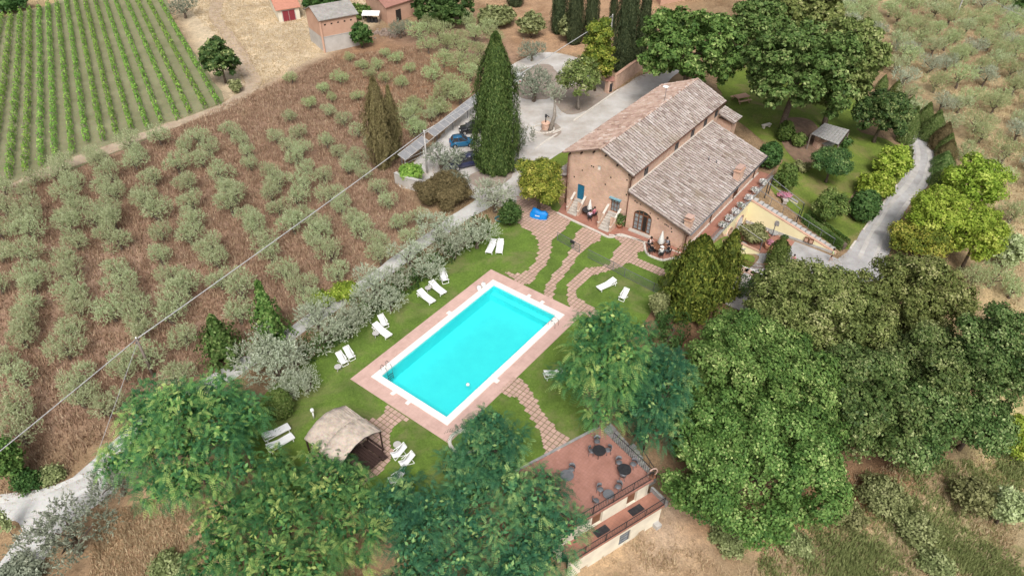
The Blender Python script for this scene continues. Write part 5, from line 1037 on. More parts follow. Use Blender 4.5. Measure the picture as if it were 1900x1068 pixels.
# ------------------------------------------------------------------ straw pergola with its table
CZ = 2.35; A1, A2, A3 = U(641,753,CZ), U(708,800,CZ), U(565,814,CZ); ax_ = nrm(A2-A1); ln = np.linalg.norm(A2-A1); wd = A3-A1; wd = wd-ax_*(wd @ ax_); wl_ = np.linalg.norm(wd); wd = nrm(wd)
pe = thing('straw_pergola', 'arched pergola roofed with pale reed matting over a dark picnic table', 'pergola', A1+ax_*ln/2+wd*wl_/2-np.array([0, 0, CZ]))
def CP(a, t, dz=0): return A1+ax_*a+wd*(wl_*t)+np.array([0, 0, .95*math.sin(math.pi*(t*.92+.04))-.95*math.sin(math.pi*.04)+dz])
half = ln/2; 
for k in range(2):
    n = 18; vs = []; a0, a1 = k*half+.01*k, (k+1)*half-.01
    for i in range(n+1):
        for a in np.linspace(a0, a1, 5): vs.append(CP(a, i/n, .03*math.sin(i*1.7+a*2)+(.02 if k else 0)))
    mb = MB(); mb.add(vs, [(i*5+j, i*5+j+1, (i+1)*5+j+1, (i+1)*5+j) for i in range(n) for j in range(4)]); o = mb.build('reed_mat', M['reed'], pe, True); m_ = o.modifiers.new('thick', 'SOLIDIFY'); m_.thickness = .05
mb = MB(); rr = np.random.default_rng(5)
for _ in range(420):
    t = rr.random(); a = rr.random()*(ln-1.0); l = rr.uniform(.5, 1.1); mb.tube([CP(a, t, .075), CP(a+l, t, .08)], .012, 3, False)
mb.build('reeds', M['reed'], pe)['kind'] = 'stuff'
for a in (.08, half, ln-.08):
    MB().tube([CP(a, t, -.06) for t in np.linspace(0, 1, 12)], .05, 6).build('hoop', M['darkmetal'], pe, True)
for a in (.1, ln-.1):
    for t in (.02, .98): P = CP(a, t, -.05); MB().beam((P[0], P[1], .05), P, .11).build('post', M['darkwood'], pe)
for t in (.02, .98): MB().beam(CP(.05, t, -.06), CP(ln-.05, t, -.06), .08, .10).build('edge_beam', M['darkwood'], pe)
T = U(676,848,.75)-np.array([0, 0, .75]); pk = thing('picnic_table', 'dark brown plank picnic table with benches under the straw pergola', 'table', T+np.array([0, 0, .06])); az = math.atan2(ax_[1], ax_[0]); ux = np.array([math.cos(az), math.sin(az), 0]); uy = np.array([-math.sin(az), math.cos(az), 0])
for j in range(6): MB().box(uy*(-.55+.22*j)+np.array([0, 0, .75]), (2.5, .19, .06), az).build('plank', M['darkwood'], pk, world=False)
for s in (-1, 1):
    for j in (0, 1): MB().box(uy*s*(1.0+.2*j)+np.array([0, 0, .45]), (2.5, .18, .05), az).build('bench_plank', M['darkwood'], pk, world=False)
    for d in (-.9, .9): MB().beam(ux*d+uy*s*1.05, ux*d+uy*s*.35+np.array([0, 0, .72]), .09).build('leg', M['darkwood'], pk, world=False)
for d in (-.9, .9): MB().beam(ux*d-uy*1.2+np.array([0, 0, .38]), ux*d+uy*1.2+np.array([0, 0, .38]), .08).build('crossbar', M['darkwood'], pk, world=False)
bn = thing('pergola_bench', 'dark wooden bench with a high back under the front of the straw pergola', 'bench', U(694,838,.06)); MB().box((0, 0, .45), (2.0, .5, .06), az).build('seat', M['darkwood'], bn, world=False); MB().beam(ux*-1.0+uy*.25+np.array([0, 0, .85]), ux*1.0+uy*.25+np.array([0, 0, .85]), .08, .22).build('backrest', M['darkwood'], bn, world=False)
for d in (-.85, .85):
    for e in (-.2, .2): MB().beam(ux*d+uy*e, ux*d+uy*e+np.array([0, 0, .45+.3*(e > 0)]), .07).build('leg', M['darkwood'], bn, world=False)

# ------------------------------------------------------------------ loungers and deckchairs
def lounger_proto():
    t = thing('sun_lounger', None, 'sun lounger'); L, Wd_ = 1.42, .70; f = MB()
    for y in (-Wd_/2, Wd_/2): f.beam((-1.0, y, .34), (1.2, y, .34), .06, .07)
    for x in (-1.0, 1.2, .05): f.beam((x, -Wd_/2, .34), (x, Wd_/2, .34), .05, .06)
    f.build('frame', M['white'], t, world=False)
    for x in (-.82, 1.02):
        for y in (-Wd_/2, Wd_/2): MB().beam((x, y, 0), (x, y, .31), .06).build('leg', M['white'], t, world=False)
    MB().box((.62, 0, .395), (1.16, Wd_-.04, .035)).build('sling', M['sling'], t, world=False)
    b = MB(); b.beam((.04, 0, .40), (-.98, 0, .70), Wd_-.03, .04, up=(0, 0, 1)); b.build('backrest', M['sling'], t, world=False)
    for y in (-.3, .3): MB().beam((-.62, y, .34), (-.78, y, .63), .035).build('prop', M['white'], t, world=False)
    return t
def deckchair_proto():
    t = thing('deckchair', None, 'deckchair'); w = .66; pts = [(-.62, 0, 1.05), (-.36, 0, .72), (-.1, 0, .46), (.15, 0, .36), (.45, 0, .42), (.72, 0, .55)]; mb = MB(); vs = []
    for x, _, z in pts: vs += [(x, -w/2+.04, z), (x, w/2-.04, z)]
    mb.add(vs, [(2*i, 2*i+1, 2*i+3, 2*i+2) for i in range(len(pts)-1)]); o = mb.build('sling', M['sling'], t, True, False); so = o.modifiers.new('thick', 'SOLIDIFY'); so.thickness = .02
    for y in (-w/2, w/2):
        MB().beam((-.66, y, 1.1), (.62, y, .04), .05).build('back_rail', M['white'], t, world=False); MB().beam((.74, y, .58), (-.5, y, .04), .05).build('seat_rail', M['white'], t, world=False)
        MB().beam((-.40, y, .88), (.42, y, .70), .06, .03).build('armrest', M['white'], t, world=False)
    for x, z in ((-.66, 1.1), (.62, .05), (.74, .58), (-.5, .05)): MB().beam((x, -w/2, z), (x, w/2, z), .045).build('crossbar', M['white'], t, world=False)
    return t
lp, dp = lounger_proto(), deckchair_proto(); used = set()
def put(proto, head, foot, lab, grp, sc=.98):
    H, F = U(*head, .45), U(*foot, .35); d = F-H; c = (H+F)/2; rz = math.atan2(d[1], d[0]); loc = (c[0], c[1], .04)
    if proto.name not in used: used.add(proto.name); proto.location = loc; proto.rotation_euler = (0, 0, rz); proto.scale = (sc,)*3; tag(proto, lab, None, grp); return proto
    return dup(proto, loc, rz, sc*(.88 if proto.name.startswith('deck') else 1), lab, grp)
gl = 'white sun loungers on the lawn'; gd = 'white deckchairs on the lawn'
put(lp, (917,446), (907,467), 'white sun lounger by the hedge, left one of the parallel pair', gl); put(lp, (929,446), (926,467), 'white sun lounger near the paved path, right one of the parallel pair', gl)
put(lp, (780,542), (799,557), 'white sun lounger nearest the silver olives in the row of three', gl); put(lp, (801,525), (820,541), 'white sun lounger between a deckchair and a small round table', gl)
put(dp, (820,508), (827,522), 'white deckchair at the upper end of the row of three', gd)
put(lp, (696,603), (719,621), 'white sun lounger beside a small table, lower of the second pair', gl); put(dp, (706,590), (717,605), 'white deckchair above the lounger of the second pair', gd)
put(dp, (642,649), (655,665), 'white deckchair of the pair nearest the pool ladder, upper one', gd); put(dp, (628,659), (642,675), 'white deckchair of the pair nearest the pool ladder, lower one', gd)
put(lp, (1139,521), (1115,533), 'white sun lounger alone on the lawn inside the curving path', gl); put(dp, (1164,540), (1151,556), 'white deckchair by the conifer side of the curving path', gd)
put(lp, (1017,694), (1042,690), 'white sun lounger poking out under the feathery tree', gl)
put(lp, (497,808), (524,796), 'white sun lounger left of the pergola, the upper one', gl); put(lp, (501,830), (535,812), 'white sun lounger left of the pergola, the lower one', gl)
put(dp, (751,833), (731,845), 'white deckchair right of the pergola, next to the round table', gd); put(dp, (766,848), (746,861), 'white deckchair right of the pergola, nearer the trees', gd)
put(dp, (744,882), (730,890), 'white deckchair half hidden under the bottom feathery tree', gd)
stp = None
for i, (q, lab) in enumerate([((794,534), 'small grey round table in the row of three loungers'), ((697,618), 'small grey round table below the second pair of loungers'), ((627,680), 'small grey round table by the pair near the pool ladder'), ((737,824), 'small grey round table right of the straw pergola')]):
    P = U(*q, .45)-np.array([0, 0, .41])
    if stp is None: stp = round_table('side_table', lab, P, .32, .45, 'concrete', 'side table', 'small round side tables on the lawn')
    else: dup(stp, P, 0, None, lab)
# small lawn lights
lt = None
for i, (q, lab) in enumerate([((825,478), 'short white garden lamp by the hedge, the upper one'), ((749,534), 'short white garden lamp by the hedge beside the three loungers'), ((563,668), 'short white garden lamp at the lower end of the hedge'), ((583,776), 'short grey lamp post behind the straw pergola')]):
    P = G(*q)
    if lt is None:
        lt = thing('garden_lamp', lab, 'garden lamp', P, 0, 'low lamps along the lawn'); MB().tube([(0, 0, 0), (0, 0, .55)], .045, 6).build('stem', M['white'], lt, True, False); MB().lathe((0, 0, .55), [(.07, 0), (.11, .06), (.09, .18), (.02, .22)], 8).build('head', M['white'], lt, True, False)
    else: dup(lt, P, 0, 1.0 if i < 3 else 1.6, lab)
# wire fence with a thin top rail across the paths
gf = thing('glass_fence', 'low clear fence with a thin grey rail crossing the paved paths', 'fence', U(1136,500)); fp = [U(*q, 0) for q in [(1034,446),(1063,462),(1075,470),(1090,478),(1137,502),(1158,514),(1212,541),(1232,551)]]
for i, P in enumerate(fp):
    if i not in (3,): MB().beam(P, P+np.array([0, 0, 1.15]), .05).build('post', M['greymetal'], gf)
for i in (0, 1, 3, 4, 5, 6):
    MB().beam(fp[i]+np.array([0, 0, 1.1]), fp[i+1]+np.array([0, 0, 1.1]), .045).build('rail', M['greymetal'], gf); MB().beam(fp[i]+np.array([0, 0, .1]), fp[i+1]+np.array([0, 0, .1]), .03).build('rail', M['greymetal'], gf)
    MB().add([fp[i]+np.array([0, 0, .1]), fp[i+1]+np.array([0, 0, .1]), fp[i+1]+np.array([0, 0, 1.08]), fp[i]+np.array([0, 0, 1.08])], [(0, 1, 2, 3)]).build('panel', M['glass'], gf)
MB().box(fp[1]+np.array([-.1, .05, .9]), (.5, .12, .3), -.6).build('gate_box', M['darkmetal'], gf)
# covered scooter, hose, ring of stones
cv = thing('covered_scooter', 'scooter hidden under a bright blue cover on the paved patio', 'scooter', U(1001,402,.06), math.radians(-20)); mb = MB(); secs = [(-1.05, .42, .55), (-.75, .5, 1.05), (-.3, .5, .92), (.2, .52, .78), (.7, .46, .95), (1.0, .34, .6)]; vs = []
for x, w, h in secs:
    for k in range(9): a = math.pi*k/8; j = random.uniform(.94, 1.06); vs.append((x+random.uniform(-.04, .04), w*math.cos(a)*j*(1.0 if 0 < k < 8 else 1.15), h*math.sin(a)**.7*j))
mb.add(vs, [(i*9+k, i*9+k+1, (i+1)*9+k+1, (i+1)*9+k) for i in range(5) for k in range(8)]+[tuple(range(9)), tuple(range(45, 54))[::-1]]); mb.build('cover', M['bluecover'], cv, True, False)
MB().box((-.1, -.545, .42), (.55, .02, .10)).build('white_print', M['white'], cv, world=False); MB().lathe((0, 0, 0), [(.3, 0), (.3, .02)], 8).build('tyre', M['tyre'], cv, world=False)
ho = thing('hose_coil', 'coil of teal garden hose on the lawn by the big silver olive', 'hose', U(932,407,.06)); mb = MB()
for k in range(3): mb.tube([((.75+.06*k)*math.cos(a), (.55+.05*k)*math.sin(a), .03+.05*k) for a in np.linspace(0, 6.28, 22)], .03, 5, False)
mb.build('coil', mat('teal_hose', (.04, .22, .24), (.03, .16, .18), 4, .5), ho, True, False)
sr = thing('tree_ring', 'curved pale stone ring round the foot of the small feathery tree', 'stone ring', U(864,822)); mb = MB()
for k in range(22): a = 2*math.pi*k/22; P = U(866,821)+np.array([1.35*math.cos(a), 1.15*math.sin(a), .12]); MB().box(P, (.36, .26, .26+.04*random.random()), a+1.57).build('stone', M['curb'], sr)

# ------------------------------------------------------------------ people
BONES_STAND = dict(pel=(0, 0, .93), spine=(0, 0, 1.15), chest=(0, -.02, 1.36), neck=(0, 0, 1.50), head=(0, .02, 1.60), top=(0, .02, 1.72), shL=(-.17, 0, 1.40), shR=(.17, 0, 1.40), elL=(-.25, -.02, 1.13), elR=(.25, .0, 1.13), haL=(-.22, .14, .93), haR=(.24, .16, .95), fiL=(-.21, .2, .86), fiR=(.23, .22, .89),
    hiL=(-.09, 0, .88), hiR=(.09, 0, .88), knL=(-.10, .10, .49), knR=(.10, -.04, .49), anL=(-.10, .06, .09), anR=(.10, -.22, .11), toL=(-.11, .22, .04), toR=(.11, -.08, .04))
BONES_SIT = dict(BONES_STAND); BONES_SIT.update(pel=(0, 0, .50), spine=(0, .02, .72), chest=(0, .04, .93), neck=(0, .05, 1.07), head=(0, .09, 1.17), top=(0, .10, 1.29), shL=(-.17, .04, .97), shR=(.17, .04, .97), elL=(-.25, .16, .74), elR=(.25, .16, .74), haL=(-.16, .38, .76), haR=(.15, .38, .77), fiL=(-.13, .46, .77), fiR=(.12, .46, .78), hiL=(-.09, .04, .48), hiR=(.09, .04, .48), knL=(-.11, .44, .50), knR=(.12, .44, .50), anL=(-.11, .46, .09), anR=(.12, .48, .09), toL=(-.11, .62, .04), toR=(.12, .64, .04))
EDG = [('pel', 'spine'), ('spine', 'chest'), ('chest', 'neck'), ('neck', 'head'), ('head', 'top'), ('chest', 'shL'), ('chest', 'shR'), ('shL', 'elL'), ('shR', 'elR'), ('elL', 'haL'), ('elR', 'haR'), ('haL', 'fiL'), ('haR', 'fiR'), ('pel', 'hiL'), ('pel', 'hiR'), ('hiL', 'knL'), ('hiR', 'knR'), ('knL', 'anL'), ('knR', 'anR'), ('anL', 'toL'), ('anR', 'toR')]
RAD = dict(pel=.135, spine=.12, chest=.14, neck=.055, head=.095, top=.07, shL=.07, shR=.07, elL=.045, elR=.045, haL=.034, haR=.034, fiL=.02, fiR=.02, hiL=.095, hiR=.095, knL=.062, knR=.062, anL=.04, anR=.04, toL=.03, toR=.03)
SLEEVE = {'shL', 'shR', 'chest', 'spine'}; LEGS = {'pel', 'hiL', 'hiR', 'knL', 'knR'}
def person(label, P, rz, pose, top_m, leg_m, sc=1.0, short=False, hat=None, group=None, cat='person'):
    t = thing('person', label, cat, P, rz, group); bones = BONES_SIT if pose == 'sit' else BONES_STAND; keys = list(bones); me = bpy.data.meshes.new('body'); me.from_pydata([bones[k] for k in keys], [(keys.index(a), keys.index(b)) for a, b in EDG], [])
    o = link('body', me); m1 = o.modifiers.new('skin', 'SKIN'); 
    for k, v in zip(keys, me.skin_vertices[0].data): v.radius = (RAD[k], RAD[k]*(.8 if k in ('chest', 'spine', 'pel') else 1.0)); v.use_root = (k == 'pel')
    s2 = o.modifiers.new('sub', 'SUBSURF'); s2.levels = 1; s2.render_levels = 1; dg = bpy.context.evaluated_depsgraph_get(); m2 = bpy.data.meshes.new_from_object(o.evaluated_get(dg)); m2.name = 'body'; o.modifiers.clear(); o.data = m2; bpy.data.meshes.remove(me)
    m2.materials.clear()
    for mm in (M['skin'], M[top_m], M[leg_m]): m2.materials.append(mm)
    segs = [(a, b, np.array(bones[a]), np.array(bones[b])) for a, b in EDG]
    for p in m2.polygons:
        c = np.array(p.center); best = None; bd = 9
        for a, b, A, B in segs:
            d = B-A; q = np.clip((c-A) @ d/(d @ d), 0, 1); ds = np.linalg.norm(c-A-d*q)
            if ds < bd: bd = ds; best = (a, b, q)
        a, b, q = best; i = 0
        if (a in SLEEVE and b not in ('neck',)) or (a == 'pel' and b == 'spine' and q > .3) or (a == 'chest' and b == 'neck' and q < .5): i = 1
        elif a in LEGS and not (short and a[:2] == 'kn') and not (short and a[:2] == 'hi' and q > .6): i = 2
        p.material_index = i
    m2.shade_smooth(); o.parent = t
    h = bones['head']; hp = bones['top']; c = ((h[0]+hp[0])/2, (h[1]+hp[1])/2-.025, (h[2]+hp[2])/2+.02); hm = MB(); hm.lathe(c, [(.10, -.10), (.118, -.03), (.115, .04), (.08, .10), (.02, .125)], 10); hm.build('hat' if hat else 'hair', M[hat] if hat else M['hair'], t, True, False)
    if hat: MB().lathe((c[0], c[1], c[2]+.0), [(.12, 0), (.21, -.015), (.21, .0), (.1, .02)], 12).build('hat_brim', M[hat], t, True, False)
    for s in (-1, 1): MB().lathe((h[0]+s*.035, h[1]+.085, h[2]+.045), [(.004, -.01), (.012, 0), (.004, .01)], 6).build('eye', M['hair'], t, True, False)
    MB().beam((h[0], h[1]+.09, h[2]+.03), (h[0], h[1]+.115, h[2]-.005), .025, .02).build('nose', M['skin'], t, world=False); t.scale = (sc,)*3; return t
def face(P, T): d = np.asarray(T)-np.asarray(P); return math.atan2(d[1], d[0])-math.pi/2
T = U(1222,466,.13); 
for i, (a, top_m, leg_m, lab, hat) in enumerate([(2.5, 'cl_rose', 'cl_black', 'person in a pale rose shirt seated at the far left of the corner table', None), (.6, 'cl_grey', 'cl_black', 'person in a grey top seated nearest the house wall at the corner table', None), (3.6, 'cl_black', 'cl_black', 'person in black seated at the left of the corner table', None), (4.75, 'cl_white', 'cl_white', 'person in white with a white hat seated at the near side of the corner table', 'cl_white'), (5.7, 'cl_black', 'cl_grey', 'person in black seated at the right of the corner table', None)]):
    P = T+np.array([1.12*math.cos(a), 1.12*math.sin(a), 0]); person(lab, P, face(P, T), 'sit', top_m, leg_m, 1.1, False, hat, 'people round the corner table')
    chair('dining_chair', 'chair of the person '+lab[10:].replace('seated ', '').replace(' at the corner table', '').replace(' of the corner table', '').replace(' between the stairs', ''), P, face(P, T)+math.pi, 'darkmetal', 'chairs round the corner table')
T = U(1091,398,.13)
for i, (q, top_m, lab) in enumerate([((1094,409), 'cl_lilac', 'person in pale lilac seated by the parasol between the stairs'), ((1103,403), 'cl_pink', 'person in pink seated right of the parasol between the stairs')]):
    P = U(*q, .13); person(lab, P, face(P, T), 'sit', top_m, top_m, 1.05, False, None, 'people between the two stairs'); chair('dining_chair', 'chair of the person '+lab[10:].replace('seated ', '').replace(' at the corner table', '').replace(' of the corner table', '').replace(' between the stairs', ''), P, face(P, T)+math.pi, 'darkmetal', 'chairs between the two stairs')
person('woman in a pink top and black leggings walking across the lower court', G(1468,494,.06), 2.6, 'stand', 'cl_pink', 'cl_black', .95, False)
person('person in a pale lime shirt and black shorts at the foot of the stair', G(1540,484,.06), 1.2, 'stand', 'cl_lime', 'cl_black', 1.0, True)

# ------------------------------------------------------------------ cars and things in the parking court
def car(label, P, rz, paint, L=3.7, Wd=1.6, Hh=1.48, van=False):
    t = thing('parked_car', label, 'car', P, rz, 'parked cars'); x = L/2; w = Wd/2
    prof = [(-x, .35, .62), (-x*.98, .22, .88), (-x*.55, .20, .94), (x*.35, .20, .92), (x*.80, .22, .78), (x*.97, .26, .62), (x, .36, .5)]; vs = []
    for px_, z0, z1 in prof:
        k = .86 if abs(px_) > x*.9 else 1.0
        for y, z in ((-w*.92*k, z0), (-w*k, (z0+z1)*.5), (-w*.93*k, z1), (w*.93*k, z1), (w*k, (z0+z1)*.5), (w*.92*k, z0)): vs.append((px_, y, z))
    mb = MB(); mb.add(vs, [(i*6+k, i*6+(k+1) % 6, (i+1)*6+(k+1) % 6, (i+1)*6+k) for i in range(6) for k in range(6)]+[tuple(range(6)), tuple(range(36, 42))[::-1]]); mb.build('body', M[paint], t, True, False, bevel=.03)
    cab = [(-x*.93 if van else -x*.86, .90, w*.90), (-x*.70, Hh-.06, w*.72), (-x*.3, Hh, w*.74), (x*.02, Hh-.03, w*.72), (x*.48, .90, w*.86)]
    vs = []
    for px_, z, y in cab: vs += [(px_, -y, z), (px_, y, z)]
    vs += [(-x*.3, -w*.92, .88), (-x*.3, w*.92, .88)]
    g = MB(); g.add(vs, [(0, 1, 3, 2), (6, 7, 9, 8), (0, 2, 4, 6, 8, 10), (11, 9, 7, 5, 3, 1)]); g.build('windows', M['darkpane'], t, False, False)
    rf = MB(); rf.add([(q[0], s*q[2]*1.0, q[1]+.012) for q in cab[1:4] for s in (-1, 1)], [(0, 1, 3, 2), (2, 3, 5, 4)]); ro = rf.build('roof', M[paint], t, True, False); so = ro.modifiers.new('thick', 'SOLIDIFY'); so.thickness = .05
    for s in (-1, 1):
        for a, b in ((0, 1), (2, 2), (3, 4)):
            A, B = cab[a], (cab[b] if a != b else (cab[2][0]+.08, .90, w*.92)); MB().beam((A[0], s*A[2]*1.01, A[1]), (B[0], s*B[2]*1.01, B[1]), .07, .05).build('pillar', M[paint], t, world=False)
        for px_ in (-x*.62, x*.62):
            wh_ = MB(); n = 14; c = (px_, s*w*.93, .31); vs = []
            for y in (-.10, .10):
                for k in range(n): a = 2*math.pi*k/n; vs.append((c[0]+.31*math.cos(a), c[1]+y, c[2]+.31*math.sin(a)))
            wh_.add(vs, [(k, (k+1) % n, n+(k+1) % n, n+k) for k in range(n)]+[tuple(range(n))[::-1], tuple(range(n, 2*n))]); wo = wh_.build('wheel', M['tyre'], t, False, False)
            h = MB(); vs = [(c[0]+.19*math.cos(2*math.pi*k/10), c[1]+s*.112, c[2]+.19*math.sin(2*math.pi*k/10)) for k in range(10)]; h.add(vs, [tuple(range(10))]); h.build('hubcap', M['steel'], wo, False, False)
        MB().box((x*.955, s*w*.62, .60), (.10, .30, .16)).build('headlight', M['lens'], t, world=False); MB().box((-x*.985, s*w*.72, .72), (.06, .18, .26)).build('tail_light', M['redlens'], t, world=False)
        MB().box((x*.40, s*w*1.08, .95), (.14, .16, .12)).build('mirror', M[paint], t, world=False)
    MB().box((x*.985, 0, .42), (.08, 1.1, .16)).build('bumper', M['darkmetal'], t, world=False); return t
car('small blue hatchback parked by the grey olive in the gravel court', G(857,270,.0), math.radians(12), 'carblue', 3.3, 1.55, 1.45)
car('dark navy car with a bright windscreen parked beside the tall cypress', G(864,307,.0), math.radians(205), 'carnavy', 4.6, 1.85, 1.5, True)
car('black car mostly hidden between the tall cypress and the blue hatchback', G(876,245,.0), math.radians(190), 'carblack', 3.6, 1.6, 1.45)
car('pale car half hidden behind the top of the tall cypress', G(962,150,.0), math.radians(80), 'carwhite', 3.8, 1.6, 1.45)
# panel canopy along the edge of the parking court
cp = [G(*q, 2.0) for q in [(745,292),(795,253),(845,213),(893,175)]]; cpt = thing('panel_canopy', 'long narrow canopy of pale grey panels on white rails along the parking edge', 'canopy', cp[1]-np.array([0, 0, 2])); dv = nrm(cp[3]-cp[0]); sv_ = nrm(np.cross((0, 0, 1), dv)); tot = np.linalg.norm((cp[3]-cp[0])[:2]); npn = 15
C0 = cp[0]
for i in range(npn):
    a = C0+dv*(tot*(i+.03)/npn); b = C0+dv*(tot*(i+.97)/npn)
    if i in (4,): continue
    mb = MB(); up_ = np.array([0, 0, .25]); mb.add([a-sv_*.52-up_, b-sv_*.52-up_, b+sv_*.52+up_, a+sv_*.52+up_, a-sv_*.52-up_-[0, 0, .04], b-sv_*.52-up_-[0, 0, .04], b+sv_*.52+up_-[0, 0, .04], a+sv_*.52+up_-[0, 0, .04]], [(0, 1, 2, 3), (7, 6, 5, 4), (0, 4, 5, 1), (1, 5, 6, 2), (2, 6, 7, 3), (3, 7, 4, 0)]); mb.build('panel', M['solar'], cpt)
for s in (-.55, .55): MB().beam(C0+sv_*s+np.array([0, 0, .47*s]), C0+dv*tot+sv_*s+np.array([0, 0, .47*s]), .07, .06).build('rail', M['concrete'], cpt)
for i in range(npn+1): a = C0+dv*(tot*i/npn); MB().beam(a-sv_*.55+np.array([0, 0, -.24]), a+sv_*.55+np.array([0, 0, .27]), .06, .05).build('crossbar', M['concrete'], cpt)
for i in range(0, npn+1, 3): a = C0+dv*(tot*i/npn); MB().beam((a[0], a[1], 0), a, .09).build('post', M['greymetal'], cpt)
gd_ = thing('metal_gate', 'small white metal gate frame at the end of the panel canopy', 'gate', G(768,303)); g0, g1 = G(752,306), G(787,290)
for P in (g0, g1): MB().beam(P, P+np.array([0, 0, 1.3]), .10).build('post', M['white'], gd_)
for z in (.2, .7, 1.25): MB().beam(g0+np.array([0, 0, z]), g1+np.array([0, 0, z]), .05).build('bar', M['white'], gd_)
# low plaster wall, kerbs, fountain, shrine, road wall
def wall_along(name, label, pts, h, th, m, capm=None, cat='wall'):
    P = [G(*q) for q in pts]; t = thing(name, label, cat, P[len(P)//2])
    for i in range(len(P)-1):
        d = nrm((P[i+1]-P[i])*np.array([1, 1, 0])); n_ = np.array([-d[1], d[0], 0])*th/2; a, b = P[i], P[i+1]; MB().prism([a-n_, b-n_, b+n_, a+n_], [a[2]-.2, b[2]-.2, b[2]-.2, a[2]-.2], [a[2]+h, b[2]+h, b[2]+h, a[2]+h]).build('wall', M[m], t)
        if capm: MB().beam(a+np.array([0, 0, h+.04]), b+np.array([0, 0, h+.04]), th+.12, .08).build('coping', M[capm], t)
    return t
wall_along('low_wall', 'low grey rendered wall with green creeper at the parking edge', [(735,340),(760,350),(785,357)], 1.5, .35, 'greyplaster', 'concrete')
o = wall_along('stone_kerb', 'thin white stone kerb between the parking court and the road', [(1065,225),(1105,197),(1147,168)], .16, .28, 'curb', None, 'kerb')
o = wall_along('stone_kerb', 'short white stone kerb beside the leaning tree', [(993,277),(1013,262),(1034,249)], .10, .25, 'curb', None, 'kerb')
wall_along('brick_wall', 'orange brick wall along the road below the dark cypresses', [(1140,166),(1165,147),(1192,126)], 2.3, .4, 'brick_v', 'pinkplaster')
sh = thing('brick_shrine', 'small brick pillar with a dark door and tiled cap at the roadside', 'shrine', G(1129,172)); MB().box((0, 0, 1.0), (1.0, .8, 2.0), .6).build('body', M['brick_u'], sh, world=False); MB().box((.25, -.36, .95), (.5, .1, 1.3), .6).build('door', M['darkmetal'], sh, world=False)
MB().prism([(-.7, -.5), (.7, -.5), (.7, .5), (-.7, .5)], 2.0, [2.12, 2.12, 2.4, 2.4]).build('cap', M['rooftile_floor'], sh, world=False)
fo = thing('stone_well', 'small brick well pillar with an iron pump in a white stone ring', 'well', G(1012,240)); MB().lathe((0, 0, 0), [(.55, 0), (.55, .9), (.65, .95), (.6, 1.08)], 12).build('pillar', M['brick_u'], fo, False, False); MB().tube([(0, 0, 1.0), (0, 0, 1.9), (.2, 0, 2.05), (.45, 0, 1.9)], .07, 6).build('pump', M['darkmetal'], fo, True, False); MB().box((0, 0, 2.05), (.3, .25, .4)).build('pump_head', M['darkmetal'], fo, world=False)
mb = MB()
for k in range(20): a = 2*math.pi*k/20; mb.box((-.3+1.5*math.cos(a), -.15+1.25*math.sin(a), .10), (.42, .22, .22), a+1.57)
mb.build('ring', M['curb'], fo, world=False)
for a, b in (((1.1, -.9), (2.3, .2)), ((1.0, -1.3), (2.2, -.3))): MB().beam((a[0], a[1], .06), (b[0], b[1], .06), .18, .12).build('kerb', M['curb'], fo, world=False)

# ------------------------------------------------------------------ poles and cables
def pole(label, P, h, m, r=.13, arms=True, lean=(0, 0)):
    t = thing('utility_pole', label, 'utility pole', P, 0, 'utility poles'); MB().tube([(0, 0, -.3), (lean[0]*.5, lean[1]*.5, h*.5), (lean[0], lean[1], h)], [r, r*.85, r*.65], 8).build('shaft', M[m], t, True, False)
    if arms: MB().beam((lean[0]-.05, lean[1]-.25, h-.35), (lean[0]+.05, lean[1]+.25, h-.35), .08).build('bracket', M['greymetal'], t, world=False); MB().lathe((lean[0], lean[1], h-.02), [(.06, 0), (.09, .06), (.05, .14)], 8).build('insulator', M['white'], t, True, False)
    return t
def top_of(P, y0):
    lo, hi = 0, 25
    for _ in range(40):
        mid = (lo+hi)/2; d = P+np.array([0, 0, mid])-np.array([0, 0, CAM_H]); y = 534-FPX*(d @ UPV)/(d @ FWD); lo, hi = (mid, hi) if y > y0 else (lo, mid)
    return lo
P1 = G(285,697); h1 = top_of(P1, 627); P2 = G(793,322); h2 = top_of(P2, 243); P3 = G(1128,120); h3 = top_of(P3, 28); P4 = G(1769,42)
pole('weathered wooden pole rising from the feathery tree in the olive grove', P1, h1, 'woodpole', .15); pole('pale concrete pole at the corner of the parking court', P2, h2, 'concrete', .14); pole('tall grey pole among the dark cypresses behind the parking court', P3, h3, 'concrete', .16); pole('pale concrete pole standing in the right hand olive slope', P4, 9.0, 'concrete', .16)
def cable(label, A, B, sag, r):
    pts = [A+(B-A)*t-np.array([0, 0, 4*sag*t*(1-t)]) for t in np.linspace(0, 1, 24)]; o = MB().tube(pts, r, 5).build('power_cable', M['cable'], None, True); tag(o, label, 'cable', 'overhead cables')
t1, t2, t3 = P1+np.array([0, 0, h1-.1]), P2+np.array([0, 0, h2-.1]), P3+np.array([0, 0, h3-.1]); E0 = U(-60, 884, t1[2]-.3); E0 = t1+(E0-t1)*1.15
cable('thick grey overhead cable from the wooden pole to the near left corner', t1, E0, .05, .045); cable('thick grey overhead cable above the olive grove from the wooden pole to the parking court', t1, t2, .15, .05); cable('thick grey overhead cable from the parking court to the pole among the cypresses', t2, t3, .2, .055)
t4 = P4+np.array([0, 0, 8.8]); cable('thin overhead cable crossing the top corner of the right olive slope', U(1840,0,5), U(1960,60,5), .1, .03)
gw = G(165,885); o = MB().tube([P1+np.array([0, 0, h1-.4]), gw], .02, 4).build('stay_wire', M['cable']); tag(o, 'thin slanting stay wire running down to the white road', 'cable')

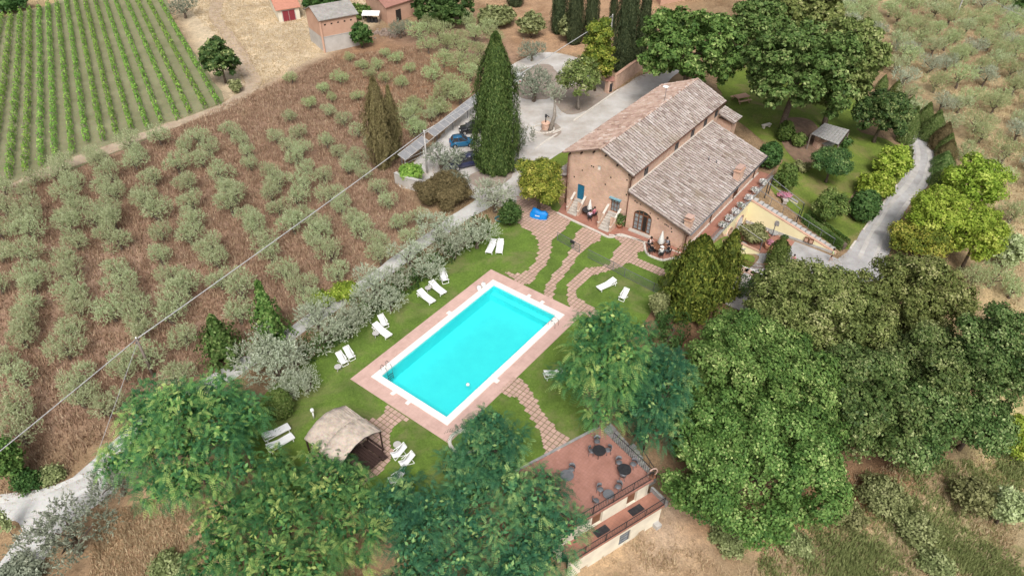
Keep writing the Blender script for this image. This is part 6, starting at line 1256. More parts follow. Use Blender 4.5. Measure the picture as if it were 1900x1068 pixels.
# ------------------------------------------------------------------ farm buildings at the top of the picture
def shed(name, label, base_l, base_c, base_r, h, ridge, wall_m, roof_m, up_m=None, back=None):
    """corner nearest the camera base_c, left wall to base_l, right wall to base_r"""
    C, Lf, Rt = G(*base_c), G(*base_l), G(*base_r); z = C[2]; dl, dr = (Lf-C)*np.array([1, 1, 0]), (Rt-C)*np.array([1, 1, 0]); t = thing(name, label, 'building', C); c = [C, C+dr, C+dr+dl, C+dl]
    hs_ = h*.45 if up_m else h
    mid = (c[0]+c[3])/2; mid2 = (c[1]+c[2])/2
    def gable(z0, z1, m):
        mb = MB()
        for a, b in ((0, 1), (1, 2), (2, 3), (3, 0)): A, B = c[a], c[b]; mb.add([(A[0], A[1], z+z0), (B[0], B[1], z+z0), (B[0], B[1], z+z1), (A[0], A[1], z+z1)], [(0, 1, 2, 3)])
        if z1 == h:
            for A, B, Mm in ((c[0], c[3], mid), (c[1], c[2], mid2)): mb.add([(A[0], A[1], z+h), (B[0], B[1], z+h), (Mm[0], Mm[1], z+ridge)], [(0, 1, 2)])
        return mb.build('wall', M[m], t)
    if up_m: gable(-.3, hs_, wall_m); gable(hs_, h, up_m)
    else: gable(-.3, h, wall_m)
    ov = .35; er, el = nrm(dr)*ov, nrm(dl)*ov; rz_ = np.array([0, 0, z+ridge+.08]); k = (ridge-h)/(np.linalg.norm(dl)/2)*ov
    mf = lambda p, zz: np.array([p[0], p[1], zz])
    for s, (a, b) in enumerate(((c[0], c[1]), (c[3], c[2]))):
        e = -el if s == 0 else el; v = [mf(a-er+e, z+h-k+.08), mf(b+er+e, z+h-k+.08), mf(mid2+er, z+ridge+.08), mf(mid-er, z+ridge+.08)]; w_ = [p-np.array([0, 0, .12]) for p in v]; MB().add(v+w_, [(0, 1, 2, 3), (7, 6, 5, 4), (0, 4, 5, 1), (1, 5, 6, 2), (2, 6, 7, 3), (3, 7, 4, 0)]).build('roof', M[roof_m], t)
    return t, C, dl, dr, z
t, C, dl, dr, z = shed('stone_barn', 'tall barn with a grey roof, orange upper walls and rough plaster below', (577,76), (603,98), (668,84), 5.6, 6.9, 'greyplaster', 'barnroof', 'pinkplaster')
mb = MB(); nn_ = nrm(np.cross(dr, (0, 0, 1)))
for i in range(5): a = C+dr*(.12+.18*i)+np.array([0, 0, 4.6])+nn_*.01; mb.box(a, (.3, .06, .22), math.atan2(dr[1], dr[0]))
mb.build('vent_slots', M['inside'], t); MB().beam(C+np.array([0, 0, 2.6])+nn_*.02, C+dr+np.array([0, 0, 2.6])+nn_*.02, .06, .12).build('ledge', M['concrete'], t)
MB().beam(C+nn_*.02, C+nn_*.02+np.array([0, 0, 5.5]), .3, .3).build('corner_pier', M['pinkplaster'], t)
t, C, dl, dr, z = shed('small_garage', 'small white garage with a red roof and a dark red double door', (503,14), (519,42), (558,35), 2.3, 3.1, 'cream', 'redroof') 
nn_ = nrm(np.cross(dr, (0, 0, 1))); az_ = math.atan2(dr[1], dr[0])
for i, f in enumerate((.34, .63)): MB().box(C+dr*f+nn_*.04+np.array([0, 0, .95]), (np.linalg.norm(dr)*.27, .08, 1.9), az_).build('door', M['reddoor'], t)
MB().box(C+dr*.485+nn_*.02+np.array([0, 0, 1.0]), (np.linalg.norm(dr)*.64, .05, 2.1), az_).build('door_frame', M['concrete'], t)
t, C, dl, dr, z = shed('brick_outhouse', 'orange brick outhouse with a tiled roof beside the barn at the top', (680,16), (720,46), (770,28), 3.2, 4.1, 'pinkplaster', 'rooftile_floor')
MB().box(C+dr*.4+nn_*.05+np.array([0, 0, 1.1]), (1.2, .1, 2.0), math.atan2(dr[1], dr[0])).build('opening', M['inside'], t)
sk = thing('lean_shelter', 'low white shelter with dark drums between the barn and the outhouse', 'shelter', G(690,42)); MB().prism([(-1.6, -.9), (1.6, -.9), (1.6, .9), (-1.6, .9)], [1.5]*4, [1.6, 1.6, 1.9, 1.9]).build('roof', M['white'], sk, world=False)
for x in (-1.5, 1.5):
    for y in (-.8, .8): MB().beam((x, y, -.2), (x, y, 1.55), .1).build('post', M['woodpole'], sk, world=False)
for x in (-.6, .1, .8): MB().lathe((x, .1, 0), [(.35, 0), (.35, .9)], 9).build('drum', M['darkmetal'], sk, False, False)
rb_ = thing('rubble_heap', 'heap of broken stones and bricks in front of the outhouse', 'rubble', G(715,62)); r9 = np.random.default_rng(9)
mb = MB()
for _ in range(140): a = r9.normal(0, 1, 2)*np.array([1.7, .9]); mb.box((a[0], a[1], max(.05, .5-.2*np.linalg.norm(a))*r9.random()), tuple(r9.uniform(.15, .45, 3)), r9.random()*3)
mb.build('stones', M['rubble'], rb_, world=False)['kind'] = 'stuff'
t, C, dl, dr, z = shed('brick_house', 'brick house with a tiled roof partly hidden behind the bright green tree', (1190,-30), (1225,10), (1320,-10), 4.5, 6.0, 'pinkplaster', 'rooftile_floor')
for f in (.2, .5, .8): o = MB().box(C+dr*f+nrm(np.cross(dr, (0, 0, 1)))*.03+np.array([0, 0, 2.4]), (.9, .08, 1.3), math.atan2(dr[1], dr[0])).build('window', M['shutter'], t)

# ------------------------------------------------------------------ garden furniture and small buildings by the drive
gz_c = [G(1505,248,2.4), G(1530,228,2.4), G(1576,241,2.4), G(1556,268,2.4)]; gz = thing('garden_shelter', 'weathered grey board shelter with a sloping roof under the big dark tree', 'shelter', gz_c[0]-np.array([0, 0, 2.4]))
nb_ = 9
for i in range(nb_):
    a, b = i/nb_+.006, (i+1)/nb_-.006; q = lambda s, t: (gz_c[0]*(1-s)+gz_c[3]*s)*(1-t)+(gz_c[1]*(1-s)+gz_c[2]*s)*t; v = [q(a, 0), q(b, 0), q(b, 1), q(a, 1)]; v = v+[p-np.array([0, 0, .07]) for p in v]
    MB().add(v, [(0, 1, 2, 3), (7, 6, 5, 4), (0, 4, 5, 1), (1, 5, 6, 2), (2, 6, 7, 3), (3, 7, 4, 0)]).build('roof_board', M['greystone'], gz)
for p in gz_c: MB().beam((p[0], p[1], tz(p[0], p[1])-.2), p-np.array([0, 0, .08]), .14).build('post', M['woodpole'], gz)
MB().beam(gz_c[3]+np.array([.05, -.05, -.12]), gz_c[2]+np.array([.05, -.05, -.12]), .10, .2).build('fascia', M['darkwood'], gz)
bq = thing('stone_barbecue', 'low brick and stone barbecue with a pale slab beside the board shelter', 'barbecue', G(1520,272)); MB().box((0, 0, .45), (1.8, .9, .95), .5).build('base', M['brick_u'], bq, world=False); MB().box((.9, -.6, .75), (1.5, .9, .10), .5).build('slab', M['concrete'], bq, world=False); MB().box((-.5, .1, 1.2), (.6, .6, .7), .5).build('hood', M['brick_v'], bq, world=False)
mb = MB()
for d in (-.5, .5): mb.box((.9+d*.9, -.6+d*.5, .35), (.2, .6, .7), .5)
mb.build('slab_leg', M['concrete'], bq, world=False)
def picnic(label, P, rz, m, sc=1.0):
    t = thing('picnic_table', label, 'table', P, rz)
    for j in range(4): MB().box((0, -.42+.28*j, .75), (2.0, .25, .06)).build('plank', M[m], t, world=False)
    for s in (-1, 1):
        MB().box((0, s*.85, .45), (2.0, .32, .06)).build('bench', M[m], t, world=False)
        for d in (-.75, .75): MB().beam((d, s*.9, 0), (d, s*.25, .73), .09).build('leg', M[m], t, world=False)
    t.scale = (sc,)*3; return t
picnic('reddish wooden picnic table on bare ground behind the farmhouse', G(1374,188), .4, 'pinkplaster', 1.15)
bb_ = thing('stone_bench', 'small pale stone bench on the garden lawn behind the farmhouse', 'bench', G(1421,237)); MB().box((0, 0, .48), (1.5, .5, .12), .5).build('seat', M['curb'], bb_, world=False)
for d in (-.5, .5): MB().box((d*math.cos(.5), d*math.sin(.5), .21), (.2, .42, .42), .5).build('leg', M['curb'], bb_, world=False)
wl_b = wall_along('drive_edging', 'thin stone edging between the garden lawn and the gravel drive', [(1577,462),(1619,403),(1645,369),(1664,344)], .14, .2, 'curb', None, 'edging')

# ================================================================== TREES AND PLANTS
feather_tree('feathery_tree', 'large bright feathery tree furthest left, beside the white road', (198,668,515,952), 'acacia', 1.0, 15)
feather_tree('feathery_tree', 'large feathery tree in front of the straw pergola at the bottom', (335,856,735,1130), 'acacia', 1.0, 16)
feather_tree('feathery_tree', 'large blue-green feathery tree left of the roof terrace at the bottom', (656,864,1096,1140), 'acacia_blue', 1.0, 16)
feather_tree('feathery_tree', 'small feathery tree at the bottom corner of the pool', (840,742,985,900), 'acacia_blue', 1.0, 9)
feather_tree('feathery_tree', 'feathery tree with light green top at the right corner of the pool', (1018,556,1222,800), 'acacia', 1.4, 12)
feather_tree('feathery_tree', 'blue-green feathery tree above the right edge of the roof terrace', (1118,632,1302,838), 'acacia_blue', 1.4, 11)
ivy = shrub('dead_shrub', 'dead rust-brown bush under the small feathery tree', (896,838,930,885), 'brush', ll=.2)
broad_tree('oak_tree', 'bright green oak on the right of the roof terrace, the nearest oak', (1228,700,1560,995), 'lime', 1.5, .24, .17, 1.8, 16)
broad_tree('oak_tree', 'bright green oak standing between the conifer pair and the nearest oak', (1252,575,1580,840), 'lime', 1.5, .24, .17, 1.8, 15)
broad_tree('oak_tree', 'dusty olive-toned oak in front of the lower court', (1385,480,1640,690), 'oakdry', 1.5, .25, .18, 1.7, 13, group=None)
broad_tree('oak_tree', 'greyish oak crown at the end of the gravel drive', (1590,470,1790,660), 'oakdry', 1.5, .25, .18, 1.7, 12)
broad_tree('oak_tree', 'dark green oak in the middle of the right oak wood', (1600,590,1800,800), 'oakdark', 1.5, .25, .18, 1.7, 13)
broad_tree('oak_tree', 'dark oak at the outer right of the oak wood beside the dry slope', (1740,560,1905,800), 'oakdark', 1.5, .25, .18, 1.7, 12)
broad_tree('oak_tree', 'dark oak overhanging the orange bank at the bottom of the wood', (1590,690,1775,868), 'oakdark', 1.2, .25, .18, 1.7, 12)
broad_tree('oak_tree', 'small dark oak at the lower right end of the wood', (1740,720,1880,845), 'oakdark', 1.0, .25, .18, 1.7, 10)
broad_tree('oak_tree', 'dark oak filling the gap between the bright oaks and the dark wood', (1480,630,1695,868), 'oakdark', 1.5, .25, .18, 1.7, 12)
broad_tree('walnut_tree', 'yellow-green tree nearest the cone cypresses on the right of the drive', (1752,286,1868,392), 'yellow', 1.0, .26, .17, 1.9, 11)
broad_tree('walnut_tree', 'yellow-green tree overhanging the gravel drive', (1682,345,1800,452), 'yellow', 1.0, .26, .17, 1.9, 12)
broad_tree('walnut_tree', 'yellow-green tree on the slope side, the lowest of its group', (1762,380,1866,500), 'yellow', 1.0, .26, .17, 1.9, 12)
broad_tree('golden_shrub', 'golden-tipped bush between the drive and the yellow-green trees', (1652,400,1768,482), 'gold', .3, .24, .16, 2.6, 8)
broad_tree('lime_tree', 'large bright green tree behind the far end of the farmhouse', (1180,10,1385,175), 'lime', 2.2, .36, .26, 1.9, 16)
broad_tree('oak_tree', 'large dark green tree towering over the garden shelter', (1372,38,1590,232), 'oak', 2.4, .36, .26, 1.9, 17)
broad_tree('oak_tree', 'tall tree with yellowing edge right of the dark tree by the garden shelter', (1490,40,1635,215), 'oakdry', 2.2, .34, .24, 2.6, 13)
broad_tree('oak_tree', 'dull green tree behind the two big trees at the top', (1345,0,1475,95), 'oak', 2.0, .34, .24, 2.4, 11)
broad_tree('oak_tree', 'dark leafy tree at the top edge behind the big trees', (1400,-30,1560,70), 'oakdry', 2.0, .34, .24, 2.4, 11)
broad_tree('laurel_tree', 'round glossy dark laurel tree by the drive bend', (1590,165,1690,262), 'laurel', .6, .26, .18, 2.8, 9)
broad_tree('dark_tree', 'round dark tree alone on the straw field by the vineyard', (374,72,443,152), 'laurel', .3, .30, .22, 2.8, 8)
shrub('round_shrub', 'small green shrub at the foot of the dark tree by the vineyard', (424,147,450,171), 'shrub')
broad_tree('pale_tree', 'pale spreading tree with a straight trunk beside the brick shrine', (1035,105,1120,185), 'oakdry', 1.8, .26, .16, .8, 8, bark='palebark')
broad_tree('ivy_tree', 'yellow-green leafy tree climbing the pole among the cypresses', (1078,32,1142,165), 'gold', .4, .26, .18, 2.6, 8)
broad_tree('broadleaf_shrub', 'big yellow-green bush at the left corner of the farmhouse', (954,282,1048,398), 'gold', .1, .22, .15, 2.8, 8)
shrub('hedge_bush', 'dark green bush on the patio edge beside the hose coil', (925,372,966,420), 'hedge')
broad_tree('thicket', 'russet brown thicket under the grey parking wall', (772,318,882,382), 'brush', .0, .2, .12, 2.8, 8, cat='shrub')
shrub('wall_creeper', 'bright green creeper spilling over the low grey wall', (738,304,786,334), 'vine', clear=.8)
column_tree('green_sapling', 'bright leafy sapling by the track with a pointed top', (470,525,535,650), 'lime', [(0,.9),(.15,1),(.35,.75),(.55,.62),(.75,.35),(1,.06)], 34, .32, .20, .34, None, 'tree', .3)
column_tree('green_sapling', 'darker bushy sapling between the pointed sapling and the feathery tree', (372,590,450,690), 'oak', [(0,.9),(.2,1),(.5,.8),(.75,.5),(1,.1)], 34, .32, .20, .34, None, 'tree', .3)
broad_tree('green_sapling', 'bright green sapling cut by the left edge of the frame', (-30,800,36,905), 'lime', .2, .24, .17, 2.2, 7)
shrub('wild_shrub', 'dark wild shrub on the bank above the white road, left one', (25,870,72,915), 'hedge'); shrub('wild_shrub', 'dark wild shrub on the bank above the white road, right one', (68,862,118,900), 'shrub')
shrub('box_ball', 'rounded box bush on the lawn beside the feathery tree', (497,722,541,777), 'box', clipped=True)
shrub('wild_shrub', 'yellow-green shrub between the silver olives and the grove', (615,520,668,560), 'yellow'); shrub('wild_shrub', 'yellow-green shrub on the grove side of the track by the saplings', (575,538,615,570), 'yellow')
column_tree('tall_cypress', 'huge dark green cypress standing between the parking court and the lawn', (880,68,962,330), 'cypress', [(0,.62),(.05,.90),(.2,1.0),(.45,1.0),(.65,.86),(.8,.62),(.92,.38),(1,.05)], 140, .38, .095, .13)
column_tree('brown_cypress', 'thin browned cypress with two leaders at the grove edge', (683,146,735,322), 'cypbrown', [(0,.35),(.1,.6),(.3,.95),(.55,1),(.75,.7),(.92,.3),(1,.04)], 120, .34, .08, .26); column_tree('brown_cypress', 'slim browned cypress spire leaning on the larger browned cypress', (716,160,748,300), 'cypbrown', [(0,.4),(.2,.8),(.5,1),(.8,.5),(1,.04)], 120, .32, .08, .26)
for i, (b, lab) in enumerate([((1022,-60,1052,66), 'dark cypress at the left of the row behind the parking court'), ((1049,-60,1082,86), 'dark cypress second from the left behind the parking court'), ((1081,-40,1110,84), 'dark cypress third from the left, behind the ivy tree'), ((1133,-75,1182,140), 'broad dark cypress beside the utility pole'), ((1176,-60,1200,118), 'dark cypress between the pole cypress and the bright green tree'), ((940,-80,972,15), 'dark cypress cut by the top edge left of the row'), ((1128,-70,1142,60), 'slim dark cypress spire beside the top of the utility pole')]):
    column_tree('dark_cypress', lab, b, 'cypdark', None, 130, .36, .09, .14, 'dark cypresses along the road')
cone = [(0, .8), (.1, 1.0), (.35, .96), (.6, .74), (.82, .42), (1, .05)]
for i, b in enumerate([(1669,200,1698,270), (1698,193,1730,246), (1712,208,1751,266), (1730,230,1767,284), (1741,250,1771,295), (1741,262,1774,306), (1735,284,1773,320), (1733,300,1768,332), (1728,318,1760,350), (1629,140,1645,172), (1655,150,1671,178), (1683,178,1697,205)]):
    lab = ['tall clipped cone cypress on the inner side of the drive bend', 'clipped cone cypress at the far end of the drive', 'broad clipped cone cypress just right of the drive end', 'browned cone cypress leaning over the drive, third along the row', 'clipped cone cypress, fourth along the row from the drive end', 'browned cone cypress, fifth along the row from the drive end', 'clipped cone cypress, sixth along the row from the drive end', 'clipped cone cypress, seventh along the row from the drive end', 'small cone cypress at the near end of the row by the yellow-green tree', 'small cone cypress furthest left behind the laurel', 'small cone cypress in the middle behind the laurel', 'small cone cypress behind the tall clipped cone'][i]
    b = (b[0]-3, b[1], b[2]+3, b[3]); column_tree('cone_cypress', lab, b, 'conegreen' if i not in (3, 5) else 'brush', cone, 170, .17, .09, .03, 'clipped cone cypresses along the drive')
column_tree('conifer', 'bushy yellow-tipped conifer at the house corner, the nearer of the pair', (1228,448,1345,606), 'conifer', [(0,.75),(.15,1),(.45,.95),(.7,.72),(.9,.42),(1,.12)], 60, .42, .15, .16, None, 'tree', .5)
column_tree('conifer', 'bushy yellow-tipped conifer at the house corner, the farther of the pair', (1312,430,1370,560), 'conifer', [(0,.8),(.15,1),(.5,.9),(.8,.6),(1,.12)], 60, .42, .15, .16, None, 'tree', .5)
column_tree('clipped_evergreen', 'rounded column of dark evergreen on the court tiles', (1421,446,1463,507), 'box', [(0,.8),(.1,1),(.6,1),(.85,.72),(1,.2)], 150, .2, .12, .04)
shrub('box_ball', 'dark clipped ball behind the farmhouse roof corner', (1443,224,1473,262), 'box', clipped=True); shrub('box_ball', 'small clipped mound beside the dark clipped ball', (1470,246,1496,272), 'box', clipped=True)
shrub('clipped_dome', 'pale green clipped dome behind the far roof corner', (1408,263,1450,312), 'hedge', clipped=True); shrub('round_shrub', 'round dark shrub beside the far end of the side terrace', (1440,304,1482,352), 'box')
lol = broad_tree('lollipop_tree', 'lollipop tree with a round head and bare trunk on the garden lawn', (1507,270,1583,326), 'laurel', 1.5, .2, .14, 3.0, 6)
shrub('golden_bush', 'golden-yellow rounded bush beside the drive, the upper one', (1625,268,1690,332), 'yellow', k=7); shrub('golden_bush', 'golden-yellow rounded bush beside the drive, the lower one', (1592,316,1660,372), 'yellow', k=7)
shrub('round_shrub', 'dark green rounded bush at the drive edge below the golden bushes', (1579,351,1632,411), 'hedge', clipped=True); shrub('round_shrub', 'green clipped ball behind the upper golden bush', (1668,270,1692,305), 'box', clipped=True)
broad_tree('young_tree', 'young bushy green tree on the garden lawn above the clipped hedge', (1507,348,1571,418), 'lime', .2, .22, .16, 2.4, 7)
shrub('round_shrub', 'green shrub at the lawn edge by the conifer pair', (1205,540,1240,590), 'shrub')
hg = thing('clipped_hedge', 'long box-cut hedge beside the grey stone stair', 'hedge', G(1528,435)); hp = [G(*q) for q in [(1492,408),(1530,436),(1566,463)]]; leaf_obj('foliage', crown_strip(sd(), hp, 1.25, .0, 1.25, 1500, .13, .09, .02, .22), LM['box'], hg, hp[1]*0+np.array(hg.location)); 
hn = nrm(np.cross(hp[2]-hp[0], (0, 0, 1)))*.3; MB().prism([hp[0]+hn, hp[2]+hn, hp[2]-hn, hp[0]-hn], [hp[0][2], hp[2][2], hp[2][2], hp[0][2]], [hp[0][2]+.75, hp[2][2]+.75, hp[2][2]+.75, hp[0][2]+.75]).build('branches', M['bark'], hg)
def hedge(label, pts, w, h, m, dens=420, lump=.2, name='hedge'):
    P = [G(*q) for q in pts]; t = thing(name, label, 'hedge', P[len(P)//2]); leaf_obj('foliage', crown_strip(sd(), P, w, 0, h, dens, .17, .12, lump, .5), LM[m], t, np.array(t.location))
    mb = MB(); mb.tube([p+np.array([0, 0, h*.3]) for p in P], .12, 5); mb.build('branches', M['bark'], t, True); return t
hedge('dark leafy hedge under the silver olives along the left side of the lawn', [(560,668),(620,632),(655,602),(700,572),(745,540),(800,500),(850,462),(905,420)], 1.7, 1.8, 'hedge', 460, .35)
hedge('dark hedge below the conifer pair at the lawn edge', [(1225,590),(1250,620),(1230,650),(1205,660)], 2.2, 1.8, 'hedge', 650, .25)
hedge('dark shrubs along the far edge of the cone cypress drive', [(1352,545),(1385,540),(1410,530)], 1.8, 1.4, 'hedge', 500, .3)

# ------------------------------------------------------------------ olive trees: eight grown shapes, each tree its own object
OL = []
for i in range(8):
    V, F, t_, lobes = crown_olive(300+i, 1.95*(1+.1*(i % 3)), 3.7, 500); me = fast_mesh('olive_crown', V, F, t_); me.materials.append(LM['olive']); r = np.random.default_rng(i); fork = np.array([r.normal(0, .2), r.normal(0, .2), 1.0]); mb = MB(); mb.tube([(0, 0, -.2), (fork[0]*.5, fork[1]*.5+.08, .5), fork], [.26, .19, .17], 7)
    for q in lobes: e = np.array(q[:3])*np.array([.95, .95, .95]); mb.tube([fork, (fork+e)/2+r.normal(0, .12, 3), e], [.12, .075, .03], 5)
    mb.build('tmp', M['bark']); ob = bpy.data.objects['tmp']; tm = ob.data; tm.name = 'olive_trunk'; bpy.data.objects.remove(ob); OL.append((me, tm))
ALT = {}
def olive_mesh(i, m):
    if m == 'olive': return OL[i][0]
    if (i, m) not in ALT: me = OL[i][0].copy(); me.materials[0] = LM[m]; ALT[i, m] = me
    return ALT[i, m]
opos = []
def olive(P, sc, label, group, m='olive', name='olive_tree', flat=1.0):
    i = random.randrange(8); t = bpy.data.objects.new(name, None); COL.objects.link(t); t.location = Vector(P); t.rotation_euler = (0, 0, random.uniform(0, 6.28)); t.scale = (sc*random.uniform(.92, 1.1), sc*random.uniform(.92, 1.1), sc*flat*random.uniform(.9, 1.08)); tag(t, label, 'olive tree', group)
    c = bpy.data.objects.new('crown', olive_mesh(i, m)); COL.objects.link(c); c.parent = t; k = bpy.data.objects.new('trunk', OL[i][1]); COL.objects.link(k); k.parent = t; opos.append((P[0], P[1])); return t
ORD = ['first', 'second', 'third', 'fourth', 'fifth', 'sixth', 'seventh', 'eighth', 'ninth', 'tenth', 'eleventh', 'twelfth', 'thirteenth', 'fourteenth', 'fifteenth', 'sixteenth', 'seventeenth', 'eighteenth', 'nineteenth', 'twentieth', 'twenty-first', 'twenty-second', 'twenty-third', 'twenty-fourth', 'twenty-fifth', 'twenty-sixth', 'twenty-seventh', 'twenty-eighth', 'twenty-ninth', 'thirtieth', 'thirty-first', 'thirty-second', 'thirty-third', 'thirty-fourth', 'thirty-fifth', 'thirty-sixth']
ROWS = [[(4,338),(2,378),(0,420),(-4,462),(-10,520)],
 [(60,322),(42,348),(58,352),(49,378),(46,402),(54,424),(40,440),(50,467),(52,498),(56,520),(28,540),(50,558),(18,572),(46,588),(14,612),(42,620),(28,650),(4,660),(34,692),(8,705),(28,752),(2,770),(34,797)],
 [(114,298),(104,318),(132,328),(120,350),(98,366),(136,370),(118,390),(100,398),(128,412),(122,430),(102,444),(138,440),(116,475),(124,499),(110,520),(132,535),(144,560),(120,566),(128,600),(142,612),(122,640),(140,652),(112,652),(140,690),(120,720),(148,728),(130,758)],
 [(168,276),(184,290),(178,304),(202,314),(194,338),(172,350),(210,350),(186,364),(200,380),(170,398),(204,402),(196,424),(224,424),(178,442),(216,440),(214,490),(226,520),(206,535),(240,545),(226,566),(206,570),(252,575),(236,612),(214,622),(258,606),(228,680),(264,682),(272,655),(196,745),(216,770),(176,760)],
 [(236,258),(252,276),(248,294),(266,300),(258,330),(280,322),(266,348),(244,352),(288,352),(268,370),(290,386),(274,402),(296,424),(276,436),(314,436),(296,466),(276,470),(316,500),(300,518),(342,520),(322,545),(346,560),(316,575),(340,618),(360,632),(320,632),(328,690)],
 [(292,248),(320,268),(340,262),(330,300),(352,304),(322,338),(348,334),(352,368),(340,380),(366,380),(356,402),(380,408),(352,428),(374,432),(388,450),(368,462),(400,472),(384,492),(420,486),(408,512),(444,528),(424,540),(440,575),(462,585),(418,590)],
 [(366,246),(386,268),(372,288),(398,290),(410,314),(392,326),(418,338),(404,356),(432,354),(424,374),(446,384),(460,398),(440,414),(472,414),(490,440),(470,450),(502,462),(488,482),(526,494),(520,470)],
 [(428,236),(412,240),(446,250),(456,272),(474,276),(462,294),(484,300),(500,312),(486,334),(514,330),(502,350),(534,366),(516,376),(556,360),(550,388),(560,404),(542,410),(584,408),(588,430),(610,462),(622,496),(560,520),(536,542),(572,548)],
 [(510,244),(532,262),(558,268),(546,284),(566,300),(584,320),(562,330),(600,312),(612,352),(594,362),(632,372),(664,372),(652,398),(680,400),(672,420),(672,444),(700,442),(706,466),(690,480),(716,470)],
 [(536,206),(572,240),(552,236),(604,252),(626,270),(662,286),(672,310),(648,300),(700,338),(718,364),(698,376),(748,366),(738,404),(778,396),(762,430),(726,432)],
 [(610,196),(636,212),(662,234),(690,252),(680,278),(766,182),(756,204),(772,226),(800,206),(818,192)]]
rown = ['first from the left edge', 'second from the left edge', 'third from the left edge', 'fourth from the left edge', 'fifth from the left edge', 'sixth from the left edge', 'seventh from the left edge', 'eighth from the left edge', 'ninth from the left edge', 'tenth from the left edge', 'nearest the browned cypress']
for ri, row in enumerate(ROWS):
    row = sorted(row, key=lambda q: q[1]); keep = []
    for q in row:
        P = G(q[0], q[1]+4, 1.5)
        if all(np.hypot(P[0]-z_[0], P[1]-z_[1]) > 2.05 for z_ in opos): keep.append(q); opos.append((P[0], P[1]))
    row = keep
    for k, q in enumerate(row):
        far = q[1] < 330 and ri > 6; olive(G(q[0]+random.uniform(-2, 2), q[1]+4, 1.5)-np.array([0, 0, 1.5]), random.uniform(.58, .74)*(.85 if far or ri >= 9 else 1.0), f'olive tree, {ORD[k]} from the vineyard side in the grove row {rown[ri]}', 'olive trees of the brown grove', flat=1.1)
sil = [((690,522), 1.15, 'by the lawn, halfway along the hedge'), ((760,462), 1.05, 'by the hedge above the three loungers'), ((797,480), .95, 'small one by the hedge near the white lamp'), ((812,414), 1.1, 'on the grove side of the track by the thicket'), ((842,444), 1.05, 'overhanging the lawn left of the parallel loungers'), ((884,424), 1.15, 'closest to the parallel loungers'), ((918,358), 1.35, 'large one at the upper end of the track'), ((642,588), 1.0, 'by the hedge below the second pair of loungers'), ((608,606), 1.05, 'by the hedge above the pair near the ladder'), ((585,572), .95, 'on the grove side of the track by the yellow shrubs'), ((722,540), .85, 'small one between the track and the hedge'), ((480,640), 1.15, 'beside the pointed sapling on the track'), ((510,668), 1.3, 'large one at the lower end of the hedge'), ((736,502), .9, 'on the track side above the three loungers'), ((668,560), .95, 'between track and hedge above the second pair of loungers'), ((836,440), .85, 'small one left of the parallel loungers'), ((536,700), .8, 'low one beside the box ball'), ((545,650), .9, 'low one at the lower end of the hedge'), ((560,690), .8, 'lowest one by the lawn and feathery tree')]
for q, s, w_ in sil: olive(G(q[0], q[1]+8, 2.0)-np.array([0, 0, 2.0]), s*.86, 'silvery olive tree '+w_, 'silver olives along the lawn and track', 'silver')
for q, s, lab in [((990,155), 1.75, 'dark grey olive tree in the middle of the parking court'), ((822,284), 1.3, 'grey olive tree beside the small blue hatchback'), ((840,318), 1.0, 'grey olive tree in front of the navy car'), ((988,82), 1.2, 'dark olive tree above the parking court'), ((741,40), 1.0, 'dark olive tree beside the brick outhouse'), ((125,985), 1.45, 'large grey gnarled olive tree in the fork of the white road'), ((210,878), 1.15, 'grey olive tree between the white road and the large feathery tree'), ((338,4), 1.3, 'dark olive tree at the top edge right of the vineyard'), ((1070,118), 1.0, 'grey olive tree behind the pale spreading tree')]:
    olive(G(q[0], q[1]+8, 2.2)-np.array([0, 0, 2.2]), s*.85, lab, 'dark olives by the roads', 'darkolive')
up_ = [(804,126),(776,50),(794,74),(796,38),(822,100),(846,60),(868,30),(858,82),(854,110),(872,126),(892,84),(916,58),(840,152),(852,166),(826,160),(768,182),(812,190),(770,226),(756,204),(830,70),(890,108),(905,40),(880,56),(815,55)]
for i, q in enumerate(sorted(up_, key=lambda q: q[1])): olive(G(q[0], q[1]+6, 1.8)-np.array([0, 0, 1.8]), random.uniform(.72, .95), f'olive tree left of the tall cypress, {ORD[i]} counting down from the outhouse', 'olive trees between the outhouse and the tall cypress', 'oliveR')
for i, q in enumerate(sorted([(715,94),(736,106),(672,117),(687,132),(648,102),(759,123),(714,141),(630,142),(663,174),(615,176),(540,142),(700,118),(745,150),(575,190),(600,160)], key=lambda q: math.hypot(q[0]-640, q[1]-95))): olive(G(q[0], q[1]+4, .9)-np.array([0, 0, .9]), random.uniform(.42, .6), f'young sparse olive tree below the barn, {ORD[i]} of them from the barn corner', 'young olive trees below the barn', 'oliveR')
# right hand slope
near = [((1754,180), 1.05), ((1818,216), 1.2), ((1830,132), 1.15), ((1782,135), 1.3), ((1740,143), 1.2), ((1681,129), 1.15), ((1627,87), 1.2), ((1734,76), 1.2), ((1785,180), 1.1), ((1709,183), .95), ((1855,169), 1.15), ((1880,118), 1.2), ((1869,272), 1.15), ((1800,272), 1.1), ((1728,107), 1.1), ((1762,104), 1.1), ((1765,216), 1.0), ((1862,315), 1.1), ((1835,300), 1.0), ((1885,380), 1.0), ((1850,420), 1.0), ((1880,450), 1.0), ((1690,160), 1.0), ((1668,108), 1.1), ((1848,500), 1.05), ((1812,500), .95), ((1886,520), .9)]
R_sl = [(q, s) for q, s in near]; rs_ = np.random.default_rng(44)
slope_px = [(1480,-20),(1930,-20),(1930,330),(1850,260),(1790,230),(1690,130),(1640,100),(1560,40)]
tries = 0; placed = [G(q[0], q[1]+8, 2.0)[:2] for q, _ in near]; extra = []
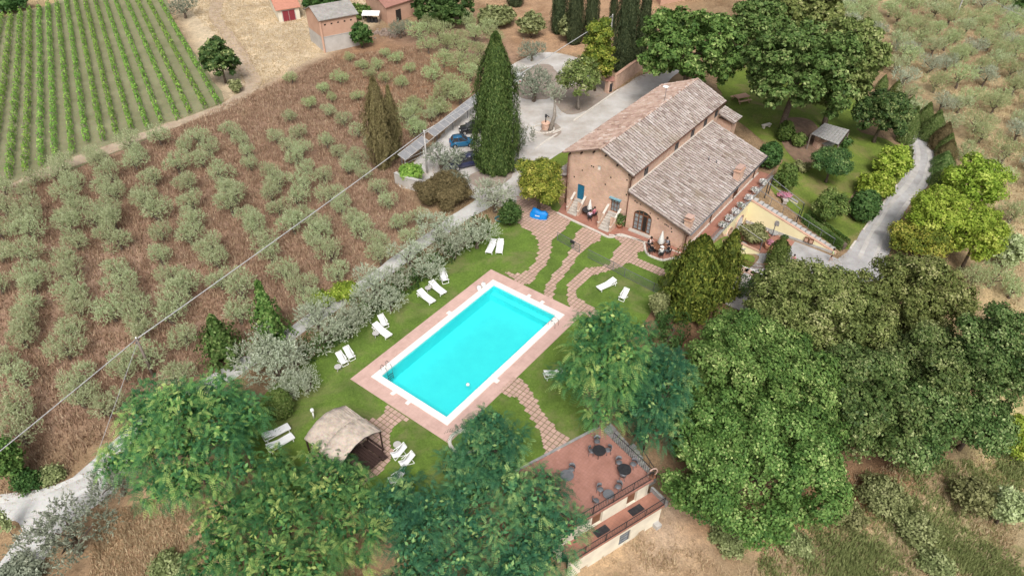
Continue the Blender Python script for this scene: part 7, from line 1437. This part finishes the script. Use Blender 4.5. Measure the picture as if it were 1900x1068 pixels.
while len(extra) < 135 and tries < 6000:
    tries += 1; q = (rs_.uniform(1470, 1935), -22+rs_.random()**1.25*350)
    if not in_poly([q[0]], [q[1]], slope_px)[0]: continue
    P = U(q[0], q[1]+8, -1.5)[:2]
    if all(np.hypot(*(P-z_)) > 4.0 for z_ in placed): placed.append(P); extra.append((q, rs_.uniform(.95, 1.3)))
ORD += ['%s' % w for w in ['thirty-seventh','thirty-eighth','thirty-ninth','fortieth','forty-first','forty-second','forty-third','forty-fourth','forty-fifth','forty-sixth','forty-seventh','forty-eighth','forty-ninth','fiftieth','fifty-first','fifty-second','fifty-third','fifty-fourth','fifty-fifth','fifty-sixth','fifty-seventh','fifty-eighth','fifty-ninth','sixtieth']]
LANDM = [('the laurel by the drive bend', (1640,150)), ('the centre of the slope', (1770,110)), ('the row of cone cypresses', (1750,260)), ('the concrete pole', (1769,42)), ('the big dark garden tree', (1560,60)), ('the top right corner of the frame', (1895,5)), ('the yellow-green trees', (1830,400)), ('the right frame edge below the pole', (1895,170))]
cells_ = {k: [] for k in range(len(LANDM))}
for q, s in R_sl+extra:
    k = min(range(len(LANDM)), key=lambda k: math.hypot(q[0]-LANDM[k][1][0], (q[1]-LANDM[k][1][1])*1.5)); cells_[k].append((math.hypot(q[0]-LANDM[k][1][0], (q[1]-LANDM[k][1][1])*1.5), q, s))
for k, lst in cells_.items():
    for j, (dd, q, s) in enumerate(sorted(lst)):
        olive(G(q[0], q[1]+8, 2.0)-np.array([0, 0, 2.0]), s*.82, f'slope olive tree, {ORD[j] if j else ""} nearest to {LANDM[k][0]}'.replace('  ', ' '), 'olive trees of the right slope', random.choice(['oliveR', 'oliveR', 'oliveR', 'silver', 'olive']))
# leaning pale tree by the well, small tree by the cypress
lt_ = thing('leaning_tree', 'pale leaning tree with a few grey tufts beside the well', 'tree', G(1020,243)); B = np.array(lt_.location); top = G(1033,190,0)*0+U(1030,178,4.6); mb = MB(); mb.tube([B-[0, 0, .2], B+(top-B)*.45+[.35, 0, 0], top], [.36, .24, .13], 7)
for e in ((-.7, .4, 1.0), (.9, .2, .8), (.3, -.5, 1.3), (-.3, -.3, .7)): mb.tube([top-(top-B)*.12, top+np.array(e)*.5, top+np.array(e)], [.12, .08, .03], 5)
mb.build('trunk', M['palebark'], lt_, True); V, F, t_, _ = crown_olive(77, 1.6, 2.6, 170); leaf_obj('crown', (V+(top-B)-[0, 0, 1.1], F, t_), LM['silver'], lt_)
olive(G(960,282), .95, 'small sparse olive tree between the tall cypress and the parking court', 'dark olives by the roads', 'darkolive', flat=1.15)
# wild shrubs on the lower right bank
for i, (b, m, lab) in enumerate([((1310,960,1395,1030), 'shrub', 'low green wild shrub right of the nearest oak on the bank'), ((1440,985,1510,1030), 'shrub', 'low green wild shrub on the dry bank at the bottom edge'), ((1590,880,1690,960), 'shrub', 'wide green wild shrub below the dark overhanging oak'), ((1540,925,1610,985), 'shrub', 'olive-toned wild shrub left of the wide one'), ((1660,950,1740,1010), 'shrub', 'bright wild shrub in the middle of the dry bank'), ((1765,880,1850,960), 'shrub', 'grey-green wild shrub at the right of the dry bank'), ((1835,900,1905,985), 'oliveR', 'silvery wild shrub at the right frame edge'), ((1700,1020,1770,1070), 'shrub', 'low wild shrub at the bottom right'), ((1850,770,1930,850), 'yellow', 'bright green shrub at the right frame edge beside the oaks'), ((1840,430,1900,500), 'oliveR', 'grey shrub on the slope right of the yellow-green tree'), ((270,1030,350,1075), 'shrub', 'dark low shrub at the bottom edge left of the feathery tree'), ((0,935,12,1000), 'oliveR', 'grey shrub at the left frame edge by the road fork'), ((-10,1035,75,1090), 'darkolive', 'grey olive bush in the bottom left corner'), ((885,10,960,50), 'shrub', 'dark green thicket at the top left of the cypress row'), ((960,22,1010,70), 'shrub', 'brownish thicket between the cypresses and the grey olive'), ((760,-10,880,40), 'hedge', 'dark thicket at the top edge right of the outhouse'), ((1035,20,1080,75), 'shrub', 'green bush between the two left cypresses'), ((648,40,690,88), 'hedge', 'dark creeper covered tree at the barn corner'), ((-20,-10,45,22), 'hedge', 'dark trees in the top left corner beyond the vineyard'), ((560,-15,640,12), 'hedge', 'dark bush behind the barn'), ((640,8,690,34), 'lime', 'green bush behind the barn corner'), ((1880,-10,1920,20), 'hedge', 'dark bush in the top right corner'), ((1555,255,1580,275), 'hedge', 'low dark plants beside the shelter'), ((1470,300,1505,318), 'shrub', 'low grey shrub in the garden flower bed')]):
    shrub('wild_shrub', lab, b, m, ll=.2, lw=.12, cover=2.0 if m == 'shrub' else 2.6, k=6)

# ------------------------------------------------------------------ vineyard rows
vt = [(18,95,-150,800),(68,90,-60,1000),(120,75,45,980),(170,60,135,940),(220,45,222,910),(270,30,300,860),(318,20,395,840),(368,0,475,780),(418,0,565,770),(470,0,640,740),(525,0,722,710),(578,0,810,700),(635,0,885,665),(695,0,978,650),(755,0,1045,620),(815,0,1130,590),(880,0,1205,575)]
for i, (xa, ya, xb, yb) in enumerate(vt):
    A = U(xa/2.967, ya/2.967, .6); B = U(xb/2.967, yb/2.967-2, .6); d = nrm(B-A)
    if ya == 0: A = A-d*14
    t = thing('vine_row', f'row of green vines, {ORD[i]} from the left side of the vineyard', 'vine row', np.array([(A[0]+B[0])/2, (A[1]+B[1])/2, 0]), 0, 'vine rows of the vineyard'); n = 9; pts = [A+(B-A)*k/n for k in range(n+1)]
    L_ = np.linalg.norm(B-A); leaf_obj('foliage', crown_strip(sd(), pts, .55, .25, 1.25, 46, .26, .19, .22, .7), LM['vine'], t, np.array(t.location)); mb = MB()
    for k in range(int(L_/5)+1): p = A+d*min(L_, 5*k); z = tz(p[0], p[1]); mb.beam((p[0], p[1], z-.1), (p[0], p[1], z+1.5), .07)
    for k in range(int(L_/1.3)): p = A+d*1.3*k; z = tz(p[0], p[1]); mb.beam((p[0]+.05, p[1], z-.1), (p[0], p[1], z+.8), .05)
    mb.build('posts_and_stems', M['woodpole'], t)['kind'] = 'stuff'

# ------------------------------------------------------------------ dry grass and weeds
def grass(name, polys_px, n, h, m, label, wb=.05, blades=5, clump=.14, z0=0, lean=.55, avoid=(), patch=0, pts=None):
    r = np.random.default_rng(n); out = []
    for px in polys_px:
        P = np.array([U(a, b, z0)[:2] for a, b in px]); k = int(n/len(polys_px)*2.2); x = r.uniform(P[:, 0].min(), P[:, 0].max(), k); y = r.uniform(P[:, 1].min(), P[:, 1].max(), k); ok = in_poly(x, y, P)
        for q in avoid: ok &= dist_poly(x, y, q) > .3
        out.append(np.stack([x[ok], y[ok]], 1))
    Q = np.concatenate(out) if pts is None else pts
    if patch: f = np.sin(Q[:, 0]*.55+1.1*np.sin(Q[:, 1]*.4))+np.sin(Q[:, 1]*.62+1.3*np.sin(Q[:, 0]*.33)+2)+.6*np.sin(Q[:, 0]*1.7+Q[:, 1]*1.3); Q = Q[(f*patch+r.normal(0, 1.1, len(Q)) > .9)]
    if len(Q) > n: Q = Q[r.permutation(len(Q))[:n]]
    k = np.repeat(np.arange(len(Q)), blades); mm = len(k); c = Q[k]+r.normal(0, clump, (mm, 2)); z = terr(Q[:, 0], Q[:, 1])[k]; hh = h*r.uniform(.5, 1.4, mm); a = r.uniform(0, 6.28, mm); le = r.uniform(.1, lean, mm)*hh; b_ = a+1.57+r.normal(0, .3, mm)
    base = np.stack([c[:, 0], c[:, 1], z-.03], 1); tip = base+np.stack([np.cos(a)*le, np.sin(a)*le, hh], 1); w = np.stack([np.cos(b_), np.sin(b_), 0*a], 1)*wb*r.uniform(.6, 1.4, mm)[:, None]; V = np.stack([base-w, base+w, tip], 1).reshape(-1, 3); F = np.arange(mm*3).reshape(mm, 3)
    me = fast_mesh(name, V, F, np.clip(.6*r.random(len(Q))[k]+.4*r.random(mm), 0, 1)); me.materials.append(LM[m]); o = link(name, me); o['kind'] = 'stuff'; o['label'] = label; return o
trk = ribbon(track_pts, [3.6]*11); 
grass('dry_grass', [[(-20,360),(230,285),(440,185),(620,105),(770,90),(870,160),(735,320),(780,395),(560,590),(300,730),(190,840),(-20,900)]], 34000, .40, 'straw', 'tall dry brown grass between the olive trees', .05, 4, .2, 0, .7, [trk])
grass('dry_weeds', [[(1050,1010),(1260,930),(1420,930),(1600,870),(1800,830),(1905,800),(1910,1080),(1030,1080)]], 9000, .34, 'weed', 'dry tan weeds on the bank below the oaks', .04, 4, .2, -6, .8, (), -1)
grass('dry_weeds', [[(180,960),(420,900),(700,1010),(700,1080),(170,1080)]], 6000, .32, 'weed', 'dry tan weeds below the feathery trees', .04, 4, .16, -2.5, .8)
grass('dry_weeds', [[(1640,110),(1780,240),(1800,300),(1860,420),(1880,620),(1910,640),(1910,40),(1700,20)]], 12000, .34, 'weed', 'dry tan grass between the olive trees of the right slope', .05, 4, .2, -5, .8)
grass('green_weeds', [[(1420,960),(1620,870),(1850,850),(1910,780),(1910,1080),(1400,1080)]], 14000, .36, 'greenweed', 'patches of green weeds on the lower right bank', .05, 6, .16, -7, .8, (), 1)
grass('lawn_edge_grass', [[(452,800),(500,724),(620,632),(740,546),(850,468),(945,395),(955,402),(860,476),(750,556),(630,642),(510,736),(470,800)]], 5000, .16, 'grassblade', 'longer grass along the hedge side of the lawn', .03, 4, .12)
grass('straw_grass', [[(330,0),(560,0),(760,0),(600,100),(470,165),(450,110)]], 9000, .22, 'palestraw', 'pale flattened straw on the field by the barn', .06, 3, .2)
EP = []
for poly, inset in ((trk, 0), (ribbon([G(*q)[:2] for q in [(0,362),(110,310),(215,272),(330,228),(400,205),(445,180),(468,160),(462,135),(440,95),(420,60),(400,30)]], [2.4]*11), 0), ([G(*q)[:2] for q in [(0,925),(67,918),(128,898),(175,875),(215,845),(235,862),(205,915),(160,950),(125,975),(95,1015),(72,1050)]], 0), ([G(*q)[:2] for q in drive_px], 0), ([G(*q)[:2] for q in parking_px[:10]], 0)):
    C = np.array(catmull(poly, .25)); k = rng.integers(0, len(C), len(C)*3); EP.append(C[k]+rng.normal(0, .28, (len(k), 2)))
EP = np.concatenate(EP); grass('verge_weeds', [], len(EP), .2, 'weed', 'ragged dry weeds along the edges of the gravel tracks', .03, 4, .08, pts=EP)
print('objects', len(bpy.data.objects), 'tris', sum(len(m.loops)-2*len(m.polygons) for m in bpy.data.meshes))
